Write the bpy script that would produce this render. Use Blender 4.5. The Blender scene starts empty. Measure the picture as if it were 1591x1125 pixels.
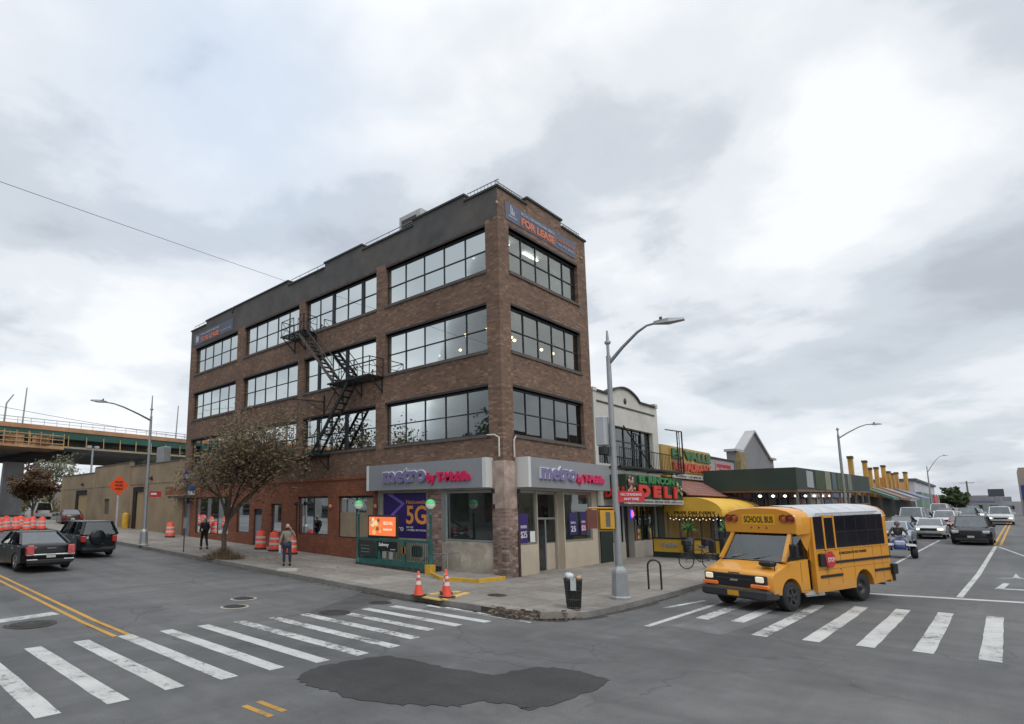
import bpy, bmesh, math, random
from mathutils import Vector, Matrix
R=math.radians
SC=bpy.context.scene; COL=SC.collection
# ------------------------------------------------------------------ camera
cd=bpy.data.cameras.new('camera'); cam=bpy.data.objects.new('camera',cd); COL.objects.link(cam); SC.camera=cam
cd.sensor_fit='HORIZONTAL'; cd.sensor_width=36; cd.lens=909.0/1591*36
cd.shift_x=(795.5-607.05)/1591; cd.shift_y=(660.3-562.5)/1591
cd.clip_start=.1; cd.clip_end=3000
_y,_p,_r=.7640,.1435,.0028
fw=Vector((math.sin(_y)*math.cos(_p),math.cos(_y)*math.cos(_p),math.sin(_p)))
rt=Vector((math.cos(_y),-math.sin(_y),0)); up=rt.cross(fw)
r2=rt*math.cos(_r)+up*math.sin(_r); u2=-rt*math.sin(_r)+up*math.cos(_r)
cam.matrix_world=Matrix(((r2.x,u2.x,-fw.x,0),(r2.y,u2.y,-fw.y,0),(r2.z,u2.z,-fw.z,2.7),(0,0,0,1)))
# ------------------------------------------------------------------ light
SC.view_settings.view_transform='Standard'; SC.view_settings.look='None'
SC.view_settings.exposure=-0.08; SC.view_settings.gamma=1
SUN_EL,SUN_AZ=48,200      # azimuth clockwise from +Y : the sun stands behind the viewer
sd=bpy.data.lights.new('sun','SUN'); sd.energy=.85; sd.angle=R(20); sd.color=(1,.97,.92)
sun=bpy.data.objects.new('sun',sd); COL.objects.link(sun)
sv=Vector((math.sin(R(SUN_AZ))*math.cos(R(SUN_EL)),math.cos(R(SUN_AZ))*math.cos(R(SUN_EL)),math.sin(R(SUN_EL))))
sun.rotation_euler=sv.to_track_quat('Z','Y').to_euler(); sun.location=(0,0,60)
W=bpy.data.worlds.new('World'); SC.world=W; W.use_nodes=True
def build_world():
    nt=W.node_tree; N=nt.nodes; L=nt.links; N.clear()
    out=N.new('ShaderNodeOutputWorld'); bg=N.new('ShaderNodeBackground'); L.new(bg.outputs[0],out.inputs[0])
    tc=N.new('ShaderNodeTexCoord')
    def M(op,a,b=None,c=None,clamp=False):
        n=N.new('ShaderNodeMath'); n.operation=op; n.use_clamp=clamp
        for i,x in enumerate((a,b,c)):
            if x is None: continue
            if isinstance(x,(int,float)): n.inputs[i].default_value=x
            else: L.new(x,n.inputs[i])
        return n.outputs[0]
    sep=N.new('ShaderNodeSeparateXYZ'); L.new(tc.outputs['Generated'],sep.inputs[0])
    zz=M('MAXIMUM',sep.outputs[2],0.0); dv=M('ADD',zz,.22)
    cx=M('DIVIDE',sep.outputs[0],dv); cy=M('DIVIDE',sep.outputs[1],dv)
    cb=N.new('ShaderNodeCombineXYZ'); L.new(cx,cb.inputs[0]); L.new(cy,cb.inputs[1])
    def noise(scale,det,rough,dist,off):
        mp=N.new('ShaderNodeMapping'); mp.inputs['Location'].default_value=off; mp.inputs['Scale'].default_value=(1,1,1)
        L.new(cb.outputs[0],mp.inputs[0])
        n=N.new('ShaderNodeTexNoise'); n.inputs['Scale'].default_value=scale; n.inputs['Detail'].default_value=det
        n.inputs['Roughness'].default_value=rough; n.inputs['Distortion'].default_value=dist
        L.new(mp.outputs[0],n.inputs['Vector']); return n.outputs['Fac']
    n1=noise(.95,7,.5,.25,(3.1,1.7,0)); n2=noise(3.2,6,.55,.2,(7.3,2.2,0))
    d=M('MULTIPLY_ADD',n2,.60,M('MULTIPLY_ADD',n1,1.12,-.25)); jit=M('MULTIPLY_ADD',n2,1.9,.05)          # about .6 mean
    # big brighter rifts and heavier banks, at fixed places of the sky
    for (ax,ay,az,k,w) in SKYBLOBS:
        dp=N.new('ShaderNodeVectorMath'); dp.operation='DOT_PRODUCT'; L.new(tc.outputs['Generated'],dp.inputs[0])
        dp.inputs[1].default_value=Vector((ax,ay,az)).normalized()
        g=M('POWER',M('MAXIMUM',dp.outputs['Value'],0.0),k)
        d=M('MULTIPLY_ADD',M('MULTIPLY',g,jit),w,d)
    rp=N.new('ShaderNodeValToRGB'); L.new(d,rp.inputs[0]); cr=rp.color_ramp; cr.interpolation='EASE'
    cr.elements[0].position=.34; cr.elements[0].color=(.51,.55,.61,1)
    cr.elements[1].position=.80; cr.elements[1].color=(1.02,1.035,1.05,1)
    e=cr.elements.new(.49); e.color=(.665,.715,.775,1)
    e=cr.elements.new(.61); e.color=(.85,.89,.935,1)
    sk=N.new('ShaderNodeTexSky'); sk.sky_type='NISHITA'; sk.sun_disc=False; sk.sun_elevation=R(SUN_EL); sk.sun_rotation=R(SUN_AZ)
    sc=N.new('ShaderNodeVectorMath'); sc.operation='SCALE'; sc.inputs['Scale'].default_value=.10; L.new(sk.outputs[0],sc.inputs[0])
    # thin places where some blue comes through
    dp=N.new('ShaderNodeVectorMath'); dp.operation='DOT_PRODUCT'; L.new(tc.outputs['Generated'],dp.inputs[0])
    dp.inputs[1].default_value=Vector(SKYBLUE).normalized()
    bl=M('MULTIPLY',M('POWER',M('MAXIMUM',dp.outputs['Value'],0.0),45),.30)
    mx=N.new('ShaderNodeMix'); mx.data_type='RGBA'; L.new(bl,mx.inputs['Factor']); L.new(rp.outputs[0],mx.inputs['A'])
    mx.inputs['B'].default_value=(.42,.64,.98,1)
    ad=N.new('ShaderNodeVectorMath'); ad.operation='SCALE'; L.new(mx.outputs['Result'],ad.inputs[0])
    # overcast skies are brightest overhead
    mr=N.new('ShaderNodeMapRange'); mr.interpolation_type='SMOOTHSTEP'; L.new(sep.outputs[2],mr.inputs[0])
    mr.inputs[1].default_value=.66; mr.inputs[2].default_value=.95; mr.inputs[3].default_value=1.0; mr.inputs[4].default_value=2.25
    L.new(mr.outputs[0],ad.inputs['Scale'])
    a2=N.new('ShaderNodeVectorMath'); a2.operation='ADD'
    s2=N.new('ShaderNodeVectorMath'); s2.operation='SCALE'; s2.inputs['Scale'].default_value=.08; L.new(sc.outputs[0],s2.inputs[0])
    L.new(ad.outputs[0],a2.inputs[0]); L.new(s2.outputs[0],a2.inputs[1])
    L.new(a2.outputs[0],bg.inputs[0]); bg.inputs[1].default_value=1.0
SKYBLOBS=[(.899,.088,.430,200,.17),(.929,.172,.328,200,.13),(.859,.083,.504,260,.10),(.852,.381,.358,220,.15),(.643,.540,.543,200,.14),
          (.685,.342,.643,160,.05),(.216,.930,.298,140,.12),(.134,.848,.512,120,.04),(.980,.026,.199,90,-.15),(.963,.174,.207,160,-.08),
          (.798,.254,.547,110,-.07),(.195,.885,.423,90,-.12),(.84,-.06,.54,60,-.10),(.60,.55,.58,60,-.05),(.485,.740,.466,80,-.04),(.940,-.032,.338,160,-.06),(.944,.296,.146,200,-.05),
          (.349,.917,.191,200,.05),(.62,-.62,.46,6,.14),(-.70,.55,.42,5,-.27)]  # last two are unseen, added to lighten and darken what the windows mirror
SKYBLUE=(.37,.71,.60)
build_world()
# ------------------------------------------------------------------ ground height of the gently rising streets
def clamp(v,a,b): return max(a,min(b,v))
def gz(x,y): return .025*clamp(y-15,0,50)+.017*clamp(x-20,0,110)
# ------------------------------------------------------------------ materials
def new_mat(name):
    m=bpy.data.materials.new(name); m.use_nodes=True
    nt=m.node_tree; return m,nt,nt.nodes,nt.links,nt.nodes['Principled BSDF']
def nd(N,t,**k):
    n=N.new(t)
    for a,b in k.items(): setattr(n,a,b)
    return n
def coords(N,L,kind,scale=(1,1,1)):
    if kind=='world': s=N.new('ShaderNodeNewGeometry').outputs['Position']
    else: s=N.new('ShaderNodeTexCoord').outputs['Object']
    mp=N.new('ShaderNodeMapping'); mp.inputs['Scale'].default_value=scale; L.new(s,mp.inputs[0]); return mp.outputs[0]
def noise(N,L,vec,scale,det=5,rough=.55,dist=0):
    n=N.new('ShaderNodeTexNoise'); n.inputs['Scale'].default_value=scale; n.inputs['Detail'].default_value=det
    n.inputs['Roughness'].default_value=rough; n.inputs['Distortion'].default_value=dist; L.new(vec,n.inputs['Vector']); return n.outputs['Fac']
def ramp(N,L,f,stops):
    r=N.new('ShaderNodeValToRGB'); L.new(f,r.inputs[0]); c=r.color_ramp
    for i,(p,col) in enumerate(stops):
        if isinstance(col,(int,float)): col=(col,col,col)
        if i<2: e=c.elements[i]; e.position=p
        else: e=c.elements.new(p)
        e.color=(*col,1)
    return r.outputs[0]
def mix(N,L,f,a,b,mode='MIX'):
    m=N.new('ShaderNodeMix'); m.data_type='RGBA'; m.blend_type=mode
    if isinstance(f,(int,float)): m.inputs['Factor'].default_value=f
    else: L.new(f,m.inputs['Factor'])
    for k,v in (('A',a),('B',b)):
        if isinstance(v,tuple): m.inputs[k].default_value=(*v,1)
        else: L.new(v,m.inputs[k])
    return m.outputs['Result']
def bump(N,L,h,P,strength=.3,dist=.01):
    b=N.new('ShaderNodeBump'); b.inputs['Strength'].default_value=strength; b.inputs['Distance'].default_value=dist
    L.new(h,b.inputs['Height']); L.new(b.outputs[0],P.inputs['Normal'])
def mth(N,L,op,a,b=None):
    n=N.new('ShaderNodeMath'); n.operation=op
    for i,x in enumerate((a,b)):
        if x is None: continue
        if isinstance(x,(int,float)): n.inputs[i].default_value=x
        else: L.new(x,n.inputs[i])
    return n.outputs[0]
MC={}
def mat(name,col,rough=.6,metal=0,var=.18,scale=3.0,bmp=.15,spec=.5,coat=0,emit=0,kind='object',dirt=None):
    if name in MC: return MC[name]
    m,nt,N,L,P=new_mat(name)
    v=coords(N,L,kind)
    f=noise(N,L,v,scale,6,.6)
    d=tuple(c*(1-var) for c in col); b=tuple(min(1,c*(1+var)) for c in col)
    c=ramp(N,L,f,[(.3,d),(.7,b)])
    if dirt:
        g=noise(N,L,v,scale*.35,6,.7,.5); c=mix(N,L,mth(N,L,'MULTIPLY',ramp(N,L,g,[(.45,0.),(.7,1.)]),dirt[1]),c,dirt[0])
    L.new(c,P.inputs['Base Color'])
    P.inputs['Roughness'].default_value=rough; P.inputs['Metallic'].default_value=metal; P.inputs['Specular IOR Level'].default_value=spec
    P.inputs['Coat Weight'].default_value=coat; P.inputs['Coat Roughness'].default_value=.05
    if emit: L.new(c,P.inputs['Emission Color']); P.inputs['Emission Strength'].default_value=emit
    if bmp: bump(N,L,noise(N,L,v,scale*14,4),P,bmp,.004)
    MC[name]=m; return m
def m_brick(name,c1,c2,mortar,dirty=.35,w=.21,h=.075,odd_=1.0):
    if name in MC: return MC[name]
    m,nt,N,L,P=new_mat(name)
    pos=N.new('ShaderNodeNewGeometry').outputs['Position']; s=N.new('ShaderNodeSeparateXYZ'); L.new(pos,s.inputs[0])
    u=mth(N,L,'ADD',s.outputs[0],s.outputs[1]); cb=N.new('ShaderNodeCombineXYZ'); L.new(u,cb.inputs[0]); L.new(s.outputs[2],cb.inputs[1])
    b=N.new('ShaderNodeTexBrick'); L.new(cb.outputs[0],b.inputs['Vector'])
    b.inputs['Color1'].default_value=(*c1,1); b.inputs['Color2'].default_value=(*c2,1); b.inputs['Mortar'].default_value=(*mortar,1)
    b.inputs['Scale'].default_value=1; b.inputs['Brick Width'].default_value=w; b.inputs['Row Height'].default_value=h
    b.inputs['Mortar Size'].default_value=.009; b.inputs['Mortar Smooth'].default_value=.3; b.inputs['Bias'].default_value=-.1
    # single odd bricks, pale or burnt
    vs=N.new('ShaderNodeMapping'); vs.inputs['Scale'].default_value=(1/w*1.0,1/h,1); L.new(cb.outputs[0],vs.inputs[0])
    wn=N.new('ShaderNodeTexWhiteNoise'); wn.noise_dimensions='3D'
    fl=N.new('ShaderNodeVectorMath'); fl.operation='FLOOR'; L.new(vs.outputs[0],fl.inputs[0]); L.new(fl.outputs[0],wn.inputs['Vector'])
    odd=ramp(N,L,wn.outputs['Value'],[(.0,1-.38*odd_),(.35,1-.05*odd_),(.8,1+.05*odd_),(.97,1+.6*odd_)])
    c=mix(N,L,1.0,b.outputs['Color'],odd,'MULTIPLY')
    g=noise(N,L,pos,.55,7,.62,.3); c=mix(N,L,1.0,c,ramp(N,L,g,[(.3,1-dirty),(.7,1+dirty*.6)]),'MULTIPLY')
    sc=N.new('ShaderNodeMapping'); sc.inputs['Scale'].default_value=(1.6,1.6,.22); L.new(pos,sc.inputs[0])
    g2=noise(N,L,sc.outputs[0],1.3,5,.6); c=mix(N,L,ramp(N,L,g2,[(.64,0.),(.80,.25)]),c,tuple(x*1.5 for x in mortar))
    L.new(c,P.inputs['Base Color']); P.inputs['Roughness'].default_value=.88
    bump(N,L,mth(N,L,'SUBTRACT',1.0,b.outputs['Fac']),P,.6,.012)
    MC[name]=m; return m
def m_asphalt(name='asphalt',base=.120,patch=False):
    m,nt,N,L,P=new_mat(name); v=coords(N,L,'world')
    f=noise(N,L,v,.16,6,.6,.4); g=noise(N,L,v,1.3,7,.65,.6); h=noise(N,L,v,60,3,.7)
    c=ramp(N,L,f,[(.32,(base*.72,base*.73,base*.74)),(.68,(base*1.26,base*1.25,base*1.23))])
    c=mix(N,L,1.0,c,ramp(N,L,g,[(.25,.74),(.75,1.2)]),'MULTIPLY')
    c=mix(N,L,1.0,c,ramp(N,L,h,[(.25,.62),(.75,1.42)]),'MULTIPLY')
    # streaks of wear along both streets
    for sc_,a in (((.9,.05,1),.10),((.05,.9,1),.10)):
        vv=coords(N,L,'world',sc_); q=noise(N,L,vv,1.0,5,.6); c=mix(N,L,1.0,c,ramp(N,L,q,[(.35,1-a),(.65,1+a)]),'MULTIPLY')
    if not patch:
        # oil drips and tar spots
        sp=noise(N,L,v,2.6,5,.75,1.2); c=mix(N,L,ramp(N,L,sp,[(.62,0.),(.74,.6)]),c,(base*.42,base*.42,base*.42))
        for sc_,o_ in (((1.35,.035,1),0),((.035,1.2,1),1)):     # tyre tracks worn dark along both streets
            vv=coords(N,L,'world',sc_); q=noise(N,L,vv,1.0,3,.5); c=mix(N,L,ramp(N,L,q,[(.54,0.),(.68,.30)]),c,(base*.62,base*.62,base*.63))
        # hairline cracks, some sealed
        wv=N.new('ShaderNodeVectorMath'); wv.operation='ADD'; L.new(v,wv.inputs[0])
        nn=N.new('ShaderNodeTexNoise'); nn.inputs['Scale'].default_value=.9; nn.inputs['Detail'].default_value=5; L.new(v,nn.inputs['Vector'])
        L.new(nn.outputs['Color'],wv.inputs[1])
        vo=N.new('ShaderNodeTexVoronoi'); vo.feature='DISTANCE_TO_EDGE'; vo.inputs['Scale'].default_value=.33; L.new(wv.outputs[0],vo.inputs['Vector'])
        ck=ramp(N,L,vo.outputs['Distance'],[(.0,1.),(.010,0.)]); mk=ramp(N,L,noise(N,L,v,.22,3),[(.42,0.),(.52,1.)])
        c=mix(N,L,mth(N,L,'MULTIPLY',mth(N,L,'MULTIPLY',ck,mk),.45),c,(base*.35,base*.35,base*.35))
    L.new(c,P.inputs['Base Color']); L.new(ramp(N,L,g,[(.3,.72),(.7,.93)]),P.inputs['Roughness'])
    P.inputs['Specular IOR Level'].default_value=.35
    bump(N,L,h,P,.5,.006); return m
def m_paint(name,col,wear,under=(.10,.10,.10)):
    m,nt,N,L,P=new_mat(name); v=coords(N,L,'world')
    n=noise(N,L,v,7,8,.78,.6); n2=noise(N,L,v,.9,5,.6,.3); n3=noise(N,L,v,40,3,.6)
    k=mth(N,L,'ADD',mth(N,L,'MULTIPLY',n,.6),mth(N,L,'MULTIPLY',n2,.4))
    t=.30+wear*.36
    f=ramp(N,L,k,[(max(.01,t-.05),1.),(t+.03,0.)])
    c=mix(N,L,1.0,col,ramp(N,L,n2,[(.3,.78),(.7,1.08)]),'MULTIPLY'); c=mix(N,L,1.0,c,ramp(N,L,n3,[(.3,.9),(.7,1.08)]),'MULTIPLY')
    vv=coords(N,L,'world',(3.2,.5,1)); c=mix(N,L,ramp(N,L,noise(N,L,vv,2.2,6,.7,1.2),[(.52,0.),(.70,.42)]),c,(.20,.20,.19))
    c=mix(N,L,f,c,under); L.new(c,P.inputs['Base Color']); P.inputs['Roughness'].default_value=.75
    bump(N,L,n3,P,.3,.003); return m
def m_concrete(name,base=(.30,.272,.24),joint=1.52,jd=.35):
    m,nt,N,L,P=new_mat(name); v=coords(N,L,'world')
    f=noise(N,L,v,.35,6,.6,.4); g=noise(N,L,v,2.4,7,.68,.8); h=noise(N,L,v,45,3,.6)
    c=ramp(N,L,f,[(.3,tuple(x*.72 for x in base)),(.7,tuple(x*1.2 for x in base))])
    c=mix(N,L,1.0,c,ramp(N,L,g,[(.25,.72),(.75,1.18)]),'MULTIPLY'); c=mix(N,L,1.0,c,ramp(N,L,h,[(.3,.85),(.7,1.12)]),'MULTIPLY')
    sp=noise(N,L,v,1.1,6,.8,1.5); c=mix(N,L,ramp(N,L,sp,[(.60,0.),(.72,.5)]),c,tuple(x*.34 for x in base))
    sp2=N.new('ShaderNodeTexVoronoi'); sp2.inputs['Scale'].default_value=2.1; L.new(v,sp2.inputs['Vector'])
    c=mix(N,L,ramp(N,L,sp2.outputs['Distance'],[(.05,.55),(.075,0.)]),c,(.06,.058,.055))      # trodden gum
    if joint:
        b=N.new('ShaderNodeTexBrick'); b.offset=0; L.new(v,b.inputs['Vector']); b.inputs['Scale'].default_value=1
        b.inputs['Color1'].default_value=(1,1,1,1); b.inputs['Color2'].default_value=(.80,.79,.78,1); b.inputs['Mortar'].default_value=(jd,jd,jd,1)
        b.inputs['Brick Width'].default_value=joint; b.inputs['Row Height'].default_value=joint; b.inputs['Mortar Size'].default_value=.014
        c=mix(N,L,1.0,c,b.outputs['Color'],'MULTIPLY')
    L.new(c,P.inputs['Base Color']); P.inputs['Roughness'].default_value=.9; bump(N,L,h,P,.35,.005); return m
def m_glass(name,refl=.34,tint=(.62,.68,.68),wav=.02,gcol=(.93,.98,1.0)):
    if name in MC: return MC[name]
    m,nt,N,L,P=new_mat(name); N.remove(P); out=[n for n in N if n.type=='OUTPUT_MATERIAL'][0]
    v=coords(N,L,'world'); g=N.new('ShaderNodeBsdfGlossy'); g.inputs['Roughness'].default_value=.02; g.inputs['Color'].default_value=(*gcol,1)
    t=N.new('ShaderNodeBsdfTransparent'); t.inputs['Color'].default_value=(*tint,1)
    b=N.new('ShaderNodeBump'); b.inputs['Strength'].default_value=wav; b.inputs['Distance'].default_value=.15
    L.new(noise(N,L,v,.9,2,.4),b.inputs['Height']); L.new(b.outputs[0],g.inputs['Normal'])
    fr=N.new('ShaderNodeFresnel'); fr.inputs['IOR'].default_value=1.45
    f=mth(N,L,'ADD',fr.outputs[0],refl-.04)
    dn=mth(N,L,'MULTIPLY',f,ramp(N,L,noise(N,L,v,.6,3),[(.3,.9),(.7,1.06)]))
    mx=N.new('ShaderNodeMixShader'); L.new(dn,mx.inputs[0]); L.new(t.outputs[0],mx.inputs[1]); L.new(g.outputs[0],mx.inputs[2])
    L.new(mx.outputs[0],out.inputs[0]); MC[name]=m; return m
def m_emit(name,col,s):
    if name in MC: return MC[name]
    m,nt,N,L,P=new_mat(name); P.inputs['Base Color'].default_value=(*col,1)
    P.inputs['Emission Color'].default_value=(*col,1); P.inputs['Emission Strength'].default_value=s; MC[name]=m; return m
def m_paintcar(name,col,rough=.28,dirty=.12,coat=.5):
    if name in MC: return MC[name]
    m,nt,N,L,P=new_mat(name); v=coords(N,L,'object'); s=N.new('ShaderNodeSeparateXYZ'); L.new(v,s.inputs[0])
    n=noise(N,L,v,2.5,5,.6); low=ramp(N,L,mth(N,L,'ADD',s.outputs[2],mth(N,L,'MULTIPLY',n,.3)),[(.35,1.),(.95,0.)])
    c=mix(N,L,mth(N,L,'MULTIPLY',low,dirty*2.2),col,(.16,.15,.135)); c=mix(N,L,mth(N,L,'MULTIPLY',n,dirty*.5),c,(.2,.19,.18))
    L.new(c,P.inputs['Base Color']); L.new(ramp(N,L,n,[(.3,rough*.8),(.7,rough*1.3)]),P.inputs['Roughness'])
    P.inputs['Coat Weight'].default_value=coat; P.inputs['Coat Roughness'].default_value=.06; P.inputs['Specular IOR Level'].default_value=.35; MC[name]=m; return m
# ------------------------------------------------------------------ mesh builder
class MB:
    def __init__(s,local=False): s.v=[];s.f=[];s.m=[];s.s=[];s.st=[];s.local=local
    def add(s,vs,fs,m=0,sm=False):
        s.st.append(len(s.f)); o=len(s.v); s.v+= [tuple(p) for p in vs]
        for f in fs: s.f.append([i+o for i in f]); s.m.append(m); s.s.append(sm)
        return s
    def box(s,x0,x1,y0,y1,z0,z1,m=0):
        return s.add([(x0,y0,z0),(x1,y0,z0),(x1,y1,z0),(x0,y1,z0),(x0,y0,z1),(x1,y0,z1),(x1,y1,z1),(x0,y1,z1)],
              [(0,3,2,1),(4,5,6,7),(0,1,5,4),(1,2,6,5),(2,3,7,6),(3,0,4,7)],m)
    def rbox(s,x0,x1,y0,y1,z0,z1,b=.02,m=0):     # box with chamfered edges
        vs=[];
        for z,i in ((z0,b),(z0+b,0),(z1-b,0),(z1,b)):
            for (a,c) in ((x0+i+b,y0+i),(x1-i-b,y0+i),(x1-i,y0+i+b),(x1-i,y1-i-b),(x1-i-b,y1-i),(x0+i+b,y1-i),(x0+i,y1-i-b),(x0+i,y0+i+b)): vs.append((a,c,z))
        fs=[tuple(reversed(range(8))),tuple(range(24,32))]
        for k in range(3):
            for j in range(8): a=k*8+j; b2=k*8+(j+1)%8; fs.append((a,b2,b2+8,a+8))
        return s.add(vs,fs,m)
    def hexa(s,p,m=0):  # 8 points, bottom 4 ccw then top 4
        return s.add(p,[(0,3,2,1),(4,5,6,7),(0,1,5,4),(1,2,6,5),(2,3,7,6),(3,0,4,7)],m)
    def bar(s,p,q,w=.05,h=None,m=0,roll=None):
        h=h or w; p=Vector(p);q=Vector(q);d=(q-p).normalized()
        a=Vector(roll) if roll else (Vector((0,0,1)) if abs(d.z)<.95 else Vector((1,0,0)))
        u=d.cross(a).normalized()*w/2; v=u.cross(d).normalized()*h/2
        return s.add([p-u-v,p+u-v,p+u+v,p-u+v,q-u-v,q+u-v,q+u+v,q-u+v],[(0,3,2,1),(4,5,6,7),(0,1,5,4),(1,2,6,5),(2,3,7,6),(3,0,4,7)],m)
    def tube(s,pts,r,n=8,m=0,caps=True):
        k0=len(s.st)
        pts=[Vector(p) for p in pts]; rs=r if isinstance(r,(list,tuple)) else [r]*len(pts); vs=[];prev=None
        for i,p in enumerate(pts):
            d=(pts[min(i+1,len(pts)-1)]-pts[max(i-1,0)]).normalized()
            if prev is None: a=Vector((0,0,1)) if abs(d.z)<.9 else Vector((1,0,0)); u=d.cross(a).normalized()
            else: u=(prev-d*prev.dot(d)); u=u.normalized() if u.length>1e-6 else d.orthogonal().normalized()
            prev=u; v=d.cross(u)
            for k in range(n): t=2*math.pi*k/n; vs.append(p+(u*math.cos(t)+v*math.sin(t))*rs[i])
        fs=[(i*n+k,i*n+(k+1)%n,(i+1)*n+(k+1)%n,(i+1)*n+k) for i in range(len(pts)-1) for k in range(n)]
        s.add(vs,fs,m,True)
        if caps: s.add([vs[k] for k in range(n)],[tuple(reversed(range(n)))],m); s.add([vs[(len(pts)-1)*n+k] for k in range(n)],[tuple(range(n))],m)
        del s.st[k0+1:]
        return s
    def lathe(s,prof,c,n=16,m=0,axis='z',sm=True,a0=0,a1=2*math.pi,sq=1):
        vs=[];cx,cy,cz=c
        full=abs(a1-a0-2*math.pi)<1e-6; cnt=n if full else n+1
        for (r,h) in prof:
            for k in range(cnt):
                t=a0+(a1-a0)*k/n; x,y=r*math.cos(t),r*math.sin(t)*sq
                vs.append((cx+x,cy+y,cz+h) if axis=='z' else ((cx+h,cy+x,cz+y) if axis=='x' else (cx+x,cy+h,cz+y)))
        fs=[]
        for i in range(len(prof)-1):
            for k in range(n): a=i*cnt+k; b=i*cnt+(k+1)%cnt; fs.append((a,b,b+cnt,a+cnt))
        return s.add(vs,fs,m,sm)
    def disc(s,c,nrm,r,n=20,m=0):
        nrm=Vector(nrm).normalized(); u=nrm.orthogonal().normalized(); v=nrm.cross(u); c=Vector(c)
        return s.add([c+(u*math.cos(2*math.pi*k/n)+v*math.sin(2*math.pi*k/n))*r for k in range(n)],[tuple(range(n))],m)
    def ngon(s,pts,m=0): return s.add(pts,[tuple(range(len(pts)))],m)
    def sheet(s,pts,z=None,off=.004,m=0):       # polygon laid on the ground
        return s.add([(x,y,(gz(x,y) if z is None else z)+off) for x,y in pts],[tuple(range(len(pts)))],m)
    def prism(s,pts,d,m=0,sm=False):            # extrude a 3-D outline along d
        d=Vector(d); a=[Vector(p) for p in pts]; n=len(a); vs=a+[p+d for p in a]
        s.add(vs,[tuple(reversed(range(n))),tuple(range(n,2*n))],m); s.add(vs,[(i,(i+1)%n,(i+1)%n+n,i+n) for i in range(n)],m,sm); return s
    def text(s,txt,org,u,v,w,h,depth=.03,m=0,bold=.0):
        """letters filling a w x h box whose lower left corner is org, reading along u, upright along v"""
        cu=bpy.data.curves.new('t','FONT'); cu.body=txt; cu.extrude=.5; cu.offset=bold; cu.resolution_u=3
        o=bpy.data.objects.new('t',cu); COL.objects.link(o); dg=bpy.context.evaluated_depsgraph_get(); dg.update()
        me=bpy.data.meshes.new_from_object(o.evaluated_get(dg)); P=[p.co.copy() for p in me.vertices]; F=[tuple(f.vertices) for f in me.polygons]
        bpy.data.objects.remove(o); bpy.data.curves.remove(cu); bpy.data.meshes.remove(me)
        if not P: return s
        x0=min(p.x for p in P);x1=max(p.x for p in P);y0=min(p.y for p in P);y1=max(p.y for p in P)
        u=Vector(u);v=Vector(v);nn=u.cross(v);org=Vector(org)
        return s.add([org+u*((p.x-x0)/(x1-x0)*w)+v*((p.y-y0)/(y1-y0)*h)+nn*((p.z+.5)*depth) for p in P],F,m)
    def each(s,name,mats,parent=None,label=None):      # every added piece becomes an object of its own
        o=[];bounds=s.st+[len(s.f)]
        for a,b in zip(bounds[:-1],bounds[1:]):
            ids=sorted({i for f in s.f[a:b] for i in f}); k={v:i for i,v in enumerate(ids)}
            q=MB(s.local); q.v=[s.v[i] for i in ids]; q.f=[[k[i] for i in f] for f in s.f[a:b]]; q.m=s.m[a:b]; q.s=s.s[a:b]
            o.append(q.build(name,mats,parent,label))
        return o
    def build(s,name,mats,parent=None,label=None,kind=None):
        me=bpy.data.meshes.new(name); off=Vector((0,0,0)); p=parent
        if not s.local:
            while p is not None: off+=p.location; p=p.parent
        me.from_pydata([tuple(Vector(q)-off) for q in s.v],[],s.f)
        if not isinstance(mats,(list,tuple)): mats=[mats]
        for mm in mats: me.materials.append(mm)
        me.polygons.foreach_set('material_index',s.m); me.polygons.foreach_set('use_smooth',s.s); me.update()
        o=bpy.data.objects.new(name,me); COL.objects.link(o)
        if parent: o.parent=parent
        if label: o['label']=label
        if kind: o['kind']=kind
        return o
def thing(name,label,cat,loc=(0,0,0),rz=0,group=None):
    o=bpy.data.objects.new(name,None); COL.objects.link(o); o.empty_display_size=.2
    o.location=loc; o.rotation_euler=(0,0,rz); o['label']=label; o['category']=cat
    if group: o['group']=group
    return o
def tag(o,label,cat,group=None):
    o['label']=label;o['category']=cat
    if group:o['group']=group
    return o
def dup(root,loc,rz,label,group=None):
    def cp(o,par):
        c=o.copy(); COL.objects.link(c); c.parent=par
        for ch in list(o.children): cp(ch,c)
        return c
    r=cp(root,None); r.location=loc; r.rotation_euler=(0,0,rz); r['label']=label
    if group: r['group']=group
    return r
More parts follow.
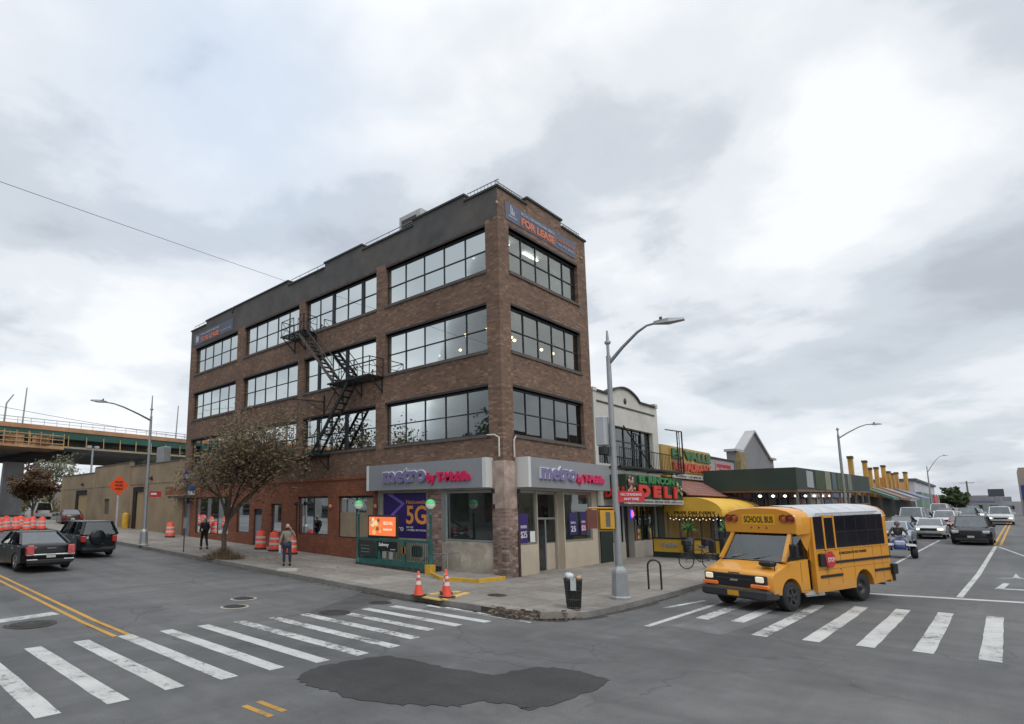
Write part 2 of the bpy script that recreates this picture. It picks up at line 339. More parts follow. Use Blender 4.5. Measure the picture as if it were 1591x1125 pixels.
def wallgrid(mb,plane,pos,out,th,a0,a1,b0,b1,holes=(),m=0):
    """a wall with real rectangular openings (outer face, inner face, reveals)"""
    A=sorted({a0,a1,*[clamp(h[0],a0,a1) for h in holes],*[clamp(h[1],a0,a1) for h in holes]})
    B=sorted({b0,b1,*[clamp(h[2],b0,b1) for h in holes],*[clamp(h[3],b0,b1) for h in holes]})
    def op(i,j):
        if i<0 or j<0 or i>=len(A)-1 or j>=len(B)-1: return True
        a=(A[i]+A[i+1])/2;b=(B[j]+B[j+1])/2
        return any(h[0]<a<h[1] and h[2]<b<h[3] for h in holes)
    inn=pos-out*th
    P=(lambda d,a,b:(d,a,b)) if plane=='x' else (lambda d,a,b:(a,d,b))
    for i in range(len(A)-1):
        for j in range(len(B)-1):
            if op(i,j): continue
            x0,x1,y0,y1=A[i],A[i+1],B[j],B[j+1]
            for d in (pos,inn): mb.add([P(d,x0,y0),P(d,x1,y0),P(d,x1,y1),P(d,x0,y1)],[(0,1,2,3)],m)
            for (ii,jj,e) in ((i-1,j,((x0,y0),(x0,y1))),(i+1,j,((x1,y0),(x1,y1))),(i,j-1,((x0,y0),(x1,y0))),(i,j+1,((x0,y1),(x1,y1)))):
                if op(ii,jj): mb.add([P(pos,*e[0]),P(pos,*e[1]),P(inn,*e[1]),P(inn,*e[0])],[(0,1,2,3)],m)
    return mb
def xloft(mb,prof,half,layers=(0,.5,.78,.92,1.0),tuck=.16,drop=.06,zt=.6,m=0,sm=True):
    """side outline prof [(x,z)] swept over the width, rounded in plan and along the shoulders"""
    xs=[p[0] for p in prof]; cx=(min(xs)+max(xs))/2; hl=(max(xs)-min(xs))/2; n=len(prof)
    ys=[-t for t in reversed(layers) if t>0]+list(layers); vs=[]
    for t in ys:
        e=(max(0,abs(t)-.45)/.55)**2.4
        for (x,z) in prof:
            k=((abs(x-cx)/hl)**4); xx=x-math.copysign(1,x-cx)*tuck*e*k; zz=z-(drop*e if z>zt else 0)
            vs.append((xx,t*half,zz))
    fs=[(i*n+k,(i+1)*n+k,(i+1)*n+(k+1)%n,i*n+(k+1)%n) for i in range(len(ys)-1) for k in range(n)]
    mb.add(vs,fs,m,sm)
    mb.add(vs[:n],[tuple(range(n))],m); mb.add(vs[-n:],[tuple(reversed(range(n)))],m); return mb
def arch(cx,r,zb,n=10,rev=False):
    """points of a wheel arch from rear to front"""
    a0=math.asin(clamp((zb-.34)/r,-1,1)) if False else 0
    pts=[(cx-r,zb)]+[(cx-r*math.cos(math.pi*k/n),zb+.06+(r)*math.sin(math.pi*k/n)) for k in range(0,n+1)]+[(cx+r,zb)]
    return pts
# ------------------------------------------------------------------ shared materials
BRICK=m_brick('brown_brick',(.168,.096,.062),(.215,.128,.085),(.180,.135,.105),.26,odd_=.75)
ORANGE=m_brick('painted_orange_brick',(.225,.080,.042),(.245,.088,.046),(.185,.066,.036),.30,odd_=.40)
GREYP=mat('dark_grey_paint',(.088,.084,.082),.8,0,.28,.9,.4,kind='world',dirt=((.15,.12,.095),.45))
STEEL=mat('galvanised_steel',(.34,.35,.355),.5,.55,.12,2)
DARKM=mat('black_iron',(.022,.021,.021),.6,.3,.4,6)
FRAME=mat('window_frame_black',(.022,.026,.030),.45,.2,.2,4)
STONE=mat('sill_stone',(.105,.09,.08),.85,0,.2,3,.3,kind='world')
SOFF=mat('lintel_soffit_shade',(.03,.03,.032),.8)  # lintel bands: soffit shade put into the near-black colour
COPE=mat('coping_green_black',(.045,.052,.048),.75,0,.3,2,kind='world')
WHITE=mat('white_enamel',(.72,.73,.73),.5,0,.05)
RUB=mat('tyre_rubber',(.022,.022,.023),.85,0,.2,8)
BLK=mat('black_plastic',(.02,.02,.021),.5,0,.2)
CHROME=mat('chrome',(.6,.6,.6),.18,1,.05,1,0)
RIM=mat('alloy_rim',(.32,.33,.34),.35,.8,.1,4)
TEAL=mat('teal_enamel',(.022,.115,.105),.45,0,.2,3,.2,dirt=((.03,.06,.055),.5))
YEL=mat('yellow_paint',(.62,.36,.03),.6,0,.2,3,.2,dirt=((.20,.15,.08),.5))
ORG=mat('safety_orange',(.80,.085,.04),.45,0,.12,3,dirt=((.35,.08,.04),.35))
REFL=mat('reflective_white',(.62,.60,.58),.5,0,.2,6,dirt=((.3,.25,.22),.4))
GL=m_glass('office_glass',.235,gcol=(.76,.80,.775))
GLD=m_glass('shop_glass',.12,(.55,.62,.60),.01)
GLK=m_glass('dark_glass',.14,(.10,.115,.12),.01)
CARG=m_glass('car_glass',.22,(.16,.19,.18),.0)
ASPH=m_asphalt(); CONC=m_concrete('pavement_concrete')
KERB=m_concrete('kerb_stone',(.22,.21,.195),0)
WHT=m_paint('white_road_paint',(.52,.52,.495),.38); WHTW=m_paint('worn_white_road_paint',(.52,.52,.50),.50); YLW=m_paint('yellow_road_paint',(.52,.27,.035),.30)
# ------------------------------------------------------------------ ground, pavements, markings
def ground():
    xs=[-300,-40,0,20,45,75,100,130,300,900]; ys=[-300,-40,0,15,16.15,20.2,35,50,65,150,900]; xs+= [17.62,18.62]; xs.sort(); mb=MB()
    for i in range(len(xs)-1):
        for j in range(len(ys)-1):
            x0,x1,y0,y1=xs[i],xs[i+1],ys[j],ys[j+1]
            if (x0,x1)==(17.62,18.62) and (y0,y1)==(16.15,20.2): continue
            mb.add([(x,y,gz(x,y)) for x,y in((x0,y0),(x1,y0),(x1,y1),(x0,y1))],[(0,1,2,3)])
    mb.build('road',ASPH,kind='structure')
    # pavement round the corner
    mb=MB(); H=.15
    arc=[(12.97,10.0),(12.88,9.5),(12.80,9.0),(12.85,8.65),(13.0,8.38),(13.25,8.1),(13.55,7.88),(13.9,7.70),(14.3,7.62),(14.8,7.57),(15.6,7.54),(16.6,7.54),(18,7.57)]
    inset=[0,.10,.34,.42,.36,.45,.38,.16]+[0]*5; arct=[(x+(14.6-x)/math.hypot(14.6-x,9.6-y)*d,y+(9.6-y)/math.hypot(14.6-x,9.6-y)*d) for (x,y),d in zip(arc,inset)]
    top=[(13.2,15)]+[(13.0+.04*math.sin(k*1.3)*(k%2),12.6-k*.5) for k in range(0,6)]+arct+[(20,7.6),(20,15)]
    mb.add([(x,y,H) for x,y in top],[tuple(range(len(top)))])
    for x0,x1 in ((20,45),(45,75),(75,130),(130,400)): mb.add([(x,y,gz(x,0)+H) for x,y in((x0,7.6),(x1,7.6),(x1,15),(x0,15))],[(0,1,2,3)])
    xs=[13.2,17.62,18.62,19.2]; ys=[15,16.15,20.2,35,50,65,140]
    for i in range(3):
        for j in range(6):
            if i==1 and j==1: continue
            x0,x1,y0,y1=xs[i],xs[i+1],ys[j],ys[j+1]
            mb.add([(x,y,gz(0,y)+H) for x,y in((x0,y0),(x1,y0),(x1,y1),(x0,y1))],[(0,1,2,3)])
    mb.build('pavement',CONC,kind='structure')
    # kerb stones
    mb=MB(); path=[(13.2,140)]+[(13.2,y) for y in (65,50,35,24,20.3,17,15)]+top[1:7]+arc+[(20,7.6),(45,7.6),(75,7.6),(130,7.6),(400,7.6)]
    pts=[Vector((x,y,0)) for x,y in path]; L=[];O=[]
    for i,p in enumerate(pts):
        d=(pts[min(i+1,len(pts)-1)]-pts[max(i-1,0)]).normalized(); n=Vector((d.y,-d.x,0))  # towards the road side
        L.append(p-n*.16); O.append(p+n*.012)
    n=Vector((0,0,0))
    for i in range(len(pts)-1):
        a,b,c,d=O[i],O[i+1],L[i+1],L[i]
        if i in range(14,21): continue                     # broken stretch at the corner
        za=[gz(q.x,q.y) for q in(a,b,c,d)]
        mb.add([(a.x,a.y,za[0]+.154),(b.x,b.y,za[1]+.154),(c.x,c.y,za[2]+.154),(d.x,d.y,za[3]+.154),(a.x,a.y,za[0]-.1),(b.x,b.y,za[1]-.1)],[(0,1,2,3),(0,4,5,1)])
    mb.build('kerb',KERB,kind='structure')
    mb=MB()                                                  # earth face under the broken kerb
    for i in range(14,22):
        a,b=arc[i-14],arc[i-13]; c,d=arct[i-13],arct[i-14]; mb.add([(a[0],a[1],.006),(b[0],b[1],.006),(c[0],c[1],.148),(d[0],d[1],.148)],[(0,1,2,3)])
    mb.build('kerb_earth',mat('bare_earth',(.07,.052,.038),.95,0,.4,9,.6,kind='world'),kind='structure')
    # gutter dirt along the kerb
    g=MB()
    for i in range(7,len(pts)-5):
        if pts[i].y<7.5 and pts[i].x>19: continue
        a,b=pts[i],pts[i+1]; d=(b-a).normalized(); nn=Vector((d.y,-d.x,0)); w=.16+.07*math.sin(i*2.1)
        g.sheet([(p.x,p.y) for p in (a+nn*.01,b+nn*.01,b+nn*(w+.03),a+nn*w)],off=.005)
    g.build('gutter_dirt',mat('gutter_dirt',(.045,.040,.036),.95,0,.4,7,.5,kind='world'),kind='structure')
    def strip(mb,p,q,w,n=1,off=.004):
        p=Vector((*p,0));q=Vector((*q,0));d=(q-p).normalized();u=Vector((d.y,-d.x,0))*w/2
        for k in range(n):
            a=p+(q-p)*k/n;b=p+(q-p)*(k+1)/n
            mb.sheet([(a-u)[:2],(a+u)[:2],(b+u)[:2],(b-u)[:2]],off=off)
    def ragged(mb,p,q,w,seed):
        rr=random.Random(seed); p=Vector((*p,0));q=Vector((*q,0));d=(q-p).normalized();u=Vector((d.y,-d.x,0))*w/2; n=14
        l=[p-u+(q-p)*k/n+u*rr.uniform(-.03,.06) for k in range(n+1)]; r=[p+u+(q-p)*k/n+u*rr.uniform(-.06,.03) for k in range(n+1)]
        for k in range(n): mb.sheet([l[k][:2],r[k][:2],r[k+1][:2],l[k+1][:2]])
    fresh=MB();worn=MB()
    far=[13.5,13.55,13.5,13.5,13.45,13.36,13.33,13.2,13.07,12.95,12.85,12.5,12.3,11.7]
    nea=[9.1,9.0,8.95,9.03,8.96,8.9,8.75,8.65,8.68,8.95,9.3,9.2,9.0,8.5]
    for k in range(14):
        x=1.52+.875*k-.01*k
        ragged(fresh if k<7 or k in(11,12) else worn,(x+.02,nea[k]),(x-.02,far[k]),.31,k)
    strip(fresh,(12.62,11.2),(12.62,8.25),.11)
    for k,(y,xa,xb,wn) in enumerate([(-1.35,15.6,21.8,0),(-.42,15.55,21.8,0),(.49,15.58,21.9,0),(1.4,15.55,21.72,0),(2.25,15.35,21.6,0),(3.12,15.15,21.35,0)]): ragged(fresh,(xa,y),(xb,y),.31,40+k)
    for k,(y,xa,xb) in enumerate([(4.02,14.95,20.9),(4.85,16.4,20.5),(5.6,16.2,20.6)]): ragged(worn,(xa,y),(xb,y),.30,60+k)
    strip(fresh,(14.2,6.13),(19.6,6.13),.14); strip(worn,(17.2,6.9),(19.5,6.6),.13)
    fresh.build('crosswalk_paint',WHT,kind='structure'); worn.build('worn_crosswalk_paint',WHTW,kind='structure')
    ln=MB(); strip(ln,(-3.0,15.6),(4.55,17.1),.42,4); strip(ln,(23.6,6.6),(25.55,-1.2),.30,6)
    strip(ln,(25.3,1.28),(33,1.05),.15,3); strip(ln,(33,1.05),(52.5,.72),.15,8)
    strip(ln,(30,3.95),(57.5,3.55),.12,10); strip(ln,(52,.6),(40,-1.0),.12,6)
    for k in range(5): strip(ln,(62+k*9,3.4),(65+k*9,3.38),.12,1)
    strip(ln,(26,6.05),(44,5.95),.10,6)
    # turn arrow
    ln.sheet([(28.35,.55),(28.6,.55),(28.75,-.05),(28.75,-.9),(28.45,-.9),(28.45,-.1)]); ln.sheet([(28.35,.55),(28.35,.36),(30.4,.20),(30.4,.36)])
    ln.sheet([(32.0,.60),(32.6,.12),(34.4,.02),(33.0,-.06),(32.2,-.42),(32.4,.05)])
    ln.build('lane_line',WHT,kind='structure')
    yl=MB()
    for a,b in ((4.76,4.60),(5.04,4.88)): strip(yl,(a,13.45),(b,26),.115,6); strip(yl,(b,26),(b-.3,65),.115,8)
    strip(yl,(4.48,7.6),(4.52,6.97),.10); strip(yl,(4.72,7.62),(4.76,7.02),.10)
    for dy in (0,.28): strip(yl,(53.5,.52+dy),(91,-.02+dy),.13,12); strip(yl,(91,-.02+dy),(128,-.6+dy),.13,10)
    yl.build('yellow_centre_line',YLW,kind='structure')
    # fresh dark patch and utility cuts
    P=[(5.76,8.18),(6.24,8.51),(6.91,8.47),(7.8,8.33),(7.97,7.59),(8.03,6.89),(8.24,6.1),(8.74,6.06),(9.32,5.79),(9.5,5.29),(9.38,4.72),(8.6,4.59),(7.65,4.67),(7.21,4.8),(7.19,5.11),(7.01,5.47),(6.58,5.53),(6.32,5.89),(5.96,6.3),(5.73,6.79),(5.77,7.29),(5.66,7.7)]
    rr=random.Random(4); Q=[]
    for i,(x,y) in enumerate(P):
        a=P[(i+1)%len(P)]
        for k in range(5): t=k/5; Q.append((x+(a[0]-x)*t+rr.uniform(-.05,.05),y+(a[1]-y)*t+rr.uniform(-.05,.05)))
    mb=MB(); mb.sheet(Q,off=.009); n=len(Q); mb.add([(x,y,.009) for x,y in Q]+[(x,y,0) for x,y in Q],[(i,(i+1)%n,(i+1)%n+n,i+n) for i in range(n)])
    mb.build('asphalt_patch',m_asphalt('fresh_asphalt',.050,True),kind='structure')
    mb=MB()
    mb.sheet([(14.6,5.75),(18.4,5.6),(18.2,4.35),(14.4,4.6)],off=.003)
    mb.sheet([(11.2,12.6),(12.85,13.2),(12.9,11.5),(11.6,11.3)],off=.003)
    mb.build('utility_cut',m_asphalt('grey_utility_cut',.15,True),kind='structure')
    mb=MB(); mb.sheet([(9.2,12.9),(12.8,14.8),(12.9,13.3),(9.6,12.2)],off=.002); mb.sheet([(6,-3),(14,-2.6),(14,-2.2),(6,-2.5)],off=.002)
    mb.build('old_asphalt_repair',m_asphalt('old_asphalt',.085,True),kind='structure')
    # manhole covers, each with its ring of concrete
    iron=mat('cast_iron',(.05,.046,.042),.75,.3,.3,20,.6); ringm=mat('manhole_ring_paint',(.34,.32,.27),.85,0,.2,6)
    for i,(x,y,r,ring,lab) in enumerate([(9.4,16.2,.30,1,'round cover in a pale ring, farther of the two ringed ones'),(8.55,15.2,.30,1,'round cover in a pale ring, nearer of the two ringed ones, on the left street'),(10.0,12.55,.42,0,'large dark round cover between the worn crosswalk bars'),(3.75,16.05,.45,2,'big round cover beside the thick stop line at left'),(12.0,12.95,.33,0,'rusty round cover near the cones by the kerb'),(14.9,10.9,.28,0,'small round cover set in the pavement behind the litter bin')]):
        z=gz(x,y)+(.15 if i==5 else 0); t=thing('manhole_cover',lab,'manhole cover',(x,y,z))
        m=MB(); m.lathe([(0,.012),(r*.9,.012),(r*.9,.008),(r*.95,.008),(r,.012),(r+.02,.0)],(x,y,z),28)
        for a in range(8):
            for q in (.3,.6): m.box(x+q*r*math.cos(a*.785)-.02,x+q*r*math.cos(a*.785)+.02,y+q*r*math.sin(a*.785)-.02,y+q*r*math.sin(a*.785)+.02,z+.012,z+.017)
        m.build('cover',iron,t)
        if ring: m=MB(); m.lathe([(r+.02,.006),(r+.09,.007),(r+.10,.0)],(x,y,z),28); m.build('ring',ringm if ring==1 else iron,t)
ground()
# ------------------------------------------------------------------ main corner building
FL=[(12.53,14.45),(9.13,11.05),(5.68,7.63)]
BAYS=[(13.96,20.0),(20.68,26.73),(27.34,33.5),(34.43,40.64)]
X0,Y0,XR,YL=18.8,13.31,26.15,41.45
def main_building():
    B=thing('corner_building','four storey brown brick corner building with fire escape and orange painted ground floor','building',(22.4,27.4,.2))
    w=MB()
    holes=[(a,b,lo,hi) for a,b in BAYS for lo,hi in FL]+[(13.31,YL,-1,4.24)]
    wallgrid(w,'x',X0,-1,.35,Y0,YL,4.24,15.98,holes)
    rh=[(19.57,25.3,lo,hi) for lo,hi in FL]+[(19.15,26.15,-1,4.24)]
    wallgrid(w,'y',Y0,-1,.35,X0+.35,XR,4.24,15.98,rh)
    w.box(XR-.3,XR,Y0+.35,YL,0,15.98); w.box(X0+.35,XR-.3,YL-.3,YL,0,15.98)
    # raised parapet pieces
    for a,b in ((15.04,18.12),(21.8,24.96),(28.56,35.1),(35.3,39.12)): w.box(X0,X0+.35,a,b,15.98,16.26)
    w.box(21.02,23.91,Y0,Y0+.35,15.98,16.30)
    w.build('wall',BRICK,B)
    # charcoal paint over the top band of the long side
    m=MB(); m.box(X0-.006,X0,Y0+.0,YL,14.72,15.98)
    for a,b in ((15.04,18.12),(21.8,24.96),(28.56,35.1),(35.3,39.12)): m.box(X0-.006,X0,a,b,15.98,16.26)
    for i,(a,b) in enumerate(BAYS): m.box(X0-.006,X0,a,b,14.60,14.72)
    m.build('painted_band',GREYP,B)
    m=MB(); c=.09
    def cop(a,b,z): m.box(X0-.07,X0+.42,a,b,z,z+c)
    segs=[(Y0-.07,15.04,0),(15.04,18.12,1),(18.12,21.8,0),(21.8,24.96,1),(24.96,28.56,0),(28.56,35.1,1),(35.1,35.3,0),(35.3,39.12,1),(39.12,YL+.05,0)]
    for a,b,h in segs: cop(a-(.05 if h else -.001),b+(.05 if h else -.001),16.26 if h else 15.98)
    m.box(X0+.42,21.0,Y0-.07,Y0+.42,15.98,16.07); m.box(20.97,23.96,Y0-.07,Y0+.42,16.30,16.39); m.box(23.93,XR+.06,Y0-.07,Y0+.42,15.98,16.07)
    m.build('parapet_coping',COPE,B)
    m=MB(); m.box(X0+.35,XR-.3,Y0+.35,YL-.3,15.05,15.2); m.build('roof',mat('roof_felt',(.06,.06,.06),.9),B)
    # floors and ceilings
    inner=mat('office_plaster',(.50,.52,.50),.9,0,.05); m=MB()
    for z in (15.02,11.6,8.2,4.35): m.box(X0+.36,XR-.31,Y0+.36,YL-.31,z-.22,z-.02)
    for y in (20.35,27.04,33.97): m.box(X0+.5,XR-.31,y-.08,y+.08,8.18,11.38); m.box(X0+.5,XR-.31,y-.08,y+.08,4.33,7.98)
    m.box(XR-.45,XR-.31,Y0+.36,YL-.31,4.35,15.0); m.build('interior',inner,B)
    wood=mat('timber_beam',(.38,.22,.10),.6,0,.2,2); m=MB()
    for y in (15.5,17.2,18.9): m.box(X0+.7,XR-.5,y-.1,y+.1,10.9,11.36)
    m.box(20.6,20.8,14,27,10.85,11.3); m.each('ceiling_beam',wood,B)
    L=m_emit('office_tube_light',(1,.97,.90),5.5); L2=m_emit('office_warm_light',(1,.72,.40),6.5)
    m=MB(); rr=random.Random(3)
    for y in (14.6,16.6,18.3,21.6,24.2,28.9,31.5,36,38.9):
        for x in (20.2,22.6): m.box(x,x+1.25,y-.05,y+.05,14.68,14.72)
        if y>20: m.box(20.5,21.7,y+.5,y+.6,11.28,11.32); m.box(22.3,23.4,y+.4,y+.5,11.28,11.32)
    m.each('ceiling_tube_light',L,B)
    m=MB()
    for y in (14.9,16.1,17.9,19.3,22.5,25.4):
        for x in (20.1,21.9): m.lathe([(0,-.07),(.07,-.03),(.08,.03),(0,.08)],(x,y,10.5),8)
    for x in (20.6,21.4,23.6,24.6): m.lathe([(0,-.07),(.07,-.03),(.08,.03),(0,.08)],(x,14.4,10.15),8)
    m.each('pendant_light',L2,B)
    m=MB(); m.box(19.7,19.74,18.3,19.7,12.55,14.4); m.box(19.7,19.74,35.0,36.6,12.55,14.4); m.box(24.2,25.1,14.1,14.14,12.6,14.3)
    m.each('window_blind',mat('pale_blind',(.55,.60,.50),.9),B)
    # windows : frame > pane, sill, lintel
    def window(plane,a0,a1,z0,z1,thick=(),dark=False,cols=5,rows=2,glass=None,name='window',sill=True,d=.16,fr=.036,fm=None):
        P=(lambda dd,a,b,z0,z1:(X0+dd,X0+dd+.07,a,b,z0,z1)) if plane=='x' else (lambda dd,a,b,z0,z1:(a,b,Y0+dd,Y0+dd+.07,z0,z1))
        m=MB(); o=.015
        for (a,b,u,v) in ((a0,a1,z0,z0+fr+.02),(a0,a1,z1-fr-.06,z1),(a0,a0+fr,z0+fr+.02,z1-fr-.06),(a1-fr,a1,z0+fr+.02,z1-fr-.06)): m.box(*P(d,a,b,u,v))
        for k in range(1,cols):
            a=a0+(a1-a0)*k/cols; t=.085 if k in thick else .021; m.box(*P(d+.004+(-.03 if k in thick else 0),a-t,a+t,z0+fr+.02,z1-fr-.06))
        for k in range(1,rows): z=z0+(z1-z0)*k/rows-.02; m.box(*P(d+.002,a0+fr,a1-fr,z-.022,z+.022))
        f=m.build(name,fm or FRAME,B)
        m=MB(); q=P(d+.04,a0+fr,a1-fr,z0+fr,z1-fr); rr=random.Random(int(a0*31+z0*7)); A_=[a0+fr+(a1-a0-2*fr)*k/cols for k in range(cols+1)]; B_=[z0+fr+(z1-z0-2*fr)*k/rows for k in range(rows+1)]
        for i in range(cols):
            for j in range(rows):
                tl=[rr.uniform(-.006,.006) for _ in range(4)]; dd=(X0 if plane=='x' else Y0)+d+.04
                C4=[(A_[i],B_[j]),(A_[i+1],B_[j]),(A_[i+1],B_[j+1]),(A_[i],B_[j+1])]; sx=rr.uniform(-.007,.007); sz=rr.uniform(-.009,.009); ac=(A_[i]+A_[i+1])/2; bc=(B_[j]+B_[j+1])/2
                pp=[(dd+(a-ac)*sx+(b-bc)*sz,a,b) for a,b in C4]; m.add(pp if plane=='x' else [(a,dq,b) for dq,a,b in pp],[(0,1,2,3)])
        m.build('pane',glass or GL,f)
        if sill:
            m=MB()
            if plane=='x': m.box(X0-.06,X0+.16,a0-.05,a1+.05,z0-.13,z0)
            else: m.box(a0-.05,a1+.05,Y0-.06,Y0+.16,z0-.13,z0)
            m.build('sill',STONE,f)
            m=MB()
            if plane=='x': m.box(X0-.008,X0+.15,a0,a1,z1,z1+.10)
            else: m.box(a0,a1,Y0-.008,Y0+.15,z1,z1+.10)
            m.build('lintel',SOFF,f)
    for bi,(a,b) in enumerate(BAYS):
        for fi,(lo,hi) in enumerate(FL): window('x',a,b,lo,hi,(1,3) if (bi==1 and fi==0) else ((2,4) if bi==1 else ()))
    for fi,(lo,hi) in enumerate(FL): window('y',19.57,25.3,lo,hi,glass=GLK if fi==2 else GL)
    # ground floor, orange part
    OH=[(20.81,23.49,1.30,3.36),(24.3,27.0,1.37,3.38),(28.57,29.71,1.36,3.02),(30.67,31.62,-1,2.72),(32.1,33.74,1.27,3.02),(34.7,39.5,1.05,3.5),(40.25,41.15,-1,3.43)]
    w=MB(); wallgrid(w,'x',X0,-1,.35,20.45,YL,-.3,4.24,OH); w.box(X0-.04,X0,20.76,YL,4.18,4.30)
    w.build('painted_ground_floor',ORANGE,B)
    for k,(a,b,lo,hi) in enumerate(OH):
        if lo<0: continue
        window('x',a,b,lo,hi,cols=1 if b-a<2 else 2 if b-a<4 else 3,rows=1,glass=GLK,name='shop_window',sill=False,d=.1)
    m=MB(); m.box(X0+.11,X0+.14,20.9,23.4,1.32,2.55); m.box(X0+.11,X0+.14,20.9,21.4,2.55,3.3); m.build('boarding',mat('plywood',(.30,.24,.16),.8,0,.2,1.5),B)
    # cars and street mirrored in the dark panes come from real reflections
    gd=mat('pale_steel_door',(.20,.23,.27),.5,.1,.06,2)
    for a,b,z,h in ((30.67,31.62,.38,2.72),(40.25,41.15,.66,3.43)):
        m=MB(); m.box(X0+.12,X0+.17,a+.06,b-.06,gz(0,a)+.15,h-.35); dr=m.build('door',gd,B)
        m=MB(); m.box(X0+.05,X0+.12,a+.12,a+.18,z+1.1,z+1.35); m.build('handle',CHROME,dr)
        m=MB(); m.box(X0+.10,X0+.2,a,a+.06,z-.4,h); m.box(X0+.10,X0+.2,b-.06,b,z-.4,h); m.box(X0+.10,X0+.2,a+.06,b-.06,h-.35,h); m.build('door_frame',FRAME,dr)
    m=MB(); m.box(X0-.75,X0-.01,39.6,42.4,3.46,3.62); m.build('door_canopy',mat('brown_canopy',(.06,.045,.035),.8),B)
    for y in (20.55,24.0,34.1):                                 # bulkhead wall lamps
        m=MB(); m.lathe([(.03,0),(.08,.04),(.08,.16),(.03,.2)],(X0-.09,y,2.75),10); m.box(X0-.05,X0,y-.04,y+.04,2.8,2.9); m.build('wall_lamp',mat('lamp_orange_glass',(.55,.22,.12),.4),B)
    m=MB(); m.tube([(X0-.04,27.04,1.2),(X0-.04,27.04,2.9),(X0-.12,27.0,3.0)],.03,6); m.lathe([(0,0),(.1,.02),(.1,.2),(0,.22)],(X0-.18,26.9,2.9),10); m.build('security_camera',BLK,B)
    # phone shop, street side : poster window, pier, clear window, scratched stone below
    dirty=mat('grimy_beige_stone',(.44,.39,.31),.8,0,.3,1.8,.3,kind='world',dirt=((.12,.10,.085),.6))
    tan=mat('beige_stone_panel',(.50,.43,.335),.65,0,.10,1.2,.1,kind='world',dirt=((.25,.20,.15),.25))
    cor=mat('corrugated_beige',(.36,.32,.25),.7,0,.15,3,kind='world')
    m=MB(); wallgrid(m,'x',X0,-1,.3,13.8,17.33,-.3,4.24,[(13.85,16.5,1.42,3.5)]); m.build('stone_apron',dirty,B)
    m=MB(); m.box(X0-.012,X0,16.5,17.3,-.2,3.5); m.build('brick_pier',m_brick('pink_dirty_brick',(.30,.17,.14),(.36,.24,.20),(.30,.27,.25),.35),B)
    m=MB(); wallgrid(m,'x',X0,-1,.3,17.33,20.45,-.3,4.24,[(17.33,20.12,1.44,3.44)])
    for k in range(26): y=17.42+k*.115; m.box(X0-.025,X0,y,y+.055,0,1.40)
    m.build('corrugated_apron',cor,B)
    pur=mat('poster_purple',(.035,.018,.135),.45,0,.1,.7,0); m=MB(); m.box(X0+.03,X0+.06,17.36,20.1,1.46,3.42); po=m.build('window_poster',pur,B)
    orr=mat('poster_orange',(.86,.34,.07),.5,0,.05); lil=mat('poster_lilac',(.22,.13,.55),.5,0,.1)
    U=(0,-1,0);V=(0,0,1); xq=X0+.028
    m=MB(); m.text('5G',(xq,18.62,2.06),U,V,1.22,.82,.012,0,.02); m.text('Nationwide',(xq,18.62,2.95),U,V,1.22,.17,.012,0,0); m.build('poster_lettering',orr,po)
    m=MB(); m.text('ON THE',(xq,18.62,1.88),U,V,.42,.085,.012); m.text('T-MOBILE NETWORK',(xq,18.62,1.76),U,V,1.22,.08,.012); m.text('metro',(xq,19.75,1.74),U,V,.95,.22,.012,0,.01); m.build('poster_small_print',WHITE,po)
    m=MB(); m.prism([(xq,19.90,3.40),(xq,18.93,2.95),(xq,19.86,2.30),(xq,19.62,2.30),(xq,18.70,2.97),(xq,19.55,3.40)],(-.008,0,0)); m.build('poster_arrow',lil,po)
    al=mat('brushed_aluminium',(.42,.43,.42),.4,.7,.05); m=MB()
    for a,b in ((17.3,17.36),(20.1,20.16),(20.32,20.45)): m.box(X0-.02,X0+.1,a,b,1.4,3.46)
    m.build('poster_frame',al,po)
    window('x',13.87,16.48,1.44,3.48,cols=1,rows=1,glass=GLD,fm=al,name='shop_window',sill=False,d=.08,fr=.045)
    m=MB(); m.box(X0-.02,X0+.08,16.25,16.5,1.42,3.5); m.build('window_jamb',al,B)
    # corner column : pale render above, peeling brick below
    m=MB(); m.box(X0-.09,19.55,Y0-.09,13.82,0.0,2.75); m.build('corner_column_base',m_brick('peeling_brick',(.20,.11,.085),(.31,.24,.20),(.27,.23,.20),.55),B)
    m=MB(); m.box(X0-.07,19.53,Y0-.07,13.80,2.75,4.6); m.build('corner_column_render',mat('cream_render',(.40,.31,.26),.85,0,.35,2.6,.3,kind='world',dirt=((.17,.10,.075),.75)),B)
    m=MB(); m.box(19.50,19.62,Y0-.13,Y0-.0,0,1.9); m.build('steel_corner_guard',mat('rusty_guard',(.06,.035,.028),.7,.2,.3,4),B)
    m=MB()
    for dx,dy in ((X0-.12,13.75),(19.6,Y0-.12)):
        for z in (3.35,2.75): m.box(dx-.05,dx+.05,dy-.05,dy+.05,z,z+.16)
    m.each('bell_box',BLK,B)
    # phone shop, front
    m=MB(); wallgrid(m,'y',Y0,-1,.3,19.55,XR,-.2,4.24,[(19.65,21.05,1.33,3.5),(21.1,23.15,-1,3.5),(23.22,25.68,1.33,3.5)]); m.build('stone_panel',tan,B)
    m=MB(); m.box(23.10,23.2,Y0+.3,Y0+.95,0,3.4); m.box(20.98,21.08,Y0+.3,Y0+.95,0,3.4); m.box(22.25,23.1,Y0+.42,Y0+.49,0,1.33); m.build('entrance_reveal',tan,B)
    window('y',19.67,21.03,1.35,3.48,cols=1,rows=1,glass=GLD,fm=al,name='shop_window',sill=False,d=.06,fr=.04)
    window('y',23.24,25.66,1.35,3.48,cols=1,rows=1,glass=GLD,fm=al,name='shop_window',sill=False,d=.06,fr=.04)
    m=MB()
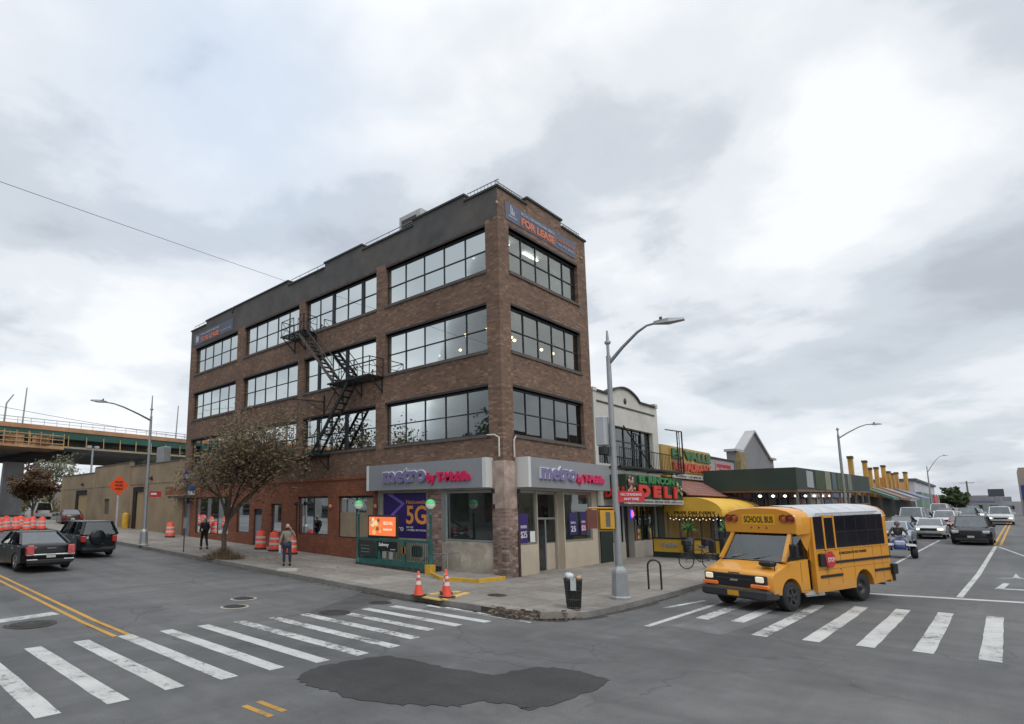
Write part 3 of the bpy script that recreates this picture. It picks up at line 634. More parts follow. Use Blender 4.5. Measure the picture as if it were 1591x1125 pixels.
    for a,b,u,v in ((21.1,21.18,.12,3.48),(23.04,23.12,.12,3.48),(21.18,23.04,3.36,3.48),(21.18,23.04,2.30,2.38),(22.2,22.28,.12,2.30)): m.box(a,b,Y0+.36,Y0+.42,u,v)
    dr=m.build('shop_door',al,B)
    m=MB(); m.box(21.18,22.2,Y0+.385,Y0+.39,.2,2.3); m.box(21.18,23.04,Y0+.385,Y0+.39,2.38,3.36); m.box(22.28,23.04,Y0+.385,Y0+.39,1.33,2.3); m.build('pane',GLD,dr)
    m=MB(); m.tube([(21.3,Y0+.36,1.0),(21.3,Y0+.30,1.05),(21.3,Y0+.30,1.35),(21.3,Y0+.36,1.4)],.018,6); m.build('handle',BLK,dr)
    sl=MB(); 
    for y in (14.6,15.6,17.2): sl.box(20.2,25,y,y+.12,3.95,3.99)
    sl.each('shop_ceiling_light',m_emit('shop_light',(.95,1,.97),4.2),B)
    m=MB(); m.box(19.2,25.8,20.35,20.4,0,4.1); m.box(25.78,25.83,13.7,20.4,0,4.1); m.box(19.2,25.8,13.7,20.4,.13,.16); m.box(19.12,25.8,13.64,20.4,4.06,4.1); m.build('shop_interior',mat('shop_wall',(.20,.22,.21),.8),B)
    m=MB()
    for (x,y,w_,d_,h) in ((20.2,16.5,1.5,.6,1.1),(22.6,18,2,.6,1.1),(24.4,15.5,.6,2.0,1.3),(19.6,19.2,2.5,.5,2)): m.box(x,x+w_,y,y+d_,.16,h)
    m.each('shop_counter',mat('counter_dark',(.05,.03,.09),.5),B)
    # window posters of the phone shop front
    U2=(1,0,0)
    def wp(x,z,w_,h,txt,sub=None):
        m=MB(); m.box(x,x+w_,Y0+.03,Y0+.045,z,z+h); p=m.build('window_poster',pur,B); m=MB(); m.text(txt,(x+w_*.15,Y0+.028,z+.14*h),U2,V,w_*.7,h*.26,.01,0,.01); 
        if sub: m.text(sub,(x+w_*.15,Y0+.028,z+.5*h),U2,V,w_*.7,h*.10,.01)
        m.build('poster_lettering',WHITE,p); return p
    wp(19.78,1.40,.62,1.15,'$25','UNLIMITED'); p=wp(23.66,1.62,.60,.95,'25','SWITCH'); wp(24.62,1.62,.50,1.0,'$25','OFFER')
    m=MB(); m.box(24.66,25.06,Y0+.022,Y0+.03,1.78,2.05); m.build('poster_flash',mat('magenta',(.45,.015,.12),.5),p)
    m=MB(); m.box(20.55,20.9,Y0+.03,Y0+.045,1.42,1.85); m.build('paper_notice',WHITE,B)
    # two lit fascia signs
    face=mat('sign_grey_panel',(.285,.295,.315),.45,.2,.04,.6,0); cap=mat('sign_end_cap',(.62,.63,.62),.5,0,.04,.6,0)
    pm=mat('letter_face_lilac',(.19,.165,.32),.5,0,.05); wm=mat('letter_side_white',(.65,.65,.70),.5,0,.05); mg=mat('letter_magenta',(.62,.015,.10),.45,0,.05); dk=mat('letter_shadow_pan',(.05,.05,.055),.8)
    m=MB(); m.box(18.33,X0,13.98,20.60,3.56,4.72); s1=m.build('fascia_sign',face,B)
    m=MB(); m.box(18.32,X0,13.8,13.98,3.56,4.725); m.box(18.32,X0,20.60,20.76,3.56,4.725); m.each('sign_end',cap,s1)
    m=MB(); m.text('metro',(18.25,19.55,3.86),U,V,2.65,.62,.02,0,.035); m.build('sign_letters',pm,s1)
    m=MB(); m.text('metro',(18.33,19.59,3.90),U,V,2.65,.62,.075,0,.035); m.build('sign_letter_sides',wm,s1)
    m=MB(); m.text('by T-Mobile',(18.33,16.85,3.74),U,V,2.3,.50,.09,0,.055); m.build('sign_tagline',mg,s1)
    m=MB(); m.box(19.78,26.4,12.73,Y0,3.58,4.76); s2=m.build('fascia_sign',face,B)
    m=MB(); m.box(19.6,19.78,12.72,Y0,3.58,4.765); m.build('sign_end',cap,s2)
    m=MB(); m.text('metro',(20.42,12.65,3.90),U2,V,2.75,.58,.02,0,.035); m.build('sign_letters',pm,s2)
    m=MB(); m.text('metro',(20.38,12.73,3.93),U2,V,2.75,.58,.075,0,.035); m.build('sign_letter_sides',wm,s2)
    m=MB(); m.text('by T-Mobile',(23.25,12.73,3.78),U2,V,2.45,.46,.09,0,.055); m.build('sign_tagline',mg,s2)
    m=MB(); m.tube([(18.74,13.45,4.75),(18.74,13.45,5.5),(18.72,13.65,5.62),(18.72,14.0,5.64)],.035,8); m.tube([(19.45,13.24,4.75),(19.45,13.24,5.45),(19.58,13.24,5.6)],.035,8)
    m.build('conduit',mat('pale_pipe',(.55,.52,.48),.6,0,.1),B)
    # lease banners
    bl=mat('banner_slate_blue',(.105,.115,.165),.6,0,.12,.8); bo=mat('banner_orange',(.62,.17,.075),.6); bw=mat('banner_white',(.42,.44,.50),.6)
    m=MB(); m.box(19.35,25.15,Y0-.02,Y0-.004,14.78,15.58); b1=m.build('lease_banner',bl,B)
    m=MB(); m.text('FOR LEASE',(20.5,Y0-.03,14.86),U2,V,2.72,.37,.012,0,.05); m.text('GREAT LOCATION',(23.5,Y0-.03,15.17),U2,V,1.5,.13,.012,0,.01); m.build('banner_lettering',bo,b1)
    m=MB(); m.text('RETAIL / PROFESSIONAL SPACE',(20.5,Y0-.03,15.33),U2,V,2.72,.13,.012,0,.015); m.text('CALL  FOR  DETAILS',(23.5,Y0-.03,14.95),U2,V,1.5,.13,.012)
    m.build('banner_small_print',bw,b1); m=MB()
    for k in range(3): m.box(19.72+k*.11,19.79+k*.11,Y0-.03,Y0-.02,15.08,15.50-k*.10)
    m.box(19.55,20.2,Y0-.03,Y0-.02,14.97,15.01); m.build('banner_emblem',bw,b1)
    m=MB(); m.box(X0-.025,X0-.008,35.15,40.9,14.75,15.58); b2=m.build('lease_banner',bl,B)
    m=MB(); m.text('FOR LEASE',(X0-.035,39.75,14.83),U,V,2.72,.37,.012,0,.05); m.build('banner_lettering',bo,b2)
    m=MB(); m.text('RETAIL / PROFESSIONAL SPACE',(X0-.035,39.75,15.33),U,V,2.72,.13,.012,0,.015); m.box(X0-.035,X0-.025,40.2,40.6,14.95,15.4); m.text('CALL  FOR  DETAILS',(X0-.035,36.9,14.95),U,V,1.5,.13,.012); m.build('banner_small_print',bw,b2)
    # roof railing
    rz=16.42
    for a,b,n in ((13.35,15.0,9),(18.2,21.75,4),(25.05,28.5,4),(39.2,41.4,3)):
        m=MB(); m.tube([(X0+.2,a,rz),(X0+.2,b,rz)],.022,5)
        for k in range(n+1): y=a+(b-a)*k/n; m.tube([(X0+.2,y,16.0),(X0+.2,y,rz)],.014,4)
        m.build('roof_railing',STEEL,B)
    for a,b,n in ((19.0,20.95,10),(24.0,26.0,8)):
        m=MB(); m.tube([(a,Y0+.2,rz),(b,Y0+.2,rz)],.022,5)
        for k in range(n+1): x=a+(b-a)*k/n; m.tube([(x,Y0+.2,16.0),(x,Y0+.2,rz)],.014,4)
        m.build('roof_railing',STEEL,B)
    # fire escape
    FE=MB()
    fe_parts=[]
    def plat(y0,y1,z,w_=.95):
        m=MB(); x1=X0-.02;x0=X0-w_
        for k in range(9): x=x0+(x1-x0)*k/8; m.box(x-.012,x+.012,y0,y1,z-.02,z+.02)
        n=int((y1-y0)/.22)
        for k in range(n+1): y=y0+(y1-y0)*k/n; m.box(x0,x1,y-.012,y+.012,z-.045,z-.02)
        m.bar((x0,y0,z-.03),(x0,y1,z-.03),.05,.08); m.bar((x1,y0,z-.03),(x1,y1,z-.03),.05,.08)
        for y in (y0+.1,(y0+y1)/2,y1-.1): m.bar((x0,y,z-.05),(x1,y,z-.05),.05); m.bar((x0+.08,y,z-.06),(X0,y,z-.75),.045); m.bar((X0-.03,y,z-.8),(X0-.03,y,z),.05)
        return m
    def rail(m,pts,h=.85,n=6):
        for i in range(len(pts)-1):
            a=Vector(pts[i]);b=Vector(pts[i+1])
            m.bar(a+Vector((0,0,h)),b+Vector((0,0,h)),.035); m.bar(a+Vector((0,0,h*.5)),b+Vector((0,0,h*.5)),.025)
            k=max(1,int((b-a).length/1.0))
            for j in range(k+1): q=a+(b-a)*j/k; m.bar(q,q+Vector((0,0,h)),.03)
            m.bar(a,b+Vector((0,0,h)),.018)
        return m
    def stair(p,q,w_=.6,n=11,light=False):
        m=MB(); p=Vector(p);q=Vector(q)
        for dx in (0,w_): m.bar(p+Vector((dx,0,0)),q+Vector((dx,0,0)),.035,.16)
        for k in range(n): c=p+(q-p)*(k+.6)/n; m.box(c.x+.02,c.x+w_-.02,c.y-.11,c.y+.11,c.z-.015,c.z+.015)
        for dx in (0,w_):
            m.bar(p+Vector((dx,0,.8)),q+Vector((dx,0,.8)),.035)
            for k in (0,4,8,11): c=p+(q-p)*k/11; m.bar(c+Vector((dx,0,0)),c+Vector((dx,0,.8)),.025)
        return m
    fe=plat(25.5,27.75,12.42).build('fire_escape',DARKM,B)
    plat(20.1,23.3,9.02).build('platform',DARKM,fe); plat(24.2,28.35,5.5).build('platform',DARKM,fe)
    x0=X0-.93
    m=MB(); rail(m,[(X0-.05,27.7,12.44),(x0,27.7,12.44),(x0,26.5,12.44)]); rail(m,[(x0,25.9,12.44),(x0,25.52,12.44),(X0-.05,25.52,12.44)]); m.build('railing',DARKM,fe)
    m=MB(); rail(m,[(X0-.05,20.12,9.04),(x0,20.12,9.04),(x0,22.4,9.04)]); m.build('railing',DARKM,fe)
    m=MB(); rail(m,[(x0,24.3,5.52),(x0,28.3,5.52),(X0-.05,28.3,5.52)]); m.build('railing',DARKM,fe)
    stair((x0+.05,26.15,12.4),(x0+.05,22.95,9.1),.55,12).build('stair',mat('weathered_iron',(.10,.085,.08),.7,.2,.3,4),fe)
    stair((x0+.05,21.7,9.0),(x0+.05,24.6,5.55),.55,12).build('stair',DARKM,fe)
    m=MB(); m.bar((X0-.03,24.75,8.75),(X0-.03,24.75,7.75),.07); m.bar((X0-.05,24.75,8.4),(X0-1.0,26.4,8.65),.06); m.bar((X0-.05,24.75,7.85),(X0-.55,25.6,8.5),.045)
    for k in (0,.32): m.tube([(X0-.95,26.2-k,8.6),(X0-.95,26.2-k,5.6)],.012,5)
    for dy in (0,.38): m.tube([(X0-.9,25.2+dy,5.5),(X0-.9,25.2+dy,4.3)],.022,5)
    for k in range(4): m.bar((X0-.9,25.2,4.45+k*.3),(X0-.9,25.58,4.45+k*.3),.025)
    m.build('drop_ladder',DARKM,fe)
    # small rosettes of the tie rods
    m=MB(); 
    for p in ((X0-.03,Y0-.02,15.25),(25.75,Y0-.02,15.0)): m.lathe([(0,-.03),(.09,0),(.05,.03),(0,.03)],p,8,axis='y')
    m.each('anchor_plate',mat('tan_plate',(.40,.28,.18),.7),B)
    # thin side render line at the party wall
    return B
main_building()
def roof_unit():
    t=thing('rooftop_air_conditioner','pale grey air conditioning unit standing on the roof behind the parapet of the brick building','air conditioner',(19.9,18.8,15.2))
    m=MB(); m.rbox(19.3,20.6,18.1,19.6,16.05,17.15,.04); m.build('housing',mat('unit_grey',(.45,.45,.43),.5,.2,.1),t)
    m=MB(); 
    for k in range(8): m.box(19.27,19.3,18.4,19.4,16.2+k*.09,16.24+k*.09)
    m.build('grille',BLK,t); m=MB()
    for x in (19.4,20.5):
        for y in (18.4,19.4): m.box(x-.04,x+.04,y-.04,y+.04,15.2,16.05)
    m.build('leg',STEEL,t)
roof_unit()
# ------------------------------------------------------------------ the low garage building on the left street
def garage():
    B=thing('garage_building','long low tan stucco garage with dark doorways beside the brick building','building',(23,56,1))
    tanw=mat('tan_stucco',(.285,.215,.135),.9,0,.22,.55,.4,kind='world',dirt=((.15,.12,.085),.5)); m=MB()
    D=[(48.9,51.25,0,4.5),(63.4,67.1,0,4.55),(56.9,58.2,2.2,3.6)]
    def topz(y): return 6.64 if 52.2<y<61.2 else 6.28 if y<=52.2 else 6.15
    for a,b in ((41.46,52.2),(52.2,61.2),(61.2,72.4)): wallgrid(m,'x',X0,-1,.3,a,b,-.2,topz((a+b)/2),[d for d in D if a<=d[0]<b])
    m.box(X0+.3,27,72.1,72.4,-.2,6.15); m.box(26.7,27,41.46,72.1,-.2,6.15); m.build('wall',tanw,B)
    m=MB(); m.box(X0-.03,X0,41.5,72.4,4.72,4.84); m.box(X0-.04,X0,52.0,52.4,1,6.64); m.box(X0-.04,X0,61.0,61.4,1.2,6.64); m.build('wall_band',tanw,B)
    m=MB(); m.box(X0-.05,X0+.35,41.46,52.2,6.28,6.36); m.box(X0-.05,X0+.35,52.2,61.2,6.64,6.73); m.box(X0-.05,X0+.35,61.2,72.45,6.15,6.23); m.build('wall_coping',mat('dull_coping',(.12,.10,.08),.9),B)
    m=MB(); m.box(X0+.3,26.7,41.46,72.1,5.85,5.95); m.build('roof',mat('roof_felt',(.06,.06,.06),.9),B)
    for a,b in ((48.9,51.25),(63.4,67.1)):
        m=MB(); m.box(X0+.12,X0+.2,a,b-.7,.8,4.1); m.build('roller_door',mat('tan_door',(.34,.24,.12),.7,0,.1,1),B)
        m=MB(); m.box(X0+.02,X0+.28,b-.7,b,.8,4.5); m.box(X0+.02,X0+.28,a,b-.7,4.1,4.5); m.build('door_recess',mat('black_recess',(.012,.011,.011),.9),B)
    m=MB(); m.box(X0+.1,X0+.15,56.9,58.2,2.2,3.6); m.build('window',mat('boarded_window',(.10,.085,.06),.8),B)
    for y in (47.3,64.8): m=MB(); m.box(X0-.2,X0,y-.12,y+.12,5.0,5.2); m.bar((X0-.2,y,5.1),(X0,y,5.35),.04); m.build('wall_lamp',BLK,B)
    m=MB(); m.box(X0-.005-.003,X0,41.46,44.6,3.75,4.35); m.build('painted_patch',ORANGE,B)
garage()
def bollard():
    t=thing('bollard','fat yellow bollard guarding the dark doorway of the tan garage','bollard',(18.45,51.6,1.03))
    m=MB(); m.lathe([(.26,0),(.26,1.15),(.2,1.3),(0,1.36)],(18.45,51.6,1.03),14); m.build('post',YEL,t)
bollard()
# ------------------------------------------------------------------ elevated highway
def viaduct():
    A=Vector((-60,104.9,0)); B_=Vector((210,128.4,0)); d=(B_-A).normalized(); n=Vector((-d.y,d.x,0))
    t=thing('elevated_highway','green steel elevated highway with orange parapet crossing behind the garage','viaduct',(20,112,1.2))
    def slab(m,o0,o1,z0,z1):
        a=A+n*o0;b=B_+n*o0;c=B_+n*o1;e=A+n*o1
        m.hexa([(a.x,a.y,z0),(b.x,b.y,z0),(c.x,c.y,z0),(e.x,e.y,z0),(a.x,a.y,z1),(b.x,b.y,z1),(c.x,c.y,z1),(e.x,e.y,z1)])
    und=mat('underside_grey',(.30,.29,.28),.9,0,.25,.2,kind='world')
    m=MB(); slab(m,.2,34,15.0,15.9); slab(m,6,34,13.3,15.0); m.build('deck',und,t)
    m=MB(); 
    for k in range(14): slab(m,7+k*2,7.35+k*2,12.8,13.3)
    m.build('deck_beam',und,t)
    m=MB(); slab(m,0,.3,14.75,16.0); m.build('edge_girder',mat('girder_green',(.018,.085,.065),.6,0,.3,.3,kind='world'),t)
    m=MB(); slab(m,-.15,.3,16.0,16.75); m.build('parapet',mat('parapet_orange',(.42,.22,.12),.8,0,.25,.3,kind='world'),t)
    m=MB()
    def P(s,o,z): q=A+d*s+n*o; return (q.x,q.y,z)
    m.tube([P(0,0,17.75),P(270,0,17.75)],.06,5); m.tube([P(0,0,17.25),P(270,0,17.25)],.04,5)
    for k in range(136): m.bar(P(k*2,0,16.75),P(k*2,0,17.75),.06)
    m.build('railing',STEEL,t)
    yw=mat('scaffold_yellow',(.40,.28,.10),.7,0,.2,.5,kind='world'); m=MB()
    m.bar(P(0,-.3,13.35),P(270,-.3,13.35),.14)
    m.build('catwalk_rail',yw,t); m=MB()
    for k in range(90): m.bar(P(k*3,-.3,13.35),P(k*3,-.2,15.3),.13)
    m.each('catwalk_hanger',yw,t)
    m=MB(); slab(m,-.4,6,13.1,13.25); m.build('catwalk_floor',und,t)
    # timber work platform hung at the left
    tim=mat('scaffold_timber',(.42,.25,.13),.8,0,.3,.8,kind='world',dirt=((.20,.10,.05),.5)); m=MB()
    s0=60;s1=88.5
    for zz in (12.9,13.5,14.2,14.9): m.bar(P(s0,-2.4,zz),P(s1,-2.4,zz),.16)
    for k in range(17): m.bar(P(s0+k*(s1-s0)/16,-2.4,12.7),P(s0+k*(s1-s0)/16,-2.4,15.3),.14)
    rr=random.Random(5)
    for k in range(12): a=s0+rr.random()*(s1-s0-2.2); m.add([P(a,-2.3,12.9),P(a+1.6,-2.3,12.9),P(a+1.6,-2.3,14.6),P(a,-2.3,14.6)],[(0,1,2,3)])
    q=[P(s0,-2.6,12.6),P(s1,-2.6,12.6),P(s1,5,12.6),P(s0,5,12.6)]; m.prism(q,(0,0,.2)); m.build('work_platform',tim,t)
    conc=mat('pier_concrete',(.62,.62,.64),.9,0,.2,.3,.3,kind='world',dirt=((.14,.13,.13),.5))
    for s in (20,90,150,215):
        c=A+d*s+n*28; pr=MB(); w_=1.7
        pr.hexa([(c.x-w_-.3,c.y-1.2,0),(c.x+w_+.3,c.y-1.2,0),(c.x+w_+.3,c.y+1.2,0),(c.x-w_-.3,c.y+1.2,0),(c.x-w_,c.y-1,12.1),(c.x+w_,c.y-1,12.1),(c.x+w_,c.y+1,12.1),(c.x-w_,c.y+1,12.1)]); p=pr.build('pier',conc,t)
        m=MB(); a=A+d*(s-3.2)+n*6;b=A+d*(s+3.2)+n*6; e=A+d*(s+3.2)+n*33; f=A+d*(s-3.2)+n*33
        m.hexa([(q.x,q.y,12.1) for q in(a,b,e,f)]+[(q.x,q.y,13.3) for q in(a,b,e,f)]); m.build('pier_cap',mat('rusty_cap',(.055,.04,.045),.9),p)
    # columns at the extreme left
    c=A+d*78+n*10; m=MB(); m.box(c.x-.5,c.x+.5,c.y-.5,c.y+.5,.8,12.8); m.build('prop_column',yw,t)
    for i,(x,y,z0,z1,bend,lab) in enumerate([(19.9,112.6,16.7,21.5,1,'short bent lamp mast on the highway edge, at the far left'),(22.6,113,16.7,23.0,0,'tall thin mast on the highway edge, second from left'),(50.1,115.4,16.7,23.6,0,'thin mast on the highway nearest the brick building')]):
        q=thing('highway_mast',lab,'mast',(x,y,z0),0,'thin masts along the elevated highway'); m=MB()
        if bend: m.tube([(x,y,z0),(x+.1,y,z1-1.6),(x+1.0,y,z1)],[.16,.14,.10],6)
        else: m.tube([(x,y,z0),(x+.2,y,z1)],[.14,.10],6)
        m.build('shaft',STEEL,q)
viaduct()
def far_left_bits():
    t=thing('signal_post','round dark disc on a thin post under the elevated highway','post',(22.9,102.6,1.2)); m=MB()
    m.tube([(22.9,102.6,1.2),(22.9,102.6,9.3)],.09,6); m.build('shaft',STEEL,t); m=MB(); m.disc((22.85,102.5,9.3),(-.2,-1,0),.5,16); m.lathe([(0,-.1),(.5,-.08),(.5,.08),(0,.1)],(22.9,102.6,9.3),16,axis='y'); m.build('disc',BLK,t)
    t=thing('flood_lamp_post','grey post with twin floodlights behind the tan garage','lamp post',(27.3,91,1.2)); m=MB()
    m.tube([(27.3,91,1.2),(27.3,91,11.4)],.14,8); m.build('shaft',STEEL,t)
    for dx in (-.5,.5): m=MB(); m.rbox(27.3+dx-.3,27.3+dx+.3,90.7,91.2,11.3,11.7,.05); m.build('lamp',STEEL,t)
    t=thing('metal_cabinet','small grey metal box standing on the tan garage roof','cabinet',(19.6,47.3,5.95)); m=MB(); m.rbox(19.3,19.9,46.6,48.0,5.95,7.7,.03); m.build('box',STEEL,t)
far_left_bits()
# ------------------------------------------------------------------ row of shops on the right street
def white_building():
    B=thing('white_building','narrow two storey white building with arched parapet above the green deli sign','building',(30,17,.2))
    wh=mat('cream_white_brick',(.56,.54,.49),.85,0,.1,.9,.4,kind='world',dirt=((.28,.25,.21),.35)); m=MB()
    wallgrid(m,'y',Y0,-1,.35,26.3,33.8,2.9,8.45,[(26.6,33.05,4.95,6.95)])
    n=14; arc=[(27.9+3.6*k/n,0,8.45+.55*math.sin(math.pi*k/n)**.75) for k in range(n+1)]
    m.prism([(a[0],Y0,a[2]) for a in arc],(0,.35,0)); m.box(26.25,26.6,Y0-.05,Y0+.35,8.45,8.62); m.box(33.45,33.85,Y0-.05,Y0+.35,8.45,8.68)
    m.box(33.5,33.8,Y0+.35,25,.2,8.0); m.box(26.3,26.6,Y0+.35,25,.2,8.0); m.build('wall',wh,B)
    m=MB(); m.box(26.25,27.9,Y0-.1,Y0+.4,8.45,8.53) if False else None
    m.box(26.6,27.85,Y0-.1,Y0+.4,8.452,8.54); m.box(31.55,33.45,Y0-.1,Y0+.4,8.452,8.54)
    for i in range(n):
        a,b=arc[i],arc[i+1]; m.hexa([(a[0],Y0-.1,a[2]),(b[0],Y0-.1,b[2]),(b[0],Y0+.4,b[2]),(a[0],Y0+.4,a[2]),(a[0],Y0-.1,a[2]+.09),(b[0],Y0-.1,b[2]+.09),(b[0],Y0+.4,b[2]+.09),(a[0],Y0+.4,a[2]+.09)])
    m.box(26.6,33.4,Y0-.04,Y0,7.95,8.02); m.build('parapet_coping',COPE,B)
    m=MB(); m.lathe([(0,-.02),(.16,-.02),(.16,0)],(29.75,Y0-.01,8.35),12,axis='y'); m.build('rosette',BLK,B)
    m=MB(); m.box(26.6,33.5,20,20.1,.2,7); m.box(26.6,33.5,Y0+.35,20,4.4,4.6); m.box(26.6,33.5,Y0+.35,20,7.6,7.8); m.box(26.6,33.5,Y0+.35,20,.1,.17); m.build('interior',mat('dim_room',(.10,.075,.07),.9),B)
    m=MB()
    for k in range(7): x=26.62+k*1.06; m.box(x,x+.09,Y0+.2,Y0+.27,4.95,6.95)
    m.box(26.6,33.05,Y0+.2,Y0+.27,6.2,6.26); f=m.build('window',FRAME,B); m=MB(); m.box(26.6,33.05,Y0+.24,Y0+.245,4.95,6.95); m.build('pane',m_glass('brown_glass',.09,(.30,.22,.20)),f)
    m=MB()
    for x in (28.1,31.4,32.3): m.box(x,x+.35,Y0+.34,Y0+.36,4.95,6.9)
    m.build('curtain',mat('curtain_cream',(.30,.24,.16),.9),B)
    # balcony with iron cage
    bal=MB(); z=4.75; 
    for k in range(6): y=12.35+k*.18; bal.box(26.7,34.6,y,y+.05,z,z+.04)
    for x in (26.7,29.3,32,34.55): bal.box(x,x+.05,12.35,Y0,z-.06,z)
    bal.bar((26.7,12.32,z),(34.6,12.32,z),.05,.1); b=bal.build('fire_balcony',DARKM,B); m=MB()
    m.bar((26.7,12.33,5.65),(34.6,12.33,5.65),.04)
    for k in range(40): x=26.7+k*.2; m.bar((x,12.33,z),(x,12.33,5.65),.018)
    m.build('railing',DARKM,b)
    m=MB(); m.bar((33.9,12.33,z),(33.9,12.33,7.1),.05); m.bar((34.6,12.33,z),(34.6,12.33,7.1),.06); m.bar((33.0,12.6,7.1),(34.6,12.33,7.1),.05); 
    for k in range(7): m.bar((33.9,12.33,5.2+k*.3),(34.2,12.33,5.2+k*.3),.02)
    m.bar((34.2,12.33,z),(34.2,12.33,7.1),.03); m.bar((28.5,12.9,6.9),(30.6,12.4,4.8),.05); m.build('ladder',DARKM,b)
    # deli below
    m=MB(); wallgrid(m,'y',Y0,-1,.35,26.3,33.8,.0,2.9,[(27.6,28.6,1.15,2.9),(29.0,30.0,-1,2.9),(30.2,32.9,1.15,2.9)]); m.build('shop_apron',mat('deli_beige_panel',(.34,.31,.27),.7,0,.1,1,kind='world'),B)
    m=MB(); 
    for x in (27.55,28.6,28.95,30.02,30.9,31.6,32.2,32.92): m.box(x,x+.06,Y0-.04,Y0+.03,1.15,2.9)
    m.box(26.32,27.5,Y0-.06,Y0,0.1,2.9); m.box(32.98,33.8,Y0-.06,Y0,.1,2.9); m.each('shopfront_frame',mat('very_dark_green',(.012,.025,.020),.5),B)
    m=MB(); m.box(27.6,28.6,Y0+.1,Y0+.11,1.15,2.9); m.box(30.2,32.9,Y0+.1,Y0+.11,1.15,2.9); m.box(29,30,Y0+.3,Y0+.31,.1,2.9); m.build('shop_glass',GLD,B)
    return B
WB=white_building()
def food_poster(B,x,z,w_,h,seed):
    """paper poster with round dishes on it"""
    m=MB(); m.box(x,x+w_,Y0+.06,Y0+.07,z,z+h); p=m.build('food_poster',mat('poster_ground',(.10,.05,.03),.6),B)
    rr=random.Random(seed); cols=[(.45,.20,.06),(.52,.33,.12),(.42,.09,.04),(.14,.22,.04),(.5,.45,.3)]
    for k in range(9):
        m=MB(); r=rr.uniform(.10,.2)*w_; m.disc((x+rr.uniform(.2,.8)*w_,Y0+.05-k*.002,z+rr.uniform(.15,.8)*h),(0,-1,0),r,10); m.build('dish',mat('dish_%d'%(k%5),cols[k%5],.6),p)
for x,z,w_,h,s in ((27.65,1.2,.9,1.0,1),(30.3,1.18,.8,.75,2),(31.7,1.18,.9,.75,3)): food_poster(WB,x,z,w_,h,s)
def deli_sign():
    t=thing('deli_sign','big dark green shop sign with red letters DELI below the iron balcony','shop sign',(30.3,12.7,3.0))
    U=(1,0,0);V=(0,0,1); y=12.2
    m=MB(); m.box(26.9,33.8,y,Y0-.02,3.22,4.38); m.build('panel',mat('sign_deep_green',(.02,.055,.03),.5,0,.35,2),t)
    m=MB(); m.text('EL RINCON',(28.2,y-.05,4.0),U,V,4.3,.36,.05,0,.05); m.build('green_lettering',mat('letter_green',(.03,.21,.05),.45),t)
    m=MB(); m.text('D E L I',(28.0,y-.07,3.32),U,V,4.7,.60,.07,0,.07); m.build('red_lettering',mat('letter_red',(.62,.03,.018),.4),t)
    m=MB(); m.text('DELI',(26.86,Y0-.1,3.3),(0,-1,0),V,.95,.5,.05,0,.06); m.build('side_lettering',mat('letter_red',(.62,.03,.018),.4),t)
    m=MB(); m.box(26.95,33.8,y-.02,y+.15,3.0,3.22); b=m.build('white_strip',mat('strip_white',(.50,.50,.49),.5),t)
    m=MB(); m.text('HOT & COLD SANDWICHES  COLD BEER  SALADS  COFFEE  LOTTO',(27.1,y-.03,3.06),U,V,6.5,.10,.01); m.build('strip_lettering',mat('ink_grey',(.10,.10,.12),.6),b)
    rr=random.Random(8); m=MB()                         # painted food at both ends
    for k in range(16): m.lathe([(0,-.03),(rr.uniform(.06,.15),-.02),(.05,.02)],(27.05+rr.random()*.75,y-.03-k*.001,3.35+rr.random()*.9),8,axis='y')
    m.build('painted_ham',mat('ham_pink',(.48,.25,.20),.6,0,.4,6),t); m=MB()
    for k in range(14): m.lathe([(0,-.03),(rr.uniform(.05,.13),-.02),(.04,.02)],(32.95+rr.random()*.7,y-.03-k*.001,3.4+rr.random()*.8),8,axis='y')
    m.build('painted_salad',mat('salad_mix',(.28,.32,.16),.6,0,.6,6),t)
deli_sign()
def neon():
    t=thing('neon_sign','small pink and blue lit sign hanging in the deli doorway','neon sign',(28.9,12.9,2.3)); m=MB()
    m.box(28.75,29.05,12.88,12.92,2.3,2.75); m.build('backing',m_emit('neon_blue',(.03,.05,.6),1.0),t); m=MB(); m.lathe([(.03,0),(.09,.1),(.07,.22),(.03,.33)],(28.9,12.86,2.36),8); m.build('tube',m_emit('neon_pink',(1,.12,.35),1.5),t)
neon()
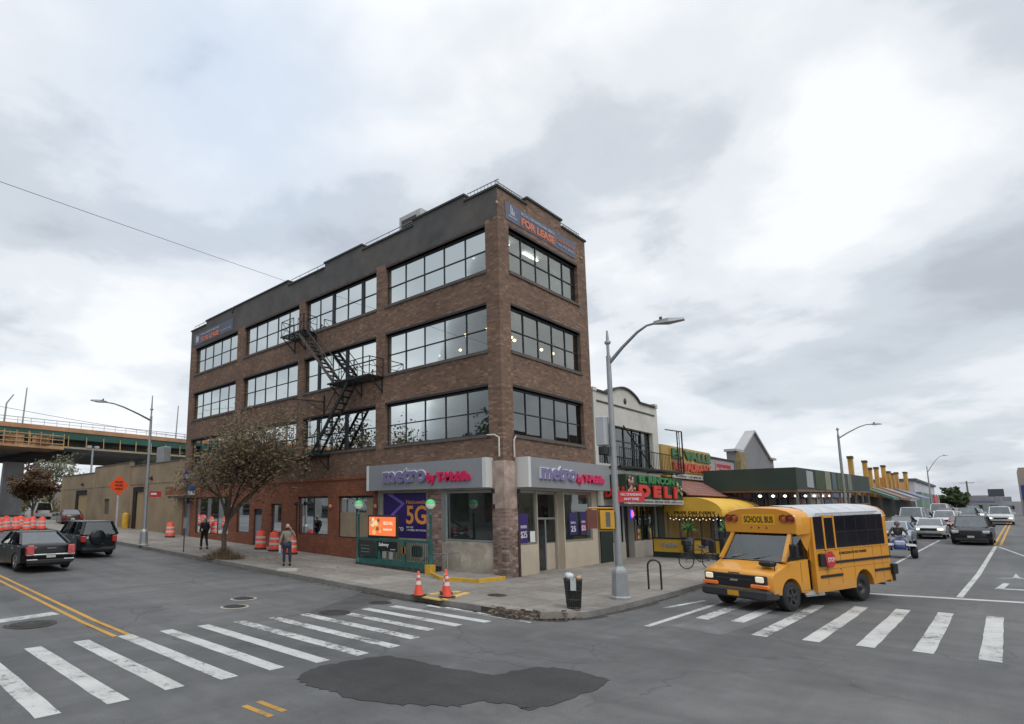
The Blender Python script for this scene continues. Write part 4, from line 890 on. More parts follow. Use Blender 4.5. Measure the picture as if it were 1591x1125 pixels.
def restaurant():
    B=thing('restaurant_building','single storey restaurant with tall yellow sign and brown tiled roof','building',(38,18,.3))
    st=mat('mustard_wall',(.45,.30,.09),.7,0,.15,.8,kind='world'); U=(1,0,0);V=(0,0,1)
    m=MB(); m.box(34.15,42.05,Y0,Y0+.4,4.62,6.45); m.box(33.8,42.1,Y0+.3,26,.3,4.6); s=m.build('wall',st,B)
    m=MB(); m.box(35.2,42.0,Y0-.05,Y0,4.95,5.66); m.box(35.2,42,Y0-.05,Y0,5.66,6.38); f=m.build('sign_panel',mat('sign_mustard',(.44,.29,.07),.5,0,.12,1),B)
    m=MB(); m.text('EL VALLE',(35.35,Y0-.10,5.72),U,V,6.4,.58,.05,0,.06); m.build('green_lettering',mat('letter_dark_green',(.02,.13,.035),.5),f)
    m=MB(); m.text('RESTAURANT',(35.45,Y0-.10,5.03),U,V,6.3,.52,.05,0,.05); m.build('red_lettering',mat('letter_brick_red',(.50,.06,.025),.5),f)
    m=MB(); m.box(35.3,41.3,Y0-.14,Y0-.06,4.58,4.84); b=m.build('white_strip',mat('strip_white',(.50,.50,.49),.5),B)
    m=MB(); m.text('PICADERAS - CUCHIFRITOS - SOPAS',(35.6,Y0-.15,4.64),U,V,5.4,.13,.01); m.build('strip_lettering',mat('ink_grey',(.10,.10,.12),.6),b)
    m=MB(); m.prism([(34.0,13.3,4.5),(34.0,11.9,3.55),(34.0,12.0,3.5),(34.0,13.3,4.4)],(8.6,0,0)); m.build('tiled_roof',m_tiles(),B)
    m=MB()
    m.box(33.9,42,Y0+.9,Y0+1,.3,3.6); m.build('shopfront',mat('dark_shopfront',(.03,.028,.03),.7),B)
    m=MB(); 
    for x in (34.3,36,37.7,39.4,41.2): m.box(x,x+.1,Y0-.1,Y0,.3,2.9)
    m.each('shopfront_post',mat('taupe_post',(.22,.19,.16),.7),B)
    rr=random.Random(12)
    for k in range(7): x=34.4+k*.95; m=MB(); m.box(x,x+.7,Y0+.8,Y0+.88,1.3+rr.random()*.2,2.2); m.build('menu_board',mat('menu_%d'%(k%3),[(.20,.10,.06),(.10,.10,.13),(.22,.17,.12)][k%3],.6,0,.5,7),B)
    return B
def m_tiles():
    m,nt,N,L,P=new_mat('terracotta_tiles'); v=coords(N,L,'world'); b=N.new('ShaderNodeTexBrick'); L.new(v,b.inputs['Vector']); b.inputs['Scale'].default_value=1
    b.inputs['Color1'].default_value=(.24,.10,.075,1); b.inputs['Color2'].default_value=(.30,.14,.11,1); b.inputs['Mortar'].default_value=(.08,.035,.03,1); b.inputs['Brick Width'].default_value=.25; b.inputs['Row Height'].default_value=.22; b.inputs['Mortar Size'].default_value=.02
    L.new(b.outputs['Color'],P.inputs['Base Color']); P.inputs['Roughness'].default_value=.8; return m
restaurant()
def awning():
    t=thing('awning','yellow quarter round awning with black FREE DELIVERY lettering over the restaurant front','awning',(38,13.3,3)); n=9; yb,yf,z0,z1=13.28,10.35,2.62,3.42
    prof=[(yb,z1)]+[(yb-1.2-(yb-1.2-yf)*math.sin(math.pi/2*k/n),z0+(z1-z0)*math.cos(math.pi/2*k/n)) for k in range(n+1)]; m=MB()
    m.prism([(33.95,y,z) for y,z in prof]+[(33.95,yb,z0)],(7.6,0,0),sm=False); a=m.build('canopy',mat('awning_yellow',(.70,.42,.05),.7,0,.1,.8,.1),t)
    m=MB(); 
    for k in range(15):
        y=yb-.2-k*(yb-yf-.2)/15; w_=(yb-yf-.2)/15; m.prism([(33.94,y,z0),(33.94,y-w_,z0),(33.94,y-w_*.8,z0-.22),(33.94,y-w_*.5,z0-.27),(33.94,y-w_*.2,z0-.22)],(.03,0,0))
    for k in range(34):
        x=33.95+k*7.6/34; w_=7.6/34; m.prism([(x,yf,z0),(x+w_,yf,z0),(x+w_*.8,yf,z0-.22),(x+w_*.5,yf,z0-.27),(x+w_*.2,yf,z0-.22)],(0,.03,0))
    m.build('valance',mat('awning_yellow',(.70,.42,.05),.7),t)
    m=MB(); m.text('FREE DELIVERY',(33.925,12.75,2.50),(0,-1,0),(0,0,1),2.1,.15,.01,0,.02); m.build('lettering',mat('ink_dark',(.04,.03,.02),.6),t)
    m=MB(); rr=random.Random(2)
    for k in range(16): m.lathe([(0,-.03),(.03,0),(0,.03)],(33.9+rr.random()*.1,13.0-k*.17,2.25-.06*(k%2)),6)
    m.each('bulb',m_emit('bulb_white',(1,.9,.7),1.6),t)
awning()
def planters():
    x=31.0
    for i,(a,b,lab) in enumerate([(11.3,12.75,'yellow panel barrier with grey lettering, nearer the deli windows'),(9.65,10.85,'yellow panel barrier with grey lettering, beside the parked bicycle')]):
        z=gz(x,0)+.15; t=thing('patio_barrier',lab,'barrier',(x,(a+b)/2,z),0,'yellow barriers round the restaurant patio')
        m=MB(); m.box(x-.03,x+.03,a,b,z+.28,z+.92); m.build('panel',mat('barrier_yellow',(.56,.33,.03),.5,0,.1,2),t)
        m=MB(); 
        for y in (a-.05,b): m.box(x-.05,x+.05,y,y+.05,z,z+1.0)
        m.box(x-.05,x+.05,a,b,z+.92,z+1.0); m.box(x-.05,x+.05,a,b,z+.02,z+.28); m.build('frame',mat('very_dark_green',(.012,.025,.020),.5),t)
        m=MB(); m.text('Valle',(x-.035,(a+b)/2+.42,z+.5),(0,-1,0),(0,0,1),.84,.24,.012,0,.03); m.build('lettering',mat('barrier_ink',(.22,.25,.33),.6),t)
    for i,(y,lab) in enumerate([(11.05,'spiky green palm in a dark tall pot between the yellow barriers'),(9.35,'spiky green palm in a dark pot next to the school bus')]):
        x=31.0; z=gz(x,0)+.15; t=thing('potted_palm',lab,'plant',(x,y,z),0,'potted palms on the restaurant patio')
        m=MB(); m.lathe([(.2,0),(.24,.1),(.30,1.05),(.26,1.05),(.24,.95),(0,.95)],(x,y,z),10); m.build('pot',mat('dark_pot',(.02,.02,.022),.5),t)
        m=MB(); m.tube([(x,y,z+.95),(x,y,z+1.35)],.05,6); m.build('trunk',mat('bark_brown',(.08,.06,.04),.9,0,.3,8),t)
        m=MB(); rr=random.Random(20+i)
        for k in range(46):
            a=rr.uniform(0,6.28); el=rr.uniform(.25,1.45); ln=rr.uniform(.5,.85); d=Vector((math.cos(a)*math.cos(el),math.sin(a)*math.cos(el),math.sin(el)))
            s=Vector((x,y,z+1.3)); u=d.cross(Vector((0,0,1))).normalized()*.028; e=s+d*ln+Vector((0,0,-.22*(1.4-el))); mid=s+d*ln*.55+Vector((0,0,.04))
            m.add([s-u*.5,s+u*.5,mid+u,mid-u,e],[(0,1,2,3),(3,2,4)])
        m.build('fronds',mat('palm_green',(.06,.18,.035),.5,0,.35,5),t)
planters()
def row():
    # grey unit with pink notice
    B=thing('grey_shop_building','low grey shop with pale pink notice beside the yellow restaurant sign','building',(44.7,18,.5)); g=mat('light_grey_wall',(.33,.34,.36),.8,0,.1,.5,kind='world')
    m=MB(); m.box(42.1,47.0,Y0,26,.3,6.15); m.build('wall',g,B); m=MB(); m.box(43.0,46.2,Y0-.05,Y0,5.2,5.95); s=m.build('notice',mat('notice_pink',(.48,.24,.24),.6),B)
    m=MB(); m.text('PARTY SUPPLIES',(43.2,Y0-.07,5.6),(1,0,0),(0,0,1),2.8,.22,.02,0,.03); m.text('RENTALS',(43.6,Y0-.07,5.28),(1,0,0),(0,0,1),2,.2,.02,0,.03); m.build('lettering',mat('notice_red',(.45,.05,.08),.6),s)
    m=MB(); m.box(42.0,47.05,Y0-.08,Y0+.3,6.15,6.25); m.build('coping',COPE,B)
    B=thing('gabled_building','grey building with steep pointed gable rising above the green site shed','building',(52,18,.5)); 
    gg=mat('slate_grey_render',(.215,.22,.235),.85,0,.12,.5,kind='world'); m=MB(); y=Y0-.02
    m.prism([(47.2,y,.3),(57.6,y,.3),(57.6,y,6.9),(56.4,y,6.9),(52.4,y,8.75),(48.9,y,6.95),(47.2,y,6.95)],(0,.5,0)); m.box(47.3,57.5,y+1.2,y+9,.3,6.5); m.build('wall',gg,B)
    m=MB(); lt=mat('pale_gable_trim',(.40,.40,.40),.8,0,.1,.6); 
    for a,b in (((48.8,6.97),(52.4,8.88)),((52.4,8.88),(56.5,6.92))): m.hexa([(a[0],y-.15,a[1]-.05),(b[0],y-.15,b[1]-.05),(b[0],y+.55,b[1]-.05),(a[0],y+.55,a[1]-.05),(a[0],y-.15,a[1]+.1),(b[0],y-.15,b[1]+.1),(b[0],y+.55,b[1]+.1),(a[0],y+.55,a[1]+.1)])
    m.box(47.0,48.95,y-.2,y+.6,6.95,7.12); m.box(56.4,57.8,y-.2,y+.6,6.9,7.06); m.build('trim',lt,B)
    m=MB(); m.box(47.3,48.6,y-.35,y,4.5,6.9); m.build('gold_pilaster',mat('old_gold',(.25,.20,.10),.7,0,.4,2),B)
    B=thing('shuttered_shop_building','dim row of shops behind the green site shed','building',(62,18,.7)); m=MB(); m.box(57.7,91.5,Y0,26,.3,6.0); m.build('wall',m_brick('old_red_brick',(.20,.09,.07),(.26,.13,.10),(.2,.18,.16)),B)
    rr=random.Random(31); cols=[(.10,.11,.13),(.20,.07,.06),(.12,.10,.08),(.22,.20,.17),(.05,.06,.09)]
    for k in range(13):
        x=42.4+k*3.7; b_=gz(x,0)+.15; m=MB(); m.box(x+.2,x+3.3,Y0-.12,Y0-.06,b_+.2,b_+2.9); m.build('shop_shutter',mat('shutter_%d'%(k%5),cols[k%5],.7,0,.4,3),B)
        m=MB(); m.box(x+.1,x+3.4,Y0-.3,Y0-.06,b_+3.0,b_+3.6); m.build('shop_signboard',mat('signboard_%d'%(k%4),[(.30,.25,.20),(.28,.06,.05),(.08,.10,.20),(.35,.32,.25)][k%4],.6,0,.5,5),B)
    B=thing('orange_pillared_building','long orange shop row with tall yellow brick piers above its roof','building',(120,18,1.5))
    oc=mat('ochre_orange',(.42,.20,.055),.8,0,.2,.4,kind='world'); m=MB(); m.box(91.6,158,Y0,26,1,6.3); m.box(122,158,Y0-.1,Y0+.4,6.3,8.0); m.build('wall',oc,B); yc=mat('yellow_ochre_brick',(.44,.26,.06),.8,0,.2,.6,kind='world'); dkc=mat('dark_brown_cap',(.10,.06,.03),.8)
    for x,z,w_ in ((93.5,9.3,2.2),(104.5,9.4,2.4),(108.6,8.6,1.6),(114.8,9.0,2.4),(122.5,9.7,3),(128,9.0,3),(133,8.9,3),(138.5,9.3,3.2),(152,10.0,6)):
        m=MB(); m.box(x,x+w_*.45,Y0-.3,Y0+.15,1.5,z); p=m.build('pier',yc,B); m=MB(); m.box(x-.1,x+w_*.45+.1,Y0-.36,Y0+.21,z,z+.3); m.build('cap',dkc,p)
    m=MB(); m.box(91.6,158,Y0-.7,Y0,1.5,4.6); m.build('shopfront',mat('dark_shopfront',(.03,.028,.03),.7),B)
    for i,(a,b,c,lab) in enumerate([(92.5,98,(.06,.17,.12),'pale green sloping awning past the end of the green site shed'),(99.5,110,(.20,.12,.09),'brown sloping awning on the orange shop row'),(112,124,(.26,.25,.26),'light grey sloping awning on the orange shop row'),(126,150,(.17,.18,.27),'long blue grey awning farthest along the orange shop row')]):
        t=thing('shop_awning',lab,'awning',((a+b)/2,12,5),0,'awnings along the orange shop row'); zb=gz(a,0); m=MB(); m.prism([(a,Y0-.75,zb+4.6),(a,9.3,zb+3.1),(a,9.3,zb+2.8),(a,Y0-.75,zb+4.4)],(b-a,0,0)); m.build('canopy',mat('shop_awning_%d'%i,c,.7,0,.15,.5),t)
    B=thing('white_gable_building','white two storey building with dark roof edge beyond the orange shops','building',(186,18,2)); m=MB(); m.box(163,211,Y0-.5,30,1.5,8.9); m.build('wall',mat('pale_white_wall',(.50,.51,.54),.8,0,.06,.2,kind='world'),B)
    m=MB(); m.box(162.6,211.4,Y0-.9,30.4,8.9,9.4); m.build('roof',mat('slate_dark',(.09,.10,.12),.8),B)
    m=MB(); m.box(163.5,211,Y0-1.3,Y0-.5,1.8,6.6); m.build('lower_front',mat('pale_green_hoarding',(.16,.24,.20),.8,0,.3,.3,kind='world'),B)
    m=MB(); m.box(192,203,Y0-1.5,Y0-1.3,4.6,6.6); m.build('red_sign',mat('shop_red',(.50,.04,.05),.6),B)
    rr=random.Random(77); x=213
    cc=[((.26,.22,.18),'brown brick shop block, first beyond the white building'),((.40,.37,.34),'pale stone shop block, second beyond the white building'),((.20,.13,.11),'dark red shop block farther along the avenue'),((.34,.36,.40),'grey shop block near the end of the avenue'),((.45,.38,.30),'cream shop block at the end of the avenue')]
    for k,(c,lab) in enumerate(cc):
        w_=rr.uniform(26,40); h=rr.uniform(4.2,6.0); B=thing('distant_shop_building',lab,'building',(x+w_/2,18,2),0,'far blocks along the avenue'); m=MB(); m.box(x,x+w_,Y0,26,1.5,1.9+h); m.build('wall',mat('far_wall_%d'%k,c,.85,0,.2,.15,kind='world'),B)
        m=MB(); m.box(x,x+w_,Y0-.6,Y0,1.6,4.6); m.build('shopfront',mat('far_front_%d'%(k%3),[(.07,.06,.07),(.12,.08,.07),(.08,.10,.12)][k%3],.7,0,.6,.5),B); x+=w_+2
row()
def far_avenue():
    # across and at the end of the avenue
    def blk(lab,x0,x1,y0,y1,z1,c,extra=None,name='distant_building'):
        B=thing(name,lab,'building',((x0+x1)/2,(y0+y1)/2,2)); m=MB(); m.box(x0,x1,y0,y1,1.5,z1); m.build('wall',mat(lab[:18].replace(' ','_'),c,.85,0,.15,.12,kind='world'),B)
        m=MB(); n=max(2,int((y1-y0)/4))
        for k in range(n):
            y=y0+(y1-y0)*(k+.5)/n
            for z in ((3.5,) if z1<10 else (5,8.5,12,15.5,19)): 
                if z+1.5<z1: m.box(x0-.1,x0,y-1,y+1,z,z+1.4)
        m.build('window_band',GLK,B)
        if extra: extra(B)
        return B
    def band(c,z0,z1,x0,y0,y1):
        def f(B): m=MB(); m.box(x0-.8,x0,y0,y1,z0,z1); m.build('blue_fascia',mat('fascia_blue',(.03,.05,.20),.6),B)
        return f
    blk('tan block with a blue fascia across the avenue, at the right edge',165,185,-24,-2.2,11.0,(.33,.27,.22),band(0,5.0,7.6,165,-24,-2.2))
    blk('dark flat building at the far end of the avenue',420,445,-2,20,9.8,(.24,.25,.28))
    blk('brown wide building behind the utility poles',470,500,4,40,11.5,(.30,.26,.25))
    blk('dull purple shops facing the avenue end',330,340,3,16,6.8,(.16,.13,.19))
    blk('grey sheds right of the purple shops',345,360,-16,1,6.6,(.36,.36,.38))
    blk('pale blue sheds nearest the tan block',260,275,-14,-5,5.8,(.22,.25,.38))
    blk('green grey sheds behind the silver queue',300,315,1,9,5.6,(.25,.28,.26))
    t=thing('billboard','dark billboard on posts high above the far end of the avenue','billboard',(380,-5,2)); m=MB(); m.box(380,381,.2,5.3,9.2,12.6); m.build('panel',mat('billboard_dark',(.06,.07,.085),.7),t); m=MB()
    for y in (1.4,4.2): m.box(380,381,y-.2,y+.2,2,9.2)
    m.build('support',STEEL,t)
    for i,(x,y,h,lab) in enumerate([(265,8.2,10.4,'tall wooden utility pole with crossarm above the distant traffic'),(330,15,10.5,'smaller utility pole left of the tall one far down the avenue')]):
        t=thing('utility_pole',lab,'utility pole',(x,y,1.9)); m=MB(); m.tube([(x,y,1.9),(x,y,1.9+h)],[.3,.2],6); m.build('pole',mat('old_pole_wood',(.16,.14,.13),.9),t); m=MB(); m.bar((x,y-1.8,1.3+h),(x,y+1.8,1.3+h),.16); m.build('crossarm',mat('old_pole_wood',(.16,.14,.13),.9),t)
far_avenue()
def shed():
    t=thing('site_shed','long green plywood site shed on steel posts over the pavement','scaffold',(53,11,.5))
    G=mat('shed_green_ply',(.026,.045,.037),.75,0,.18,.5,.2,kind='world',dirt=((.06,.075,.05),.4)); m=MB()
    x0,x1,yf,yb=40.2,66.5,8.2,13.15; n=12
    def zt(x): return 5.18+(x-x0)*.019
    for k in range(n):
        a=x0+(x1-x0)*k/n;b=x0+(x1-x0)*(k+1)/n
        m.hexa([(a,yf,zt(a)-1.28),(b,yf,zt(b)-1.28),(b,yf+.06,zt(b)-1.28),(a,yf+.06,zt(a)-1.28),(a,yf,zt(a)),(b,yf,zt(b)),(b,yf+.06,zt(b)),(a,yf+.06,zt(a))])
    m.box(x0-.06,x0,yf,yb,3.9,5.18); m.build('parapet_board',G,t)
    m=MB(); m.hexa([(x0,yf,3.78),(x1,yf,4.28),(x1,yb,4.28),(x0,yb,3.78),(x0,yf,3.9),(x1,yf,4.4),(x1,yb,4.4),(x0,yb,3.9)]); m.build('deck',mat('shed_timber_deck',(.20,.13,.085),.85,0,.2,1,kind='world'),t)
    pale=mat('pale_panel',(.38,.39,.40),.7,0,.1,1); m=MB(); m.box(42.6,44.3,yf-.03,yf-.005,4.1,5.1); m.build('notice_board',pale,t)
    for a,b,c in ((48.0,49.6,(.26,.26,.18)),(50.2,51.6,(.10,.14,.15)),(56.0,57.6,(.18,.20,.17)),(52,55.5,(.075,.09,.05)),(45,47.8,(.055,.075,.035))):
        m=MB(); m.box(a,b,yf-.025,yf-.004,zt(a)-1.24,zt(a)-.02); m.build('odd_board',mat('odd_board_%d'%int(a),c,.8,0,.2,1),t)
    st=mat('shed_post_grey',(.20,.20,.18),.6,.3,.2,2)
    for k in range(9):
        x=x0+.2+k*3.2
        for y in (yf+.1,yb-.3): m=MB(); m.box(x-.06,x+.06,y-.06,y+.06,gz(x,0)+.15,3.85+(x-x0)*.019); m.build('post',st,t)
    m=MB()
    for k in range(8): x=x0+.2+k*3.2; m.bar((x,yf+.1,gz(x,0)+2.6),(x+3.2,yf+.1,gz(x,0)+2.6),.05); m.bar((x,yb-.3,gz(x,0)+.6),(x+3.2,yb-.3,gz(x,0)+2.7),.04)
    m.build('brace',st,t)
    m=MB()
    for k in range(8): x=x0+1.5+k*3.0; m.lathe([(0,-.09),(.1,-.02),(.08,.05),(0,.08)],(x,10.5,3.55+(x-x0)*.019),8)
    m.each('shed_lamp',m_emit('shed_lamp_white',(1,1,.95),5),t)
shed()
# ------------------------------------------------------------------ subway entrance
def subway():
    z=.15; t=thing('subway_entrance','teal iron subway stair enclosure with two green and white globe lamps beside the phone shop','subway entrance',(18.1,18.2,z))
    # stair well under the pavement
    m=MB(); c=mat('stair_concrete',(.12,.115,.11),.9,0,.2,3)
    for k in range(16): y=16.2+k*.25; m.box(17.63,18.61,y,y+.26,-3.2,.13-k*.17-.17)
    m.box(17.5,17.62,16.15,20.2,-3.2,.0); m.box(18.62,18.75,16.15,20.2,-3.2,.0); m.box(17.5,18.75,20.2,20.3,-3.2,.0); m.build('stair',c,t)
    m=MB(); m.box(17.45,17.62,15.9,20.45,.12,.36); m.box(18.62,18.76,16.5,20.45,.12,.36); m.box(17.62,18.62,20.3,20.45,.12,.36); m.build('plinth',mat('crumbling_plinth',(.05,.048,.045),.95,0,.6,3,.8,kind='world'),t)
    X=17.53; m=MB()
    for y in (20.38,18.95,17.45,15.98): m.box(X-.06,X+.06,y-.06,y+.06,.36,1.42)
    m.box(X-.05,X+.05,15.98,20.38,1.36,1.46); m.box(X-.04,X+.04,15.98,20.38,.36,.58)
    m.box(X,18.7,20.33,20.43,1.36,1.46); m.box(X,18.7,20.35,20.41,.36,.6); m.box(18.62,18.72,20.33,20.43,.36,1.46)
    m.build('rail_frame',TEAL,t)
    m=MB()
    for k in range(41): y=16.1+k*.104; m.bar((X,y,.62),(X,y,1.36),.018)
    m.build('rail_bars',mat('teal_bars',(.02,.075,.07),.5,0,.2),t,kind='stuff')
    m=MB(); m.box(X-.075,X-.05,19.25,20.25,.68,1.30); p=m.build('map_board',mat('board_dark',(.025,.035,.035),.5),t)
    m=MB(); [m.text(s,(X-.08,20.1,1.1-.13*k),(0,-1,0),(0,0,1),.55,.05,.008) for k,s in enumerate(['Brooklyn','Manhattan','Downtown'])]; m.build('map_lettering',mat('grey_ink',(.28,.30,.30),.6),p)
    m=MB(); m.box(X-.075,X-.05,17.85,19.0,.95,1.34); p=m.build('name_board',mat('sign_black',(.012,.012,.013),.45),t)
    m=MB(); m.text('Subway',(X-.08,18.93,1.10),(0,-1,0),(0,0,1),.62,.19,.01,0,.03); m.text('N R W',(X-.08,18.2,1.0),(0,-1,0),(0,0,1),.28,.05,.01); m.build('sign_lettering',WHITE,p)
    m=MB(); m.box(X-.07,X-.05,18.5,18.72,.66,.92); m.box(X-.07,X-.05,18.1,18.3,.62,.92); m.build('notice',mat('notice_grey',(.30,.32,.33),.6),t)
    m=MB(); m.rbox(X+.08,X+.35,16.75,17.15,.78,1.22,.03); m.build('meter_box',BLK,t)
    m=MB(); m.box(X-.06,X-.04,17.35,17.55,.9,1.16); m.build('orange_tag',mat('tag_orange',(.62,.25,.04),.6),t)
    for y,xx in ((20.38,X),(15.98,X)):
        m=MB(); m.lathe([(.12,0),(.12,.15),(.07,.2),(.06,1.0),(.05,2.05),(.085,2.1),(.085,2.16),(.04,2.2),(.04,2.36)],(xx,y,.36),12); p=m.build('lamp_post',TEAL,t)
        m=MB(); m.lathe([(.04,-.2),(.12,-.16),(.185,-.08),(.2,0)],(xx,y,2.92),16); m.build('globe_lower',m_emit('globe_milk',(.62,.68,.62),.25),p)
        m=MB(); m.lathe([(.2,0),(.185,.08),(.12,.16),(0,.2)],(xx,y,2.92),16); m.build('globe_upper',m_emit('globe_green',(.09,.50,.17),.35),p)
    # stair hand rails at the open end
    m=MB()
    for x in (17.75,18.5): m.tube([(x,15.3,1.0),(x,16.1,.95),(x,18.4,-.5)],.025,6); m.tube([(x,15.3,.15),(x,15.3,1.0)],.025,6); m.tube([(x,16.15,.1),(x,16.15,.95)],.02,6)
    m.build('handrail',STEEL,t)
    t=thing('advertising_screen','lit orange advertising screen in a black frame above the subway railing','screen',(17.6,18.75,1.46)); m=MB(); m.rbox(17.5,17.62,17.85,19.72,1.48,2.46,.02); m.build('casing',BLK,t)
    s=MB(); s.box(17.485,17.499,17.95,19.62,1.58,2.38); s.build('display',m_emit('screen_orange',(.75,.16,.05),.9),t)
    rr=random.Random(3); cols=[(.8,.45,.15),(.75,.62,.35),(.10,.08,.05),(.7,.25,.1)]
    for k in range(16):
        s=MB(); s.disc((17.483-.0007*k,19.5-rr.random()*.7,1.7+rr.random()*.58),(-1,0,0),rr.uniform(.05,.13),9); s.build('display_image',m_emit('screen_dish_%d'%(k%4),cols[k%4],.7),t)
    s=MB(); s.text('HELLO FALL',(17.48,18.7,2.05),(0,-1,0),(0,0,1),.6,.14,.005); s.text('ORDER NOW',(17.48,18.7,1.8),(0,-1,0),(0,0,1),.55,.09,.005); s.build('display_lettering',m_emit('screen_text',(1,.75,.55),.8),t)
    # yellow edged landing
    t=thing('stair_landing','low concrete landing with chipped yellow painted edge at the foot of the corner column','landing',(17.8,14.6,.15)); P=[(17.45,15.95),(16.55,14.6),(16.85,13.15),(18.4,13.1),(18.72,13.8),(18.75,15.95)]
    m=MB(); m.prism([(x,y,.15) for x,y in P],(0,0,.11)); m.build('slab',CONC,t); m=MB()
    for a,b in zip(P[:4],P[1:4]): m.bar((*a,.21),(*b,.21),.1,.13)
    m.bar((17.35,15.95,.3),(16.5,14.6,.21),.1,.13) if False else None
    m.box(17.3,17.6,15.8,16.1,.15,.55); m.build('yellow_edge',YEL,t)
subway()
# ------------------------------------------------------------------ cones, boards, bin, racks
def cone(x,y,z,label,rz=0,lean=0):
    t=thing('traffic_cone',label,'traffic cone',(x,y,z),rz,'traffic cones by the kerb'); m=MB(True)
    m.rbox(-.19,.19,-.19,.19,0,.035,.012); m.build('base',RUB,t); m=MB(True); m.lathe([(.145,.03),(.135,.06),(.085,.33)],(0,0,0),16); m.lathe([(.068,.44),(.055,.53)],(0,0,0),16); m.lathe([(.045,.6),(.028,.71),(0,.715)],(0,0,0),16); m.build('body',ORG,t)
    m=MB(True); m.lathe([(.087,.33),(.067,.44)],(0,0,0),16); m.build('reflective_band',REFL,t); m=MB(True); m.lathe([(.056,.53),(.044,.60)],(0,0,0),16); m.build('reflective_band',REFL,t)
cone(12.90,12.26,.185,'orange cone on the left, standing alone at the kerb edge',.3)
cone(13.95,12.10,.185,'orange cone at the back of the pair by the kerb',.8)
cone(13.30,11.50,.185,'orange cone in front of the pair by the kerb',.1)
def boards():
    W_=mat('yellow_timber',(.62,.43,.13),.75,0,.2,2,.3,dirt=((.25,.2,.12),.5))
    for lab,a,b in (('yellow timber board lying along the kerb under the cones',(12.95,12.55),(12.88,11.35)),('yellow timber board lying towards the building beside the cones',(12.95,11.35),(14.55,11.75)),('short yellow timber board lying behind the cones',(13.45,12.35),(14.6,12.1))):
        t=thing('timber_board',lab,'board',(*a,.15),0,'yellow boards under the cones'); m=MB(); m.bar((*a,.167),(*b,.167),.2,.03); m.build('plank',W_,t)
boards()
def rubble():
    st=mat('broken_granite',(.22,.20,.175),.95,0,.25,4,.8,kind='world',dirt=((.10,.08,.06),.4)); rr=random.Random(9)
    def rock(x,y,z,sx,sy,sz,rz,name,lab,cat):
        m=MB(True); P=[]
        for dx,dy,dz in ((-1,-1,0),(1,-1,0),(1,1,0),(-1,1,0),(-.85,-.9,1),(.9,-.85,1),(.85,.9,1),(-.9,.8,1)): P.append((dx*sx/2*rr.uniform(.88,1.05),dy*sy/2*rr.uniform(.88,1.05),dz*sz*rr.uniform(.85,1.05)))
        m.hexa(P); o=m.build(name,st); o.location=(x,y,z); o.rotation_euler=(rr.uniform(-.08,.08),rr.uniform(-.08,.08),rz); tag(o,lab,cat,'broken kerb stones at the corner')
    rock(13.33,8.14,.04,.60,.36,.17,-.80,'kerb_stone_block','big square loose kerb block left of the litter bin','stone'); rock(13.84,7.86,.03,.46,.32,.15,-.45,'kerb_stone_block','smaller tilted kerb block in front of the litter bin','stone')
    m=MB()
    for k in range(320):
        t_=rr.random()*6.8+.6; i_=int(t_); q=t_-i_; A_=[(12.97,10.0),(12.88,9.5),(12.80,9.0),(12.85,8.65),(13.0,8.38),(13.25,8.1),(13.55,7.88),(13.9,7.70),(14.3,7.62)]; in_=rr.uniform(-.07,.34); x=A_[i_][0]+(A_[i_+1][0]-A_[i_][0])*q+in_*.75; y=A_[i_][1]+(A_[i_+1][1]-A_[i_][1])*q+in_*.65; r=rr.uniform(.02,.055); zz=max(0,in_)*.35
        m.hexa([(x+dx*r*rr.uniform(.6,1.2),y+dy*r*rr.uniform(.6,1.2),zz+(.0 if dz<0 else r*rr.uniform(.9,1.8))) for dx,dy,dz in((-1,-1,-1),(1,-1,-1),(1,1,-1),(-1,1,-1),(-1,-1,1),(1,-1,1),(1,1,1),(-1,1,1))])
    m.build('rubble',mat('rubble_brown',(.13,.10,.08),.95,0,.6,9,.8,kind='world'),kind='stuff')
    t=tag(MB(True).hexa([(-.42,-.16,0),(.42,-.14,0),(.40,.15,0),(-.4,.17,0),(-.38,-.13,.10),(.4,-.12,.09),(.38,.12,.10),(-.39,.13,.09)]).build('concrete_slab',mat('pale_slab',(.40,.38,.33),.9,0,.12,3,.4)),'loose pale concrete slab lying on the pavement before the masked person','slab'); t.location=(13.55,20.0,.15+gz(0,20)); t.rotation_euler=(0,0,-.9)
rubble()
